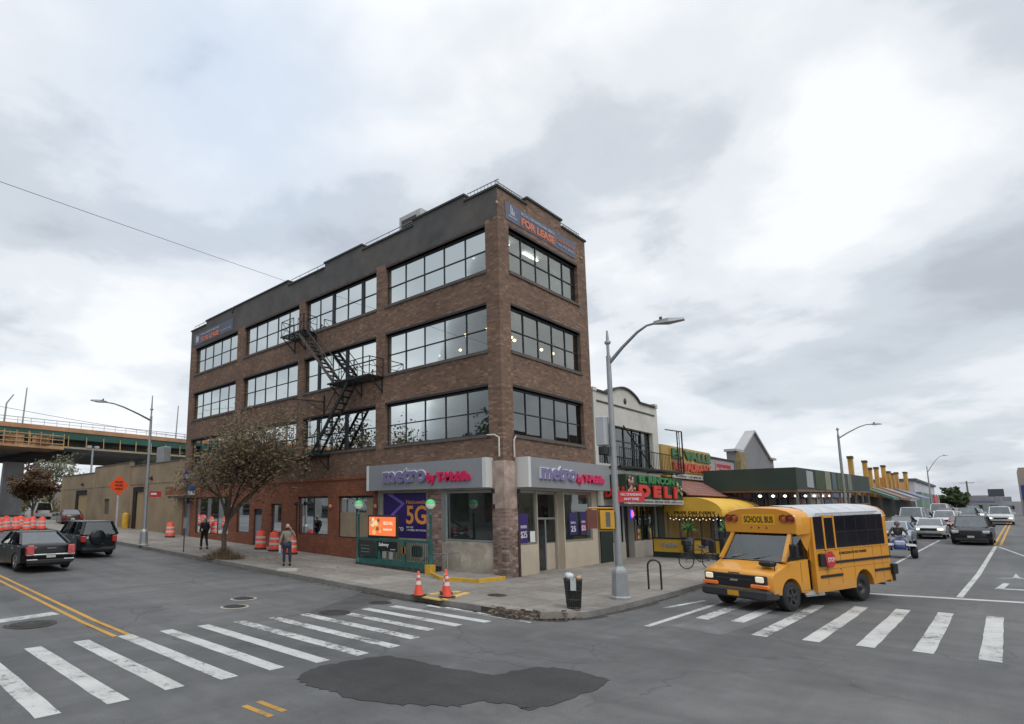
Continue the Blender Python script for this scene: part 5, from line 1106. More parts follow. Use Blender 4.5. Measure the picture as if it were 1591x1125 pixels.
def bin_():
    x,y,z=14.45,8.12,.15; t=thing('litter_bin','black wire mesh litter bin heaped with rubbish on the corner pavement','litter bin',(x,y,z)); m=MB(); n=22
    r0,r1,h=.17,.225,.76
    for k in range(n):
        a=2*math.pi*k/n; m.bar((x+r0*math.cos(a),y+r0*math.sin(a),z+.03),(x+r1*math.cos(a),y+r1*math.sin(a),z+h),.024,.008)
    for q in (.02,.22,.45,.68): r=r0+(r1-r0)*q/h; m.lathe([(r-.006,q),(r+.006,q),(r+.006,q+.03),(r-.006,q+.03)],(x,y,z),n)
    m.lathe([(r1+.012,h-.04),(r1+.03,h),(r1-.01,h),(r1-.01,h-.04)],(x,y,z),n); m.build('basket',mat('weathered_bin_wire',(.06,.062,.06),.6,.3,.4,6),t)
    m=MB(); m.lathe([(0,.03),(r0-.02,.03),(r1-.02,h-.04),(r1-.03,h-.02),(0,h-.02)],(x,y,z),20); m.build('liner_bag',mat('bin_liner',(.03,.03,.03),.35,0,.5,12,.8),t)
    rr=random.Random(2)
    def blob(name,c,s,mt,seed):
        m=MB(); m.lathe([(s*.6,-s*.5),(s*1.0,-s*.1),(s*.8,s*.4),(s*.35,s*.62),(0,s*.66)],c,12,sq=.8); r2=random.Random(seed); m.v=[(a+r2.uniform(-.02,.02),b+r2.uniform(-.02,.02),c_+r2.uniform(-.02,.02)) for a,b,c_ in m.v]; m.build(name,mt,t)
    blob('white_bag',(x-.05,y+.07,z+h+.06),.14,mat('white_bag',(.58,.60,.64),.5,0,.1,6),1); blob('paper_bag',(x+.10,y-.11,z+h+.02),.10,mat('paper_bag',(.45,.28,.17),.8,0,.2,6),2)
    m=MB(); a=Vector((-.87,-.5,0)).normalized(); c=Vector((x,y,z))+a*.235; u=Vector((.5,-.87,0)).normalized()
    m.hexa([c+u*s*.07+a*d+Vector((0,0,q)) for q in (.48,.8) for s,d in ((-1,0.0),(1,0.0),(1,.015),(-1,.015))]); m.build('notice',mat('bin_notice',(.45,.46,.47),.6),t)
bin_()
def rack():
    x,y,z=19.65,8.13,.15; t=thing('bicycle_rack','black inverted U bicycle rack on the right pavement beside the lamp post','bicycle rack',(x,y,z)); m=MB()
    d=Vector((.45,-.9,0)).normalized()*.19; b=Vector((x,y,z)); pts=[b-d]+[b+Vector((0,0,.76))-d*math.cos(a)+Vector((0,0,.19*math.sin(a))) for a in [math.pi*k/10 for k in range(11)]]+[b+d]
    m.tube(pts,.03,10); m.build('hoop',mat('rack_black',(.018,.018,.02),.35,0,.2),t); m=MB()
    for s in (-1,1): m.lathe([(.07,0),(.07,.012),(0,.012)],b+d*s,10)
    m.each('foot_plate',STEEL,t)
rack()
def bicycle(x,y,z,rz,label,col):
    t=thing('bicycle',label,'bicycle',(x,y,z),rz); r=.33
    for cx in (-.52,.52):
        m=MB(True); n=20; m.tube([(cx+r*math.cos(2*math.pi*k/n),0,r+.02+r*math.sin(2*math.pi*k/n)) for k in range(n+1)],.02,6,caps=False); w=m.build('wheel',RUB,t); m=MB(True)
        for k in range(9): a=math.pi*k/9; m.bar((cx-r*math.cos(a),0,r+.02-r*math.sin(a)),(cx+r*math.cos(a),0,r+.02+r*math.sin(a)),.005)
        m.build('spokes',STEEL,w)
    m=MB(True); bb=(-.08,0,.30); st=(-.22,0,.78); hd=(.36,0,.80)
    for a,b in ((bb,st),(st,hd),(bb,(.38,0,.66)),(bb,(-.52,0,.35)),(st,(-.52,0,.35)),(hd,(.52,0,.35)),((.36,0,.95),(.36,0,.7))): m.tube([a,b],.018,6)
    m.build('frame',col,t); m=MB(True); m.rbox(-.36,-.10,-.07,.07,.88,.94,.02); m.tube([(-.22,0,.78),(-.24,0,.9)],.014,6); m.build('saddle',BLK,t)
    m=MB(True); m.tube([(.33,-.30,.99),(.40,-.1,.97),(.40,.1,.97),(.33,.30,.99)],.015,6); m.build('handlebar',BLK,t)
    m=MB(True); m.rbox(.34,.62,-.16,.16,.98,1.2,.03); m.rbox(-.62,-.30,-.18,.18,.95,1.25,.03); m.each('carrier_bag',mat('bag_black',(.02,.02,.025),.7,0,.3,6),t)
bicycle(26.7,9.2,.15+gz(26.7,9),2.5,'dark bicycle with bulky black bag parked between the shops and the school bus',BLK)
# ------------------------------------------------------------------ street lamps
def street_lamp(x,y,z,h,hj,arm,label,base=True,r=.11):
    t=thing('street_lamp',label,'street lamp',(x,y,z),0,'street lamps along the pavements'); m=MB(); n=10
    m.tube([(x,y,z+(.9 if base else 0)),(x,y,z+hj+.25)],[r,r*.62],n); m.tube([(x,y,z+hj+.25),(x,y,z+hj+.8),(x,y,z+h)],[r*.42,r*.42,r*.25],8); m.lathe([(r*.7,0),(r*.9,.05),(r*.7,.1)],(x,y,z+hj+.62),10); m.build('pole',STEEL,t)
    if base: m=MB(); m.lathe([(.30,0),(.30,.06),(.26,.10),(.22,.75),(.20,.82),(.12,.93),(.12,1.0)],(x,y,z),8,sm=False); m.build('base',STEEL,t)
    a=Vector(arm); s=Vector((x,y,z+hj)); e=s+a; ln=Vector((a.x,a.y,0)); m=MB(); k=[s,s+ln*.30+Vector((0,0,a.z*.42)),s+ln*.62+Vector((0,0,a.z*.80)),s+ln*.82+Vector((0,0,a.z*.96)),e]
    m.tube(k,[.06,.05,.042,.035,.035],8); m.build('arm',mat('arm_grey',(.20,.21,.22),.5,.5),t)
    u=ln.normalized(); v=Vector((-u.y,u.x,0)); m=MB(); hx=lambda c,w,zz:[c-v*w+Vector((0,0,zz)),c+v*w+Vector((0,0,zz))]
    c0=e-u*.05;c1=e+u*.35;c2=e+u*.78
    vs=hx(c0,.06,-.03)+hx(c0,.06,.05)+hx(c1,.17,-.05)+hx(c1,.14,.08)+hx(c2,.10,-.01)+hx(c2,.08,.04)
    m.add(vs,[(0,1,3,2),(0,4,5,1),(2,3,7,6),(0,2,6,4),(1,5,7,3),(4,8,9,5),(6,7,11,10),(4,6,10,8),(5,9,11,7),(8,10,11,9)],0); hd=m.build('lamp_head',STEEL,t)
    m=MB(); q=e+u*.15; m.lathe([(.045,.06),(.045,.16),(.02,.18),(0,.18)],q,8); m.build('photocell',BLK,hd)
    return t
street_lamp(16.95,8.02,.15,8.05,7.0,(.47,-1.29,1.10),'galvanised street lamp on the corner pavement with long arm over the right street')
street_lamp(13.35,34.3,.15+gz(13,34.3),8.7,7.2,(-2.6,-.1,.75),'galvanised street lamp on the left street in front of the tan garage')
street_lamp(53.9,8.15,.15+gz(53.9,8),7.7,7.3,(2.6,-1.76,1.15),'street lamp rising in front of the green site shed',r=.12)
street_lamp(128,8.3,.15+gz(128,8),8.0,6.9,(2.0,-2.0,2.7),'farthest street lamp, curved arm, above the distant traffic',False,.13)
def lamp_extras():
    z=0
    t=thing('pedestrian_signal','yellow pedestrian signal bracketed to the corner street lamp','traffic light',(16.75,8.35,2.15)); m=MB()
    u=Vector((-.62,.78,0)).normalized(); v=Vector((-u.y,u.x,0)); c=Vector((16.95,8.02,0))+u*.30
    def B3(m,c,a,b,h0,h1): m.hexa([c+u*s*a+v*q*b+Vector((0,0,zz)) for zz in(h0,h1) for s,q in((-1,-1),(1,-1),(1,1),(-1,1))])
    B3(m,c,.20,.16,2.16,2.70); m.build('housing',mat('signal_yellow',(.62,.33,.03),.5,0,.1),t)
    m=MB(); B3(m,c-u*.21,.012,.14,2.2,2.66); m.build('lens_plate',BLK,t)
    m=MB(); B3(m,c-u*.02+v*.165,.06,.006,2.22,2.64); m.build('lens_panel',mat('lens_grey',(.12,.12,.11),.5),t)
    m=MB(); m.tube([Vector((16.95,8.02,2.76)),c+u*.5+Vector((0,0,2.76))],.025,6); m.tube([Vector((16.95,8.02,2.1)),c+u*.2+Vector((0,0,2.1))],.025,6); m.build('bracket',mat('signal_yellow',(.62,.33,.03),.5),t)
    m=MB(); B3(m,c+u*.42,.14,.12,2.16,2.70); m.build('side_housing',mat('signal_red_brown',(.16,.05,.035),.6),t)
    t=thing('parking_sign','small red parking sign with white lettering clamped to the corner street lamp','sign',(16.9,8.0,2.9)); m=MB(); d=Vector((.75,-.66,0)).normalized(); a=Vector((17.0,7.9,0))
    m.hexa([a+d*s+Vector((-d.y*0+.0,0,zz))+Vector((-.02*k,-.02*k,0)) for zz in (2.93,3.26) for s,k in((-.08,1),(.72,1),(.72,0),(-.08,0))]); m.build('plate',mat('sign_red',(.52,.035,.04),.5),t)
    m=MB(); o=a+Vector((-.035,-.035,0)); m.text('NO STANDING',o+d*0+Vector((0,0,3.12)),d,(0,0,1),.62,.075,.006,0,.01); m.text('ANYTIME',o+d*.08+Vector((0,0,2.99)),d,(0,0,1),.46,.075,.006,0,.01); m.build('lettering',WHITE,t)
    t=thing('signal_cabinet','white equipment box strapped high on the corner street lamp','box',(16.85,8.2,4.5)); m=MB(); m.rbox(16.68,16.98,8.12,8.42,4.62,5.52,.03); m.build('box',mat('box_pale',(.44,.45,.46),.5,0,.1),t); m=MB(); m.lathe([(.16,0),(.16,.22)],(16.83,8.25,4.36),10); m.build('bracket',BLK,t)
    t=thing('bus_stop_sign','bus stop sign, round blue disc above a blue plate on a thin pole','sign',(12.95+.55,29.4,.5)); x,y=13.5,29.4; z=.15+gz(0,y); m=MB(); m.tube([(x,y,z),(x,y,z+3.75)],.035,8); m.build('pole',mat('dull_green_pole',(.08,.10,.08),.6),t)
    n=Vector((-.3,-1,0)).normalized(); 
    m=MB(); c=Vector((x,y-.05,z+3.85)); m.prism([c+Vector((.27*math.cos(a),0,.27*math.sin(a))) for a in [k*math.pi/10 for k in range(20)]],(0,.02,0)); m.build('disc',mat('sign_blue',(.02,.05,.22),.5),t); m=MB(); m.box(x-.15,x+.15,y-.062,y-.05,z+3.8,z+3.96); m.box(x-.14,x-.04,y-.062,y-.05,z+3.74,z+3.79); m.box(x+.04,x+.14,y-.062,y-.05,z+3.74,z+3.79); m.each('bus_emblem',WHITE,t)
    m=MB(); m.box(x+.02,x+.42,y-.06,y-.04,z+2.92,z+3.38); p=m.build('route_plate',mat('plate_blue',(.05,.13,.38),.5),t); m=MB(); m.box(x+.02,x+.42,y-.065,y-.06,z+2.92,z+3.12); m.build('route_strip',WHITE,p)
    m=MB(); m.box(x-.09,x+.09,y-.05,y-.02,z+1.2,z+1.75); m.build('timetable_box',mat('timetable',(.32,.34,.36),.5),t)
    t=thing('road_work_sign','orange diamond road work sign on a pale post beside the tan garage','sign',(17.6,51.3,1.1)); x,y=17.0,49.5; z=.15+gz(0,y); m=MB(); m.box(x-.06,x+.06,y-.03,y+.03,z,z+3.2); m.build('post',mat('pale_post',(.45,.46,.46),.6),t)
    c=Vector((x,y-.06,z+3.55)); r=.80; m=MB(); m.prism([c+Vector(q)*r for q in((0,0,-1),(1,0,0),(0,0,1),(-1,0,0))],(0,.03,0)); p=m.build('panel',mat('sign_fluo_orange',(.85,.09,.02),.5,0,.04),t)
    m=MB(); [m.text(s,c+Vector((-w/2,-.012,zz)),(1,0,0),(0,0,1),w,.16,.01,0,.02) for s,w,zz in(('ROAD',.56,.20),('WORK',.66,-.07),('AHEAD',.60,-.34))]; m.build('lettering',mat('ink_black',(.02,.015,.012),.6),p)
    t=thing('parking_sign','small red and white sign strapped to the left street lamp','sign',(13.4,34.2,4)); x,y=13.38,34.2; z=.15+gz(0,y); m=MB(); m.box(x+.05,x+.72,y-.16,y-.14,z+2.75,z+3.08); m.build('plate',mat('sign_red',(.52,.035,.04),.5),t); m=MB(); m.box(x+.12,x+.45,y-.166,y-.16,z+2.87,z+2.98); m.build('lettering',WHITE,t)
lamp_extras()
def drum(x,y,label,grp,z=None):
    z=(.15+gz(x,y)) if z is None else z; t=thing('traffic_drum',label,'traffic drum',(x,y,z),0,grp); m=MB(True); m.lathe([(.34,0),(.34,.07),(.3,.09)],(0,0,0),16); m.build('base',RUB,t)
    prof=[(.30,.08),(.295,.30),(.28,.31),(.275,.52),(.26,.53),(.255,.74),(.24,.75),(.23,.96),(.18,1.0),(0,1.0)]; m=MB(True); m.lathe(prof,(0,0,0),18); m.rbox(-.12,.12,-.03,.03,1.0,1.08,.01); m.build('barrel',ORG,t)
    for a,b,r in ((.33,.45,.284),(.60,.72,.266)): m=MB(True); m.lathe([(r+.004,a),(r,b)],(0,0,0),18); m.build('reflective_band',REFL,t)
    return t
drum(17.7,28.9,'orange drum nearest the grey door, leftmost of three by the orange wall','drums by the orange wall'); drum(17.75,27.6,'orange drum in the middle of three by the orange wall','drums by the orange wall'); drum(17.55,25.7,'orange drum right behind the masked person','drums by the orange wall')
drum(17.3,39.9,'lone orange drum on the pavement where the tan garage begins','drums by the tan garage')
for i,(x,y) in enumerate([(9.6,52.5),(10.35,54.0),(11.1,54.6),(11.6,53.3),(12.4,55.2),(12.9,54.4),(10.8,56.5),(11.9,57)]): drum(x,y,['leftmost','second','third','fourth','fifth','rightmost','rear left','rear right'][i]+' drum of the orange cluster beneath the highway','cluster of drums beneath the highway',gz(x,y))
# ------------------------------------------------------------------ trees
def leafmat(name,stops):
    if name in MC: return MC[name]
    m,nt,N,L,P=new_mat(name); v=coords(N,L,'world'); wn=N.new('ShaderNodeTexNoise'); wn.inputs['Scale'].default_value=6; wn.inputs['Detail'].default_value=6; wn.inputs['Roughness'].default_value=.8; L.new(v,wn.inputs['Vector'])
    c=ramp(N,L,wn.outputs['Fac'],stops); L.new(c,P.inputs['Base Color']); P.inputs['Roughness'].default_value=.7; P.inputs['Subsurface Weight'].default_value=0
    tr=N.new('ShaderNodeBsdfTranslucent'); L.new(c,tr.inputs['Color']); mx=N.new('ShaderNodeMixShader'); mx.inputs[0].default_value=.25; out=[n for n in N if n.type=='OUTPUT_MATERIAL'][0]
    L.new(P.outputs[0],mx.inputs[1]); L.new(tr.outputs[0],mx.inputs[2]); L.new(mx.outputs[0],out.inputs[0]); MC[name]=m; return m
AUT=leafmat('autumn_leaves',[(.30,(.080,.058,.033)),(.46,(.15,.105,.058)),(.54,(.19,.145,.08)),(.63,(.12,.125,.055)),(.75,(.24,.15,.065))])
GRN=leafmat('green_leaves',[(.3,(.03,.05,.02)),(.5,(.055,.085,.03)),(.7,(.09,.11,.04))])
BARK=mat('bark',(.085,.068,.055),.95,0,.35,7,.9)
def tree(name,label,x,y,z,H,spread,trunk_h,seed,leaves,lm,ls=.09,r0=.13,group=None,levels=4,shear=(0,0),flat=1.0,cat='tree',scatter=1.0,droop=0.0):
    rr=random.Random(seed); t=thing(name,label,cat,(x,y,z),0,group); m=MB(True); tips=[]
    def br(p,d,ln,r,lv):
        pts=[p];rs=[r];q=p;dd=d
        for k in range(4):
            dd=(dd+Vector((rr.gauss(0,.13),rr.gauss(0,.13),rr.gauss(0,.08)+.03))).normalized(); q=q+dd*ln/4; pts.append(q); rs.append(r*(1-.45*(k+1)/4))
            if lv>=2: tips.append((q,lv))
        m.tube(pts,rs,6 if lv<2 else 4,caps=False)
        if lv>=levels: tips.append((q,lv)); return
        for k in range(rr.choice((3,4)) if lv<2 else 3):
            s=rr.uniform(.35,1.0); i=min(3,int(s*4)); b=pts[i]+(pts[i+1]-pts[i])*(s*4-i if s<1 else 1)
            a=rr.uniform(0,6.283); o=Vector((math.cos(a),math.sin(a),0)); nd=(dd*.55+o*rr.uniform(.55,.95)*spread+Vector((0,0,rr.uniform(-.05,.35)))).normalized()
            br(b,nd,ln*rr.uniform(.58,.8),rs[i]*.6,lv+1)
    lean=Vector((rr.uniform(-.05,.05),rr.uniform(-.05,.05),1)).normalized(); top=lean*trunk_h
    m.tube([(0,0,-.1),(0,0,.25),tuple(top*.6),tuple(top)],[r0*1.5,r0*1.05,r0*.95,r0*.85],9,caps=False)
    for k in range(5):
        a=k*1.26+rr.uniform(-.3,.3); br(top*(1-.10*k/5),Vector((math.cos(a)*spread*.75,math.sin(a)*spread*.75,1.0 if k else 1.6)).normalized(),(H-trunk_h)*(.46 if k else .55),r0*.6,1)
    br(top,lean,(H-trunk_h)*.52,r0*.7,1)
    sh=lambda p:(p[0]+max(0,p[2]-1.2)*shear[0],p[1]+max(0,p[2]-1.2)*shear[1],p[2])
    m.v=[sh(p) for p in m.v]; m.build('trunk',BARK,t)
    c=MB(True); vs=[];fs=[]
    for k in range(leaves):
        p,lv=rr.choice(tips); q=p+Vector((rr.gauss(0,.22),rr.gauss(0,.22),rr.gauss(0,.18)*flat))*(scatter if H<12 else 1.8)-Vector((0,0,droop*abs(rr.gauss(0,1))))
        u=Vector((rr.gauss(0,1),rr.gauss(0,1),rr.gauss(0,1))).normalized(); v=u.orthogonal().normalized(); s=ls*rr.uniform(.5,1.35); i=len(vs)
        vs+=[q-u*s,q+v*s*.55,q+u*s,q-v*s*.55]; fs.append((i,i+1,i+2,i+3))
    c.add([sh(p) for p in vs],fs); c.build('crown',lm,t); return t
tree('street_tree','bare trunked autumn tree with thin brown crown in front of the orange wall',13.95,26.0,.15+gz(14,26),7.4,.86,1.8,14,10500,AUT,.088,.12,scatter=1.2,droop=.5,shear=(.21,-.21))
def weeds():
    rr=random.Random(6); m=MB(); cx,cy=13.95,26.0; z=.15+gz(cx,cy)
    for k in range(1400):
        a=rr.uniform(0,6.28); r=abs(rr.gauss(0,.42)); x=cx+math.cos(a)*r*1.0; y=cy+math.sin(a)*r*1.5; h=rr.uniform(.1,.55)*(1.1-min(r,.9)); u=Vector((rr.gauss(0,1),rr.gauss(0,1),0)).normalized()*.02; lean=Vector((rr.gauss(0,.12),rr.gauss(0,.12),h)); p=Vector((x,y,z))
        m.add([p-u,p+u,p+lean],[(0,1,2)]); q=p+lean*rr.random(); w=Vector((rr.gauss(0,1),rr.gauss(0,1),rr.gauss(0,.6))).normalized()*.045; m.add([q-w,q+w.orthogonal()*.5,q+w],[(0,1,2)])
    o=m.build('weeds',AUT); o['kind']='stuff'; m=MB(); m.sheet([(cx+.85*math.cos(a),cy+1.3*math.sin(a)) for a in [k*math.pi/9 for k in range(18)]],off=.154); m.build('tree_pit',mat('bare_earth',(.07,.052,.038),.95,0,.4,9,.6,kind='world'),kind='structure')
weeds()
tree('roadside_tree','rust brown bushy tree beneath the elevated highway, behind the orange drums',17.9,80,1.25,7.0,1.2,1.4,21,6000,leafmat('rust_leaves',[(.3,(.05,.03,.018)),(.5,(.12,.055,.025)),(.66,(.07,.08,.03)),(.75,(.16,.10,.04))]),.2,.14,levels=3)
tree('roadside_tree','thin pale green tree left of the tan garage, under the highway',20.5,84,1.25,9.5,1.0,2.4,22,3000,leafmat('pale_leaves',[(.3,(.10,.11,.05)),(.5,(.17,.18,.10)),(.7,(.12,.10,.05))]),.17,.12,levels=3)
tree('rooftop_treetop','small leafy treetop showing above the tan garage roof',30,78,1.25,8.8,.9,3,24,1500,GRN,.16,.1,levels=3)
for i,(x,y,h,lab) in enumerate([(232,16,8.2,'dark green round tree above the avenue beyond the white building'),(250,17,7.5,'second dark green tree, lower, beyond the white building'),(274,17,6.2,'third dark green tree farther along the avenue'),(300,18,5.2,'smallest dark green tree at the end of the avenue')]):
    tree('avenue_tree',lab,x,y-6,1.9,h,1.3,2,40+i,2600,GRN,.5,.25,'dark trees at the end of the avenue',levels=3)
tree('reflected_tree','bare trunked tree across the left street, mirrored in the second floor windows',-9,33,.4,11.5,1.2,2.8,61,7000,GRN,.16,.16)
tree('reflected_tree','leafy tree across the left street, mirrored beside the corner',-10,24.5,.2,8.8,1.2,2.4,62,5000,GRN,.16,.14)
def across():
    B=thing('facing_building','brown brick building on the side of the avenue behind the camera, mirrored in the windows','building',(58,-18,.3)); m=MB(); m.box(40,78,-30,-16,0,13); m.build('wall',m_brick('facing_brick',(.14,.07,.055),(.2,.11,.085),(.2,.18,.16)),B); m=MB()
    for k in range(9):
        for z in (1.5,5,8.8): m.box(42+k*4,43.8+k*4,-16,-15.95,z,z+1.9)
    m.each('window',GLK,B)
    B=thing('facing_building','low grey shop building across the left street, mirrored in the shop windows','building',(-14,45,.5)); m=MB(); m.box(-30,-12,8,150,0,9); m.build('wall',mat('facing_grey',(.22,.21,.20),.85,0,.2,.4,kind='world'),B); m=MB()
    for k in range(24): m.box(-12,-11.95,12+k*5.5,15.4+k*5.5,1,3.8+gz(0,12+k*5.5))
    m.each('window',GLK,B)
across()
def cable():
    t=thing('overhead_cable','single thin cable rising from the upper left to the brick building parapet','cable',(18.85,28.8,16.3)); a=Vector((18.8,28.8,16.35)); b=Vector((2.2,15.6,10.35)); 
    b=a+(Vector((3.2,22.68,13.85))-a)*2.2; m=MB(); pts=[a+(b-a)*k/20+Vector((0,0,-.10*math.sin(math.pi*k/20))) for k in range(21)]; m.tube(pts,.011,4); m.build('wire',mat('cable_grey',(.12,.12,.13),.6),t)
    for i,(p,q,lab) in enumerate([((-20,88,20.5),(50,96,14.5),'faint cable sagging across the sky above the highway'),((23,102,9),(27.3,91,11.3),'short cable under the highway from the dark disc to the floodlights')]):
        t=thing('overhead_cable',lab,'cable',p); p=Vector(p);q=Vector(q); m=MB(); m.tube([p+(q-p)*k/12+Vector((0,0,-1.2*math.sin(math.pi*k/12))) for k in range(13)],.03,4); m.build('wire',mat('cable_grey',(.12,.12,.13),.6),t)
cable()
# ------------------------------------------------------------------ people
def skinned(name,joints,edges,radii,mt,parent,root=0,sub=1):
    me=bpy.data.meshes.new(name); me.from_pydata([tuple(j) for j in joints],edges,[]); o=bpy.data.objects.new(name,me); COL.objects.link(o)
    md=o.modifiers.new('s','SKIN'); 
    for i,r in enumerate(radii): v=me.skin_vertices[0].data[i]; v.radius=(r,r) if not isinstance(r,tuple) else r; v.use_root=(i==root)
    md.use_smooth_shade=True; sm=o.modifiers.new('u','SUBSURF'); sm.levels=sub; sm.render_levels=sub
    dg=bpy.context.evaluated_depsgraph_get(); dg.update(); n=bpy.data.meshes.new_from_object(o.evaluated_get(dg)); bpy.data.objects.remove(o); bpy.data.meshes.remove(me)
    n.name=name; n.materials.clear(); n.materials.append(mt)
    for p in n.polygons: p.use_smooth=True; p.material_index=0
    ob=bpy.data.objects.new(name,n); COL.objects.link(ob); ob.parent=parent; return ob
SKIN=mat('skin',(.38,.22,.16),.55,0,.08,6)
def person(label,loc,rz,top,legs_m,shoe,hair,P,skin=SKIN,extra=None):
    """P: joints, local, facing +x. z up. keys: hipL,kneeL,footL,(R), shL,elL,haL,(R), chest, neck, head"""
    t=thing('person',label,'person',loc,rz); V=Vector; J={k:V(v) for k,v in P.items()}
    order=['pelvis','belly','chest','neck','headb','head','hipL','kneeL','footL','hipR','kneeR','footR','shL','elL','haL','shR','elR','haR']
    E=[(0,1),(1,2),(2,3),(3,4),(4,5),(0,6),(6,7),(7,8),(0,9),(9,10),(10,11),(2,12),(12,13),(13,14),(2,15),(15,16),(16,17)]
    Rr=[.11,.105,.12,.05,.075,.085,.08,.052,.036,.08,.052,.036,.05,.037,.024,.05,.037,.024]
    skinned('body',[J[k] for k in order],E,Rr,skin,t)
    o=['pelvis','belly','chest','shL','elL','haL','shR','elR','haR','neck']; jj=[J[k] for k in o]
    jj[0]=J['pelvis']+V((0,0,-.05)); jj[9]=J['chest']+(J['neck']-J['chest'])*.6
    jj[5]=J['elL']+(J['haL']-J['elL'])*.9; jj[8]=J['elR']+(J['haR']-J['elR'])*.9
    skinned('jacket',jj,[(0,1),(1,2),(2,3),(3,4),(4,5),(2,6),(6,7),(7,8),(2,9)],[(.165,.13),(.155,.12),(.175,.13),.078,.058,.045,.078,.058,.045,.08],top,t)
    o=['pelvis','hipL','kneeL','footL','hipR','kneeR','footR']; jj=[J[k] for k in o]; jj[3]=J['kneeL']+(J['footL']-J['kneeL'])*.93; jj[6]=J['kneeR']+(J['footR']-J['kneeR'])*.93
    skinned('trousers',jj,[(0,1),(1,2),(2,3),(0,4),(4,5),(5,6)],[.15,.10,.075,.062,.10,.075,.062],legs_m,t)
    for k in ('footL','footR'):
        f=J[k]; m=MB(True); m.lathe([(.0,0),(.055,.0),(.06,.03),(.05,.07),(.02,.1),(0,.1)],(f.x+.02,f.y,0+f.z-.09),10); m.rbox(f.x-.08,f.x+.20,f.y-.045,f.y+.045,f.z-.09,f.z-.02,.02); m.build('shoe',shoe,t)
    h=J['head']; m=MB(True); m.lathe([(0,-.135),(.055,-.12),(.08,-.06),(.09,.02),(.082,.08),(.05,.125),(0,.14)],h,14,sq=.85); 
    m.lathe([(.012,-.03),(.016,-.01),(.006,.03)],(h.x+.092,h.y,h.z-.01),6); 
    for s in (-1,1): m.rbox(h.x-.02,h.x+.015,h.y+s*.08-.008,h.y+s*.08+.008,h.z-.035,h.z+.03,.003)
    m.build('head',skin,t)
    m=MB(True)
    for s in (-1,1): m.lathe([(0,-.008),(.01,0),(0,.008)],(h.x+.083,h.y+s*.03,h.z+.012),6)
    m.box(h.x+.082,h.x+.088,h.y-.022,h.y+.022,h.z-.062,h.z-.054); m.build('face',mat('eye_dark',(.03,.02,.02),.5),t)
    m=MB(True); m.lathe([(.094,-.02),(.098,.03),(.09,.09),(.055,.135),(0,.15)],(h.x-.012,h.y,h.z),14,sq=.9); m.lathe([(.06,-.08),(.08,-.02)],(h.x-.025,h.y,h.z),12); m.build('hair',hair,t)
    for k,e in (('haL','elL'),('haR','elR')):
        a=J[k]; d=(J[k]-J[e]).normalized(); u=d.cross(V((1,0,0))); u=(u if u.length>.2 else d.cross(V((0,1,0)))).normalized(); w=d.cross(u); m=MB(True); m.tube([a,a+d*.05,a+d*.09],[.022,.032,.028],8)
        for q,(off,ln) in enumerate(((-.027,.065),(-.009,.078),(.009,.073),(.027,.058))): b=a+d*.085+u*off; m.tube([b,b+d*ln*.5+w*.008,b+d*ln+w*.028],[.0095,.009,.007],6)
        b=a+d*.03+u*-.03; m.tube([b,b-u*.025+d*.03,b-u*.03+d*.06+w*.01],[.011,.010,.008],6); m.build('hand',skin,t)
    if extra: extra(t,J)
    return t
def stand(**k):
    P=dict(pelvis=(0,0,.93),belly=(0,0,1.08),chest=(.0,0,1.30),neck=(0,0,1.47),headb=(.01,0,1.53),head=(.02,0,1.61),hipL=(0,.10,.88),kneeL=(.02,.12,.49),footL=(0,.13,.09),hipR=(0,-.10,.88),kneeR=(.02,-.12,.49),footR=(0,-.13,.09),
           shL=(0,.19,1.40),elL=(-.02,.25,1.13),haL=(.03,.27,.87),shR=(0,-.19,1.40),elR=(-.02,-.25,1.13),haR=(.03,-.27,.87)); P.update(k); return P
JEAN=mat('dark_jeans',(.022,.035,.07),.85,0,.2,8,.3); BLKC=mat('black_cloth',(.014,.014,.016),.85,0,.25,8,.3); HAIRG=mat('grey_white_hair',(.38,.36,.33),.8,0,.2,20); HAIRB=mat('black_hair',(.02,.016,.014),.6,0,.2,20)
def maskf(t,J):
    h=J['head']; m=MB(True); m.lathe([(.045,-.11),(.075,-.09),(.092,-.045),(.088,-.005),(.06,.0)],(h.x+.012,h.y,h.z),14,sq=.85); m.build('face_mask',mat('mask_black',(.012,.012,.014),.8),t)
    m=MB(True); a=J['haR']; m.box(a.x-.05,a.x+.05,a.y-.03,a.y+.06,a.z-.36,a.z-.05); m.build('carrier_bag',mat('pale_carrier_bag',(.40,.42,.45),.5,0,.2,8),t)
    m=MB(True); m.rbox(-.0,.16,-.02,.16,1.02,1.17,.02); m.build('waist_pouch',mat('tan_pouch',(.25,.19,.13),.8),t)
person('masked person standing in grey jacket and dark jeans, one hand raised to the ear',(14.55,21.6,.15+gz(14,21.6)),R(235),mat('grey_beige_jacket',(.22,.20,.17),.85,0,.25,4,.3),JEAN,BLKC,HAIRG,stand(elR=(.02,-.28,1.14),haR=(.06,-.32,.90),elL=(.10,.34,1.22),haL=(.10,.16,1.52)),extra=maskf)
def pack(t,J): m=MB(True); m.rbox(-.30,-.13,-.15,.15,1.02,1.42,.05); m.build('backpack',BLKC,t)
person('person in black jacket and trousers walking away behind the street tree',(15.1,30.4,.15+gz(15,30.4)),R(80),BLKC,BLKC,BLKC,HAIRG,stand(kneeL=(.14,.11,.50),footL=(.12,.12,.09),kneeR=(-.04,-.11,.49),footR=(-.24,-.12,.13),elL=(-.14,.25,1.14),haL=(.02,.26,.92),elR=(.06,-.25,1.13),haR=(.20,-.22,.93)),extra=pack)

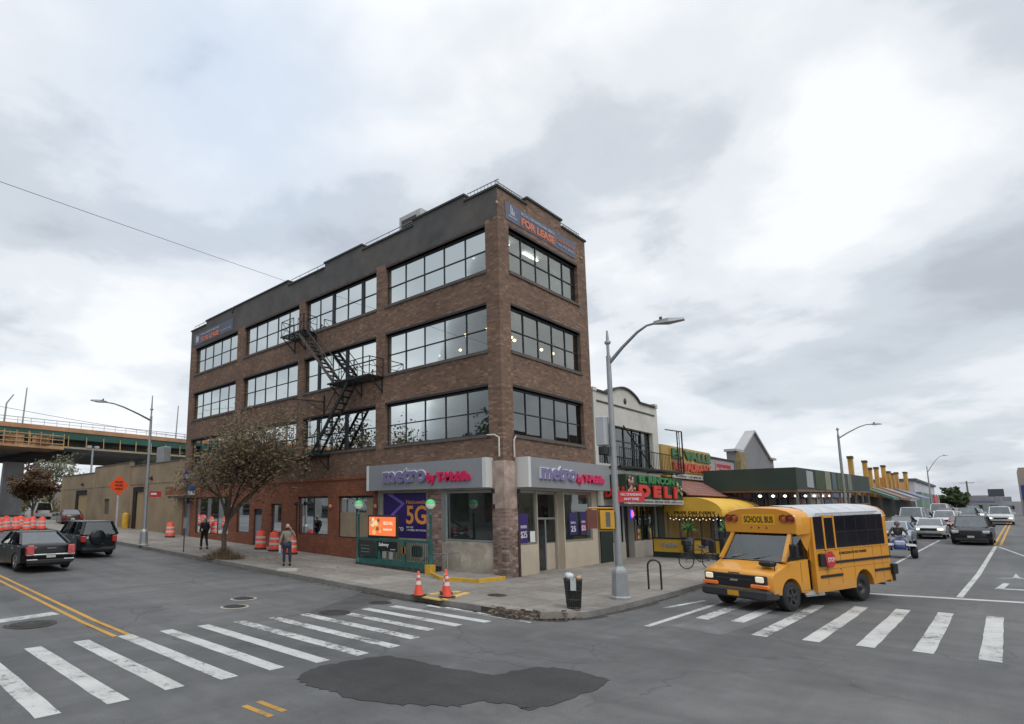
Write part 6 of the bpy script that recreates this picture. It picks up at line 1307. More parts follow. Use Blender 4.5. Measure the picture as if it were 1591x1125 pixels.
def treeline():
    rr=random.Random(17); m=MB(); vs=[];fs=[]
    for k in range(9000):
        x=rr.uniform(10,75); y=185+rr.uniform(-8,14); h=(2.2+1.6*math.sin(x*.21)+1.3*math.sin(x*.57+1))*1.1+1.2; z=1.2+rr.random()**.7*max(1.0,h); s=rr.uniform(.2,.55); u=Vector((rr.gauss(0,1),rr.gauss(0,1),rr.gauss(0,1))).normalized(); v=u.orthogonal().normalized(); q=Vector((x,y,z)); i=len(vs); vs+=[q-u*s,q+v*s*.7,q+u*s,q-v*s*.7]; fs.append((i,i+1,i+2,i+3))
    m.add(vs,fs); m.build('distant_treeline',MC['mixed_leaves'] if 'mixed_leaves' in MC else leafmat('mixed_leaves',[(.3,(.06,.07,.03)),(.5,(.12,.11,.05)),(.7,(.18,.12,.05))]),kind='stuff')
    for i,(x,y,w,d,h,c,lab) in enumerate([(20,205,26,10,6,(.30,.28,.27),'low grey shed beyond the highway piers'),(52,210,24,10,7.5,(.24,.20,.18),'low brown block beyond the highway, right of the grey shed')]):
        B=thing('distant_building',lab,'building',(x,y,1.2)); q=MB(); q.box(x,x+w,y,y+d,1.0,1.2+h); q.build('wall',mat('far_left_wall_%d'%i,c,.85,0,.2,.2,kind='world'),B)
treeline()

def debris():
    rr=random.Random(55); m=MB(); vs=[];fs=[]
    def put(x,y,z,s):
        a=rr.uniform(0,6.28); u=Vector((math.cos(a),math.sin(a),rr.uniform(-.2,.2)))*s; v=Vector((-math.sin(a),math.cos(a),rr.uniform(-.2,.3)))*s*.6; q=Vector((x,y,z+s*.3)); i=len(vs); vs.extend([q-u,q+v,q+u,q-v]); fs.append((i,i+1,i+2,i+3))
    for k in range(1500):
        y=rr.uniform(11,45); x=13.2-abs(rr.gauss(0,.16))-.02; put(x,y,gz(x,y)+.008,rr.uniform(.02,.05))
    for k in range(1100):
        y=25.6+rr.gauss(0,5.5); x=14.2+abs(rr.gauss(0,1.6)); 
        if 15<y<60 and x<18.7 and not (17.3<x and y<21): put(x,y,gz(x,y)+.155,rr.uniform(.02,.045))
    for k in range(500): x=rr.uniform(15,60); y=7.55-abs(rr.gauss(0,.14)); put(x,y,gz(x,y)+.008,rr.uniform(.02,.045))
    for k in range(200): x=rr.uniform(13.6,30); y=rr.uniform(7.9,13.0); put(x,y,.155+gz(x,y),rr.uniform(.012,.03))
    m.add(vs,fs); m.build('fallen_leaves',AUT,kind='stuff')
    m=MB(); vs=[];fs=[]
    for k in range(700):
        x=rr.uniform(2,26);y=rr.uniform(-1,24)
        if x>13 and y>7.4: continue
        put(x,y,gz(x,y)+.003,rr.uniform(.006,.018))
    m.add(vs,fs); m.build('road_grit',mat('grit_grey',(.20,.19,.17),.9,0,.5,9,kind='world'),kind='stuff')
debris()
# ------------------------------------------------------------------ vehicles
def wheels(t,xs,r,hw,w=.2,rim=RIM,dual=()):
    for x in xs:
        for s in (-1,1):
            m=MB(True); y0=s*hw; y1=s*(hw-w*(2 if x in dual else 1)); a,b=min(y0,y1),max(y0,y1)
            m.lathe([(r*.62,a+.01),(r*.93,a),(r,a+.03),(r,b-.03),(r*.93,b),(r*.62,b-.01)],(x,0,r),24,axis='y'); wh=m.build('wheel',RUB,t)
            m=MB(True); yo=s*(hw-.015); q=s*.03
            m.lathe([(0,0-q*.2),(r*.16,0),(r*.2,-q),(r*.52,-q*1.3),(r*.64,-q*.1),(r*.62,-q*2)],(x,yo,r),24,axis='y')
            m.build('rim',BLK if rim is BLK else mat('wheel_recess',(.05,.05,.05),.6),wh); m=MB(True)
            for k in range(5): a_=2*math.pi*k/5+.3; m.bar((x,yo+q*.02,r),(x+r*.6*math.cos(a_),yo+q*.02,r+r*.6*math.sin(a_)),r*.17,.03,roll=(0,1,0))
            m.lathe([(r*.57,-.012),(r*.64,-.012),(r*.64,.012),(r*.57,.012),(r*.57,-.012)],(x,yo,r),24,axis='y'); m.build('spokes',rim,wh)
def carbody(L,W,prof_top,wb0,wb1,r,zb=.24):
    """closed side outline: bottom with wheel arches then the upper line front to rear"""
    ra=r+.055; P=[(-L/2+.02,zb+.10)]
    for cx in (wb0,wb1):
        n=10; a0=math.asin(clamp((zb-r+.03)/ra,-1,1))
        for k in range(n+1): a=math.pi-a0-(math.pi-2*a0)*k/n; P.append((cx+ra*math.cos(a),r+ra*math.sin(a)-.0))
    P.append((L/2-.02,zb+.06)); return P+prof_top
def car(name,label,cat,x,y,rz,paint,kind='sedan',L=4.8,W=1.84,H=1.46,r=.33,group=None,detail=1,z=None,tilt=0,headl=False,grille=None,spare=False,glass=None):
    z=gz(x,y) if z is None else z; t=thing(name,label,cat,(x,y,z),rz,group); t.rotation_euler=(0,-tilt,rz); h=W/2; glass=glass or CARG
    belt={'sedan':.98,'suv':1.08,'hatch':.98,'van':1.15,'pickup':1.1}[kind]*(H/({'sedan':1.46,'suv':1.72,'hatch':1.5,'van':2.0,'pickup':1.85}[kind]))
    f=L/2; b=-L/2; wb0,wb1=b+L*.205,f-L*.185
    if kind=='sedan': top=[(f,.34),(f+.0,.56),(f-.05,.70),(f-.35,.80),(f-1.35,belt-.02),(f-1.45,belt),(b+.95,belt+.03),(b+.12,belt+.03),(b+.02,belt-.06),(b-.0,.62),(b,.36)]; G=(b+.72,f-1.30,b+1.62,f-2.15)
    elif kind=='hatch': top=[(f,.34),(f,.58),(f-.08,.74),(f-.9,belt-.06),(f-1.1,belt),(b+.3,belt+.04),(b+.04,belt),(b,.62),(b,.36)]; G=(b+.05,f-.95,b+.55,f-1.8)
    elif kind=='suv': top=[(f,.40),(f,.72),(f-.06,.90),(f-.30,.97),(f-1.05,belt-.02),(f-1.15,belt),(b+.2,belt+.03),(b+.03,belt),(b,.7),(b,.42)]; G=(b+.04,f-1.05,b+.32,f-1.75)
    elif kind=='van': top=[(f,.40),(f,.75),(f-.08,.95),(f-.7,belt-.05),(f-.85,belt),(b+.1,belt),(b+.02,belt-.04),(b,.7),(b,.42)]; G=(b+.02,f-.75,b+.12,f-1.5)
    else: top=[(f,.42),(f,.85),(f-.06,1.0),(f-.3,1.06),(f-1.25,belt),(f-3.15,belt),(f-3.2,belt),(b+.05,belt),(b,belt-.05),(b,.7),(b,.5)]; G=(f-3.15,f-1.25,f-2.95,f-1.85)
    P=carbody(L,W,top,wb0,wb1,r); m=MB(True); xloft(m,P,h,tuck=.34,drop=.085,zt=.62); m.build('body',paint,t)
    g0,g1,q0,q1=G; hb=h-.09; ht=h-.30; m=MB(True); zt=H-.05
    m.hexa([(g0,-hb,belt-.02),(g1,-hb+.10,belt-.02),(g1,hb-.10,belt-.02),(g0,hb,belt-.02),(q0,-ht,zt),(q1,-ht,zt),(q1,ht,zt),(q0,ht,zt)]); m.build('windows',CARG2,t)
    m=MB(True); m.box(g0+.25,g1-.25,-hb+.12,hb-.12,belt+.005,belt+.04)
    for sx in (g0+(g1-g0)*.28,g0+(g1-g0)*.62):
        for sy in (-.38,.38): m.rbox(sx-.06,sx+.06,sy-.22,sy+.22,belt+.04,min(H-.24,belt+.26),.02); m.rbox(sx-.05,sx+.05,sy-.12,sy+.12,min(H-.24,belt+.26),min(H-.14,belt+.40),.02)
    m.build('seats',BLK,t)
    m=MB(True); dx=.10
    vs=[]
    for (ex,ey,zz) in ((0.02,.03,zt-.015),(.0,.0,zt+.01),(-.16,-.10,H-.005),(-.45,-.30,H+.005)):
        a0,a1,yy=q0-ex,q1+ex,ht+ey; c=.10; vs+=[(a0,-yy+c,zz),(a0+c,-yy,zz),(a1-c,-yy,zz),(a1,-yy+c,zz),(a1,yy-c,zz),(a1-c,yy,zz),(a0+c,yy,zz),(a0,yy-c,zz)]
    fs=[(i*8+k,i*8+(k+1)%8,(i+1)*8+(k+1)%8,(i+1)*8+k) for i in range(3) for k in range(8)]+[tuple(range(24,32)),tuple(reversed(range(8)))]
    m.add(vs,fs,0,True)
    for s in (-1,1):
        m.bar((g1,s*(hb-.09),belt-.02),(q1,s*(ht+.005),zt),.07,.06); m.bar((g0,s*(hb+.005),belt-.02),(q0,s*(ht+.01),zt),.09 if kind=='sedan' else .12,.10)
        cs=[(g0+g1)/2+.05] if kind in('sedan','hatch') else [(g0+g1)/2+.15,g0+(g1-g0)*.27]
        for c in cs if kind!='pickup' else []:
            k=(c-g0)/(g1-g0); xt=q0+(q1-q0)*k; m.bar((c,s*(hb+.012),belt-.02),(xt,s*(ht+.012),zt),.035,.085,roll=(0,1,0))
    m.build('roof',paint,t)
    wheels(t,(wb0,wb1),r,h-.01)
    if kind=='pickup': m=MB(True); m.box(b+.1,f-3.25,-h+.1,h-.1,belt-.005,belt+.012); m.build('bed_cover',BLK,t)
    lens=mat('tail_lens_red',(.42,.02,.02),.2,0,.15,8,0,.5,coat=.6); hl=mat('head_lens',(.55,.56,.55),.15,0,.1,4,0) if not headl else m_emit('lit_headlight',(1,.92,.8),1.2)
    for s in (-1,1):
        m=MB(True); zl=belt-.17; m.rbox(b-.005,b+.16,s*(h-.20)-.11,s*(h-.20)+.11,zl-.20,zl+.10,.03); m.build('tail_light',lens,t)
        m=MB(True); m.rbox(f-.30,f-.015,s*(h-.26)-.17,s*(h-.26)+.17,.60 if kind!='suv' else .70,.74 if kind!='suv' else .88,.04); m.build('headlight',hl,t)
        m=MB(True); m.rbox(g1-.30,g1-.12,s*(h+.08)-.09,s*(h+.08)+.09,belt-.02,belt+.13,.03); m.build('mirror',paint,t)
        if detail:
            m=MB(True)
            for c in ((g0+g1)/2+.05,g1-.25,g0+.30): m.box(c-.006,c+.006,s*(h+.001)-.004,s*(h+.001)+.004,.42,belt-.03)
            m.build('door_gap',BLK,t); m=MB(True)
            for c in ((g0+g1)/2+.22,g0+.62): m.rbox(c,c+.20,s*(h+.012)-.014,s*(h+.012)+.014,belt-.17,belt-.13,.005)
            m.each('door_handle',CHROME,t)
    m=MB(True); m.box(b-.012,b+.02,-.16,.16,.60 if kind!='sedan' else .52,.74 if kind!='sedan' else .66); m.build('license_plate',mat('plate_pale',(.50,.49,.44),.5,0,.15,8),t)
    m=MB(True); m.box(f-.01,f+.015,-.16,.16,.44,.56); m.build('license_plate',mat('plate_pale',(.50,.49,.44),.5),t)
    m=MB(True); m.rbox(f-.12,f+.012,-h*.52,h*.52,.56,.76 if kind!='suv' else .88,.02); m.build('grille',grille or BLK,t)
    m=MB(True); m.rbox(b-.03,b+.2,-h+.16,h-.16,.30,.46,.03); m.build('rear_bumper_trim',BLK,t)
    m=MB(True); m.rbox(f-.2,f+.02,-h+.2,h-.2,.24,.40,.03); m.build('front_bumper_trim',BLK,t)
    m=MB(True); m.box(b+.3,f-.3,-h+.25,h-.25,.20,.30); m.build('underbody',BLK,t)
    if spare: m=MB(True); m.lathe([(0,-.14),(.30,-.14),(.36,-.10),(.36,.05),(0,.05)],(b-.02,.12,.92),24,axis='x'); m.build('spare_wheel_cover',paint,t)
    return t
PB=m_paintcar('paint_black',(.007,.008,.008),.20,.0,.0); PBG=m_paintcar('paint_dark_bluegreen',(.006,.010,.013),.24,.03,.2); PS=m_paintcar('paint_silver',(.42,.44,.45),.25,.1); PW=m_paintcar('paint_white',(.60,.61,.61),.3,.1); PG=m_paintcar('paint_dark_grey',(.010,.011,.013),.28,.03,.2); PR=m_paintcar('paint_dark_red',(.20,.012,.015),.25,.12); PBR=m_paintcar('paint_maroon_brown',(.045,.018,.016),.3,.15); PLB=m_paintcar('paint_pale_blue',(.30,.36,.42),.3,.1)
N90=math.pi/2
CARG2=m_glass('car_cabin_glass',.13,(.30,.35,.34),.0)
c300=car('sedan','black sedan seen from behind in the left lane, red tail lights and chrome strip','car',6.35,28.1,N90+.05,PB,'sedan',5.04,1.90,1.48,.37)
def c300x(t):
    L=5.04;h=.95;b=-L/2
    m=MB(True); m.rbox(b-.02,b+.05,-h+.10,h-.10,.60,.66,.015); m.build('chrome_strip',CHROME,t); m=MB(True); m.rbox(b-.025,b+.04,-h+.12,-h+.50,.42,.47,.012); m.rbox(b-.025,b+.04,h-.50,h-.12,.42,.47,.012); m.each('chrome_exhaust_trim',CHROME,t)
    m=MB(True); m.box(b-.012,b,-.16,.16,.86,.885); m.build('badge',CHROME,t)
    for s in (-1,1): m=MB(True); m.rbox(b-.02,b+.02,s*(h-.24)-.125,s*(h-.24)+.125,.66,.99,.02); m.build('tail_light_bezel',mat('bright_tail_lens',(.55,.10,.10),.2,0,.2,6,0,.5,coat=.5),t)
    m=MB(True); m.box(b+.25,b+1.2,-h+.12,h-.12,1.0,1.005) if False else None
c300x(c300)
car('suv','dark green black four wheel drive seen from behind, spare wheel on its door','car',9.55,32.3,N90+.03,PBG,'suv',4.5,1.80,1.70,.35,spare=True)
car('suv','dark grey car cut off by the left edge of the picture, one red tail light','car',4.95,35.6,N90,PG,'suv',4.6,1.84,1.66,.34)
car('sedan','dark maroon saloon parked by the tan garage behind the four wheel drive','car',17.0,62.0,N90-.15,PBR,'sedan',4.7,1.82,1.46,.33)
car('van','white van parked where the tan garage ends','van',19.9,86,N90,PW,'van',5.2,2.0,2.2,.36)
# right street, all waiting and coming towards the viewer
A=math.pi
car('suv','black four wheel drive with wide dark grille coming towards the viewer beside the yellow line','car',54.9,1.72,A-.02,PG,'suv',4.7,1.92,1.80,.38)
car('sedan','silver saloon with headlights on, left of the black four wheel drive','car',60.9,4.15,A,PS,'sedan',4.7,1.80,1.45,.32,headl=True)
car('sedan','dark red saloon half hidden between the silver saloon and the black four wheel drive','car',71.5,2.9,A,PR,'sedan',4.6,1.8,1.42,.32,detail=0)
car('pickup','white and red lorry like pickup with bright headlight at the far right lane','pickup',94.5,.6,A,PW,'pickup',5.6,2.05,1.95,.42,headl=True,detail=0)
car('hatch','pale blue car mostly hidden behind the rear of the school bus','car',51.2,5.25,A,PLB,'hatch',4.3,1.8,1.5,.32)
car('van','pale van in the kerb lane behind the silver saloon','van',76.5,6.4,A,PS,'van',5.3,2.0,2.1,.36,detail=0)
car('suv','white four wheel drive behind the silver saloon','car',79.5,4.3,A,PW,'suv',4.7,1.9,1.75,.36,detail=0)
car('hatch','silver hatchback in the middle of the distant queue','car',90,4.2,A,PS,'hatch',4.3,1.8,1.5,.33,detail=0)
car('sedan','black saloon in the distant queue near the kerb','car',92,6.6,A,PB,'sedan',4.6,1.8,1.45,.33,detail=0)
car('suv','grey four wheel drive deep in the distant queue','car',101,3.4,A,PG,'suv',4.7,1.9,1.75,.36,detail=0)
car('van','white van deep in the distant queue','van',107,6.2,A,PW,'van',5.3,2.0,2.2,.36,detail=0)
car('sedan','pale saloon with lit headlights deep in the distant queue','car',112,3.0,A,PLB,'sedan',4.6,1.8,1.45,.33,detail=0,headl=True)
car('sedan','charcoal saloon beside the kerb, ahead of the pale van','car',68.5,6.5,A,PB,'sedan',4.6,1.8,1.45,.33,detail=0)
car('hatch','grey hatchback between the pale van and the white four wheel drive','car',84.5,6.4,A,PG,'hatch',4.3,1.8,1.5,.33,detail=0)
car('sedan','black saloon behind the dark red saloon','car',80,2.7,A,PB,'sedan',4.6,1.8,1.45,.33,detail=0)
car('suv','maroon four wheel drive deep in the distant queue','car',97,5.2,A,PBR,'suv',4.7,1.9,1.75,.36,detail=0)
car('suv','black four wheel drive deep in the distant queue','car',128,3.6,A,PB,'suv',4.7,1.9,1.75,.36,detail=0)
car('hatch','red hatchback deep in the distant queue','car',120,5.4,A,PR,'hatch',4.3,1.8,1.5,.33,detail=0)
# ------------------------------------------------------------------ school bus
def school_bus():
    az=R(107); hd=Vector((-math.sin(az),-math.cos(az),0)); rz=math.atan2(hd.y,hd.x); left=Vector((-hd.y,hd.x,0))
    # left front wheel outer face stands at (19.15,4.25)
    o=Vector((19.15,4.25,0))-left*.98; t=thing('school_bus','small yellow school bus turning at the crosswalk, roof sign reading SCHOOL BUS','school bus',(o.x,o.y,0),rz)
    t.rotation_euler=(0,R(1.3),rz)
    Y=m_paintcar('school_bus_yellow',(.71,.31,.026),.40,.16); bk=mat('bus_black',(.015,.015,.016),.5,0,.15); r=.39
    h=.98; m=MB(True); ra=.47; P=[(-1.05,.42)]
    n=10
    for k in range(n+1): a=math.pi-.12-(math.pi-.24)*k/n; P.append((ra*math.cos(a),r+.02+ra*math.sin(a)))
    P+=[(.93,.50),(.95,.62),(.94,.95),(.90,1.03),(.78,1.09),(.12,1.27),(0,1.33),(-1.05,1.38)]
    xloft(m,P,h,tuck=.16,drop=.05,zt=.9,layers=(0,.45,.72,.88,.96,1.0)); m.build('cab_body',Y,t)
    # cab upper: pillars and windscreen
    m=MB(True); hw0,hw1=.90,.80
    for s in (-1,1):
        m.bar((.10,s*hw0,1.30),(-.55,s*hw1,2.12),.09,.09); m.box(-1.10,-.98,s*.97-.03,s*.97+.03,1.3,2.2); m.bar((-.5,s*.86,2.12),(-1.05,s*.93,2.12),.08,.10)
    m.each('cab_pillar',Y,t)
    wg=mat('bus_windscreen',(.05,.06,.062),.05,0,.15,1.5,0,1.0,coat=1.0); m=MB(True); m.add([(.06,-.86,1.30),(.06,.86,1.30),(-.55,.77,2.12),(-.55,-.77,2.12)],[(0,1,2,3)]); m.build('windscreen',m_glass('screen_glass',.11,(.42,.46,.45),.02),t)
    sg=mat('bus_side_glass',(.012,.013,.015),.07,0,.2,3,0,1.0,coat=.6)
    for s in (-1,1): m=MB(True); m.add([(0.0,s*.905,1.33),(-1.0,s*.95,1.36),(-1.0,s*.93,2.10),(-.5,s*.83,2.10)],[(0,1,2,3)]); m.build('door_window',m_glass('door_glass',.12,(.2,.2,.2)),t)
    m=MB(True); m.box(-1.0,-.05,-.85,.85,1.15,1.25); m.box(-.95,-.55,-.65,-.15,1.25,1.75); m.box(-.95,-.55,.15,.65,1.25,1.75); m.box(-1.08,-1.04,-.9,.9,1.2,2.6); m.build('cab_interior',mat('cab_interior',(.05,.05,.048),.8,0,.3,4),t)
    m=MB(True); m.lathe([(.17,-.012),(.19,0),(.17,.012)],(-.35,.38,1.48),16,axis='x'); m.build('steering_wheel',bk,t)
    # body box with rounded roof
    hb=1.08; x0,x1=-5.12,-1.02; prof=[(-hb+.04,.42),(-hb,.60),(-hb,2.42),(-hb+.06,2.58),(-hb+.20,2.70),(-hb+.48,2.78),(0,2.82),(hb-.48,2.78),(hb-.20,2.70),(hb-.06,2.58),(hb,2.42),(hb,.60),(hb-.04,.42)]
    wa=-3.53; m=MB(True)
    zs=[.42,.60,.92,1.0]; 
    # sides with wheel arch
    for s in (-1,1):
        pts=[(x1,.42),(x1,2.42),(x0,2.42),(x0,.52)]; ar=[(wa+.50*math.cos(a),.41+.50*math.sin(a)) for a in [math.pi-.02-(math.pi-.04)*k/10 for k in range(11)]]; poly=[(x,s*hb,z) for x,z in pts+ar]; m.add(poly,[tuple(range(len(poly)))])
        a2=[(x,s*hb,z) for x,z in ar]; b2=[(x,s*(hb-.35),z) for x,z in ar]; m.add(a2+b2,[(i,i+1,i+12,i+11) for i in range(10)])
    up=prof[2:11]; xs=[x0-.0,x0+.10,x1-.0]; V_=[]
    for xi,(x,ins) in enumerate(((x0-.06,.10),(x0+.06,.0),(x1,.0))):
        for (y,z) in up: V_.append((x,y*(1-ins*.5),2.42+(z-2.42)*(1-ins)))
    n=len(up); m.build('body',Y,t)
    m=MB(True); m.add(V_,[(i*n+k,i*n+k+1,(i+1)*n+k+1,(i+1)*n+k) for i in range(2) for k in range(n-1)],0,True); m.build('roof',mat('bus_roof_white',(.52,.54,.56),.5,0,.08,1,dirt=((.3,.3,.28),.3)),t)
    m=MB(True); m.add([(x0,-hb,.52),(x0,hb,.52),(x0,hb,2.42),(x0,-hb,2.42)],[(0,1,2,3)]); m.prism([(x0,y,z) for y,z in up],(-.06,0,0)); m.box(x0-.12,x0-.0,-hb+.04,hb-.04,.42,.62); m.build('rear_panel',Y,t)
    # front bulkhead cap with the sign, sloping shoulders down to the cab
    m=MB(True); capx=-.42; fp=[(-hb+.03,2.02),(-hb,2.20),(-hb,2.45),(-hb+.06,2.60),(-hb+.22,2.70),(-hb+.5,2.77),(0,2.80),(hb-.5,2.77),(hb-.22,2.70),(hb-.06,2.60),(hb,2.45),(hb,2.20),(hb-.03,2.02)]
    k=len(fp); Q=[]
    for (x,sc,dz) in ((x1,1.0,0),(capx-.22,1.0,-.005),(capx-.05,.985,-.02),(capx,.95,-.05)):
        for (y,z) in fp: Q.append((x+(0.0),y*sc,2.02+(z-2.02)*(1+dz)+( .03 if sc<.96 and z<2.1 else 0)))
    m.add(Q,[(i*k+j,i*k+j+1,(i+1)*k+j+1,(i+1)*k+j) for i in range(3) for j in range(k-1)],0,True); m.add(Q[3*k:4*k],[tuple(range(k))]); m.add([(x1,-hb+.03,2.02),(x1,hb-.03,2.02),(capx,hb*.95-.03,2.05),(capx,-hb*.95+.03,2.05)],[(0,1,2,3)])
    for s in (-1,1): m.add([(x1,s*hb,.42),(x1,s*hb,2.2),(x1,s*.95,2.2),(x1,s*.95,.42)],[(0,1,2,3)]); m.add([(x1,s*hb,2.05),(x1+.02,s*.96,1.5),(-.62,s*.88,2.05),(capx-.1,s*hb,2.05)],[(0,1,2,3)])
    m.build('front_cap',Y,t)
    m=MB(True); m.text('SCHOOL BUS',(capx+.008,-.42,2.34),(0,1,0),(0,0,1),.84,.19,.006,0,.02); m.build('sign_lettering',mat('ink_brown',(.07,.045,.01),.6),t)
    m=MB(True); m.box(capx-.01,capx+.005,-.48,.48,2.28,2.58); m.build('sign_panel',mat('sign_bright_yellow',(.80,.42,.02),.5,0,.06),t)
    red=mat('lamp_red',(.35,.012,.012),.2,0,.1,4,0,.5,coat=.8); amb=mat('lamp_amber',(.55,.11,.02),.2,0,.1,4,0,.5,coat=.8)
    for s in (-1,1):
        for j,(y,c) in enumerate(((.90,red),(.72,amb))):
            m=MB(True); m.lathe([(0,.035),(.05,.03),(.085,.012),(.10,0)],(capx-.01,s*y,2.46),14,axis='x'); m.build('warning_lamp',c,t); m=MB(True); m.lathe([(.105,-.01),(.105,.05),(.115,.05),(.115,-.01)],(capx-.01,s*y,2.46),14,axis='x'); m.build('lamp_hood',mat('hood_dark_red',(.14,.02,.015),.5),t)
    m=MB(True)
    for y,z in ((-.14,2.70),(0,2.71),(.14,2.70),(-.22,2.2),(0,2.2),(.22,2.2)): m.lathe([(0,.02),(.03,.012),(.035,0)],(capx-.03 if z>2.5 else capx-.005,y,z),8,axis='x')
    m.each('marker_lamp',red,t)
    # nose
    m=MB(True); m.rbox(.86,.965,-.88,.88,.62,.98,.02); g=m.build('grille',bk,t); m=MB(True); m.box(.965,.972,-.5,.5,.84,.86); m.build('grille_bar',mat('grille_grey',(.06,.06,.06),.5),g); m=MB(True); m.hexa([(.966,-.11,.79),(.975,-.11,.79),(.975,.11,.79),(.966,.11,.79),(.966,-.09,.84),(.975,-.09,.84),(.975,.13,.84),(.966,.13,.84)]); m.build('emblem',CHROME,g)
    m=MB(True); m.rbox(.78,1.04,-.97,.97,.34,.60,.05); m.rbox(.55,.9,-.99,.99,.34,.56,.05); m.build('front_bumper',mat('bumper_charcoal',(.035,.035,.037),.6,0,.2,3),t)
    m=MB(True); m.box(1.04,1.05,-.16,.16,.40,.54); m.build('license_plate',mat('plate_orange_yellow',(.62,.30,.02),.5,0,.15,9),t)
    for s in (-1,1):
        m=MB(True); m.rbox(.90,.985,s*.72-.115,s*.72+.115,.80,.96,.02); m.build('headlight',m_emit('bus_headlight',(.9,.78,.58),.35),t)
        m=MB(True); m.rbox(.86,.99,s*.70-.24,s*.70+.24,.64,.745,.02); m.build('turn_signal',mat('amber_signal',(.75,.17,.03),.25,0,.1,5,0,coat=.5,emit=.15),t)
    m=MB(True); m.box(.93,.94,-.16,.16,.995,1.02); m.build('hood_lettering',bk,t)
    for y0_,y1_ in ((-.62,-.05),(.05,.62)): m=MB(True); m.tube([(.06,y0_,1.335),(-.02,(y0_+y1_)/2,1.40),(-.10,y1_,1.50)],.009,5); m.build('wiper',bk,t)
    m=MB(True); m.box(.02,.10,-.86,.86,1.262,1.30); m.build('cowl',bk,t)
    # driver side details (left side, y>0)
    zt=2.50;zb=1.60
    for s in (-1,1):
        m=MB(True); q=s*(hb+.012); m.box(x0+.22,x1-.08,min(q,s*hb),max(q,s*hb),zb,zt); m.build('side_windows',mat('tinted_bus_glass',(.010,.012,.018),.10,0,.15,2,0,.8),t)
        m=MB(True); q2=s*(hb+.022)
        for x in (-1.62,-2.15): m.box(x-.035,x+.035,min(q2,s*hb),max(q2,s*hb),zb-.04,zt+.04)
        m.build('window_post',Y,t); m=MB(True); m.box(-2.15,-1.62,min(q2,s*hb),max(q2,s*hb),2.46,2.52) ; m.build('window_header',Y,t)
        for a,b,c in ((x0+.02,-1.55,1.20),(-2.35,-1.25,.84),(x0+.02,-4.15,.84)): m=MB(True); m.rbox(a,b,min(s*hb,s*(hb+.035)),max(s*hb,s*(hb+.035)),c-.035,c+.035,.006); m.build('rub_rail',bk,t)
        m=MB(True); m.box(x1-.10,x1,min(s*hb,s*(hb+.02)),max(s*hb,s*(hb+.02)),.42,2.5); m.build('corner_moulding',Y,t)
        m=MB(True); m.lathe([(0,.03),(.03,.02),(.035,0)],(-2.3,s*hb,1.02),8,axis='y'); m.build('side_marker',amb,t)
        m=MB(True); m.box(x0+.5,x1-.3,min(s*hb,s*(hb+.03)),max(s*hb,s*(hb+.03)),2.56,2.60); m.build('drip_rail',mat('rail_pale',(.4,.4,.4),.5),t)
    m=MB(True); m.text('CONSOLIDATED BUS TRANSIT',(-2.3,hb+.005,1.40),(-1,0,0),(0,0,1),1.5,.075,.006); m.build('side_lettering',bk,t)
    m=MB(True); m.prism([(-1.62+.24*math.cos(math.pi/8+k*math.pi/4),hb+.10,1.30+.24*math.sin(math.pi/8+k*math.pi/4)) for k in range(8)],(0,.02,0)); m.v=[(x,y,z) for x,y,z in m.v]; st=m.build('stop_arm',mat('stop_red',(.50,.03,.035),.5,0,.1),t); m=MB(True); m.text('STOP',(-1.46,hb+.125,1.24),(-1,0,0),(0,0,1),.33,.12,.006,0,.01); m.build('stop_lettering',WHITE,st); m=MB(True); m.rbox(-1.42,-1.20,hb,hb+.1,1.12,1.48,.02); m.build('stop_arm_hinge',bk,st)
    # door handle, fuel area, step, mirrors
    m=MB(True); m.rbox(-.98,-.88,.975,1.0,1.12,1.24,.01); m.build('door_handle',bk,t); m=MB(True); m.box(-.99,-.98,.96,.985,.45,2.0); m.box(-.50,-.49,.985,.99,.50,1.0) if False else None; m.build('door_gap',bk,t)
    m=MB(True); m.prism([(-1.35,hb-.1,.52),(-.62,.93,.40),(-.62,1.0,.34),(-1.35,hb+.01,.34)],(0,0,.05)); m.build('running_board',STEEL,t)
    for s in (-1,1):
        m=MB(True); m.tube([(-.02,s*.95,1.32),(.12,s*1.18,1.50),(.12,s*1.2,1.95),(-.2,s*1.0,2.08)],.014,6); m.rbox(.02,.12,s*1.18-.11,s*1.18+.11,1.42,1.80,.03); m.build('mirror',bk,t)
    m=MB(True); m.tube([(.55,.88,1.05),(.62,.98,1.35)],.012,5); m.rbox(.42,.66,.52,.92,1.20,1.36,.05); m.build('cross_view_mirror',bk,t)
    # wheels
    wheels(t,(0,),r,.98,.24,rim=mat('steel_wheel_dark',(.06,.06,.062),.5,.4,.2)); 
    for s in (-1,1):
        m=MB(True); a,b=(1.02,.52) if s>0 else (-1.02,-.52); lo,hi=min(a,b),max(a,b); m.lathe([(.2,lo+.05),(.36,lo),(.39,lo+.03),(.39,hi-.03),(.36,hi),(.2,hi-.05)],(-3.53,0,.39),24,axis='y'); w=m.build('wheel',RUB,t); m=MB(True); q=s*(1.02-.10); m.lathe([(.22,s*.06),(.19,0),(.08,-s*.02),(.08,s*.05),(0,s*.05)],(-3.53,q,.39),16,axis='y'); m.build('rim',mat('steel_wheel_dark',(.06,.06,.062),.5,.4,.2),w)
    m=MB(True); m.box(-5.0,.7,-.6,.6,.32,.50); m.build('chassis',BLK,t)
    m=MB(True); m.box(x0-.26,x0-.1,-hb+.02,hb-.02,.44,.64); m.build('rear_bumper',bk,t)
    m=MB(True); m.tube([(-4.55,hb-.2,.42),(-4.85,hb-.1,.38)],.035,6); m.build('exhaust',bk,t)
    # panel seams, rivets and roof ribs
    m=MB(True); sd_=mat('seam_shadow',(.16,.06,.006),.7)
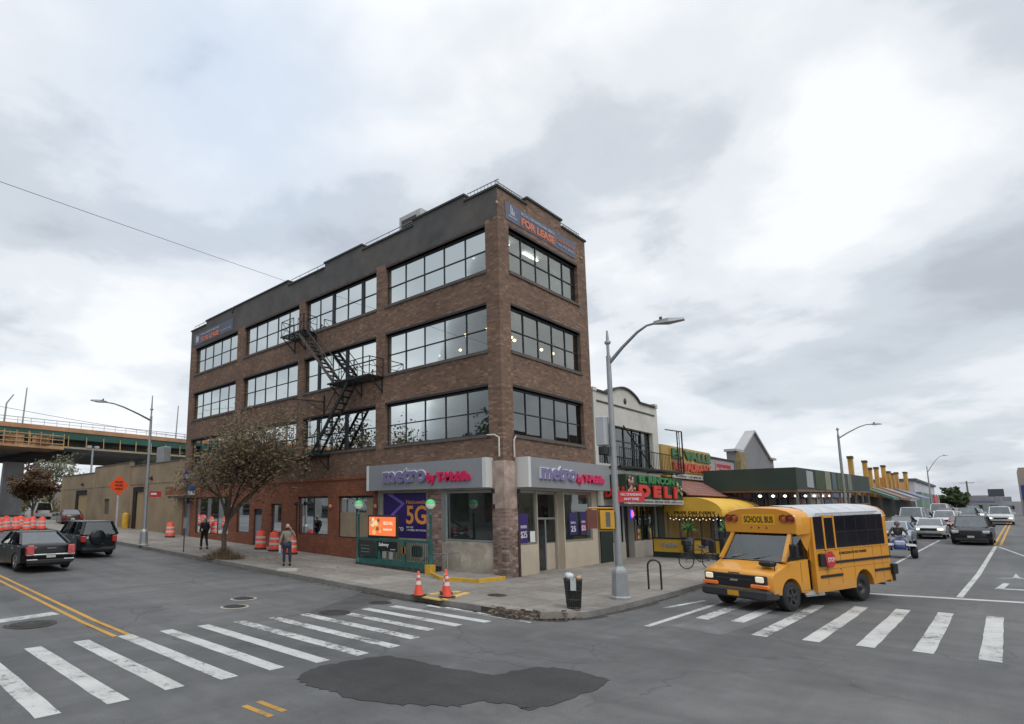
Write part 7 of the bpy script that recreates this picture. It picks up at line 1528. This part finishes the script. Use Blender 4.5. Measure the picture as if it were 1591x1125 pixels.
    for s_ in (-1,1):
        q=s_*hb; a_,b_=min(q,q+s_*.004),max(q,q+s_*.004)
        for x in (-1.62,-2.35,-3.05,-4.15,-4.65): m.box(x-.004,x+.004,a_,b_,.60,1.58)
        m.box(x0+.05,x1,a_,b_,1.545,1.553); m.box(x0+.05,x1-.02,a_,b_,1.02,1.027)
        q=s_*.981; a_,b_=min(q,q+s_*.004),max(q,q+s_*.004); m.box(-.12,-.112,a_,b_,.55,1.25) if False else None
        for (x,u,v) in ((-.52,.72,1.28),(-.98,.50,1.34)): m.box(x-.005,x+.005,a_,b_,u,v)
        m.box(-.98,-.52,a_,b_,.50,.508)
    m.build('panel_seam',sd_,t)
    m=MB(True)
    for s_ in (-1,1):
        for k in range(52): x=x0+.1+k*.077; m.box(x-.006,x+.006,min(s_*hb,s_*(hb+.004)),max(s_*hb,s_*(hb+.004)),1.50,1.512)
    m.build('rivet_row',sd_,t,kind='stuff')
    m=MB(True)
    for x in (-1.9,-2.7,-3.5,-4.3): m.add([(x-.02,y*1.003,z+.006) for y,z in up]+[(x+.02,y*1.003,z+.006) for y,z in up],[(i,i+1,i+1+n,i+n) for i in range(n-1)])
    m.build('roof_rib',mat('bus_roof_white',(.52,.54,.56)),t)
    m=MB(True)
    for s_ in (-1,1):
        q=s_*(hb+.014); a_,b_=min(q,s_*hb),max(q,s_*hb)
        for x in (-2.75,-3.35,-3.95,-4.5): m.box(x-.012,x+.012,a_,b_,1.6,2.5)
        m.box(x0+.22,-2.15,a_,b_,2.03,2.05)
    m.build('window_bar',bk,t)
    m=MB(True)
    for y in (-.4,.4): m.rbox(-.86,-.70,y-.24,y+.24,1.2,1.78,.04); m.rbox(-.84,-.74,y-.13,y+.13,1.78,1.98,.03)
    m.box(-.2,.02,-.84,.84,1.24,1.34); m.build('driver_seat',mat('seat_grey',(.09,.09,.095),.8),t)
    m=MB(True); m.rbox(x0-.2,x0+.05,hb-.1,hb+.10,.66,.98,.02); m.build('mud_flap',bk,t)
school_bus()
# ------------------------------------------------------------------ quad bike and rider
def quad():
    x,y=40.4,4.05; z=gz(x,y); t=thing('quad_bike','blue and white quad bike with dark fat tyres waiting behind the school bus','quad bike',(x,y,z),math.pi+.12); V=Vector
    bl=mat('quad_blue',(.05,.09,.28),.35,0,.1,4); wh=mat('quad_white',(.48,.47,.52),.4,0,.15,5)
    for cx in (-.62,.62):
        for s in (-1,1):
            m=MB(True); lo=s*.42 if s>0 else -.66; m.lathe([(.12,lo+.03),(.25,lo),(.29,lo+.05),(.29,lo+.19),(.25,lo+.24),(.12,lo+.21)],(cx,0,.29),18,axis='y'); m.build('wheel',RUB,t)
    m=MB(True); xloft(m,[(-.9,.45),(.95,.42),(1.0,.62),(.55,.86),(.15,.95),(-.1,.80),(-.75,.82),(-.95,.70)],.24,tuck=.1); m.build('body',bl,t)
    for s in (-1,1):
        m=MB(True); m.hexa([(.25,s*.24,.66),(.98,s*.24,.62),(.98,s*.64,.60),(.25,s*.64,.62),(.30,s*.24,.72),(.9,s*.24,.74),(.9,s*.60,.68),(.3,s*.60,.68)]); m.build('mudguard',wh,t)
    m=MB(True); m.rbox(.80,1.04,-.2,.2,.62,.86,.05); m.build('nose',wh,t); m=MB(True); m.tube([(.35,-.38,1.08),(.42,-.12,1.02),(.42,.12,1.02),(.35,.38,1.08)],.018,6); m.build('handlebar',BLK,t); m=MB(True); m.rbox(-.75,.0,-.16,.16,.84,.93,.03); m.build('seat',BLK,t)
    P=dict(pelvis=(-.25,0,1.0),belly=(-.2,0,1.14),chest=(-.12,0,1.36),neck=(-.08,0,1.53),headb=(-.07,0,1.6),head=(-.05,0,1.68),hipL=(-.22,.12,.97),kneeL=(.22,.30,.88),footL=(.10,.34,.44),hipR=(-.22,-.12,.97),kneeR=(.22,-.30,.88),footR=(.10,-.34,.44),shL=(-.10,.2,1.46),elL=(.08,.34,1.22),haL=(.32,.33,1.10),shR=(-.10,-.2,1.46),elR=(.08,-.34,1.22),haR=(.32,-.33,1.10))
    def ex(tt,J): h=J['head']; m=MB(True); m.lathe([(.10,-.08),(.125,0),(.12,.08),(.08,.14),(0,.16)],(h.x-.01,h.y,h.z),14); m.build('helmet',mat('helmet_purple_grey',(.14,.12,.16),.35),tt)
    person('rider sitting on the quad bike in dark vest and grey trousers, wearing a helmet',(x,y,z),math.pi+.12,mat('dark_olive_jacket',(.055,.048,.042),.85,0,.4,5),mat('pale_grey_trousers',(.30,.30,.33),.85),BLKC,HAIRB,P,extra=ex)
quad()
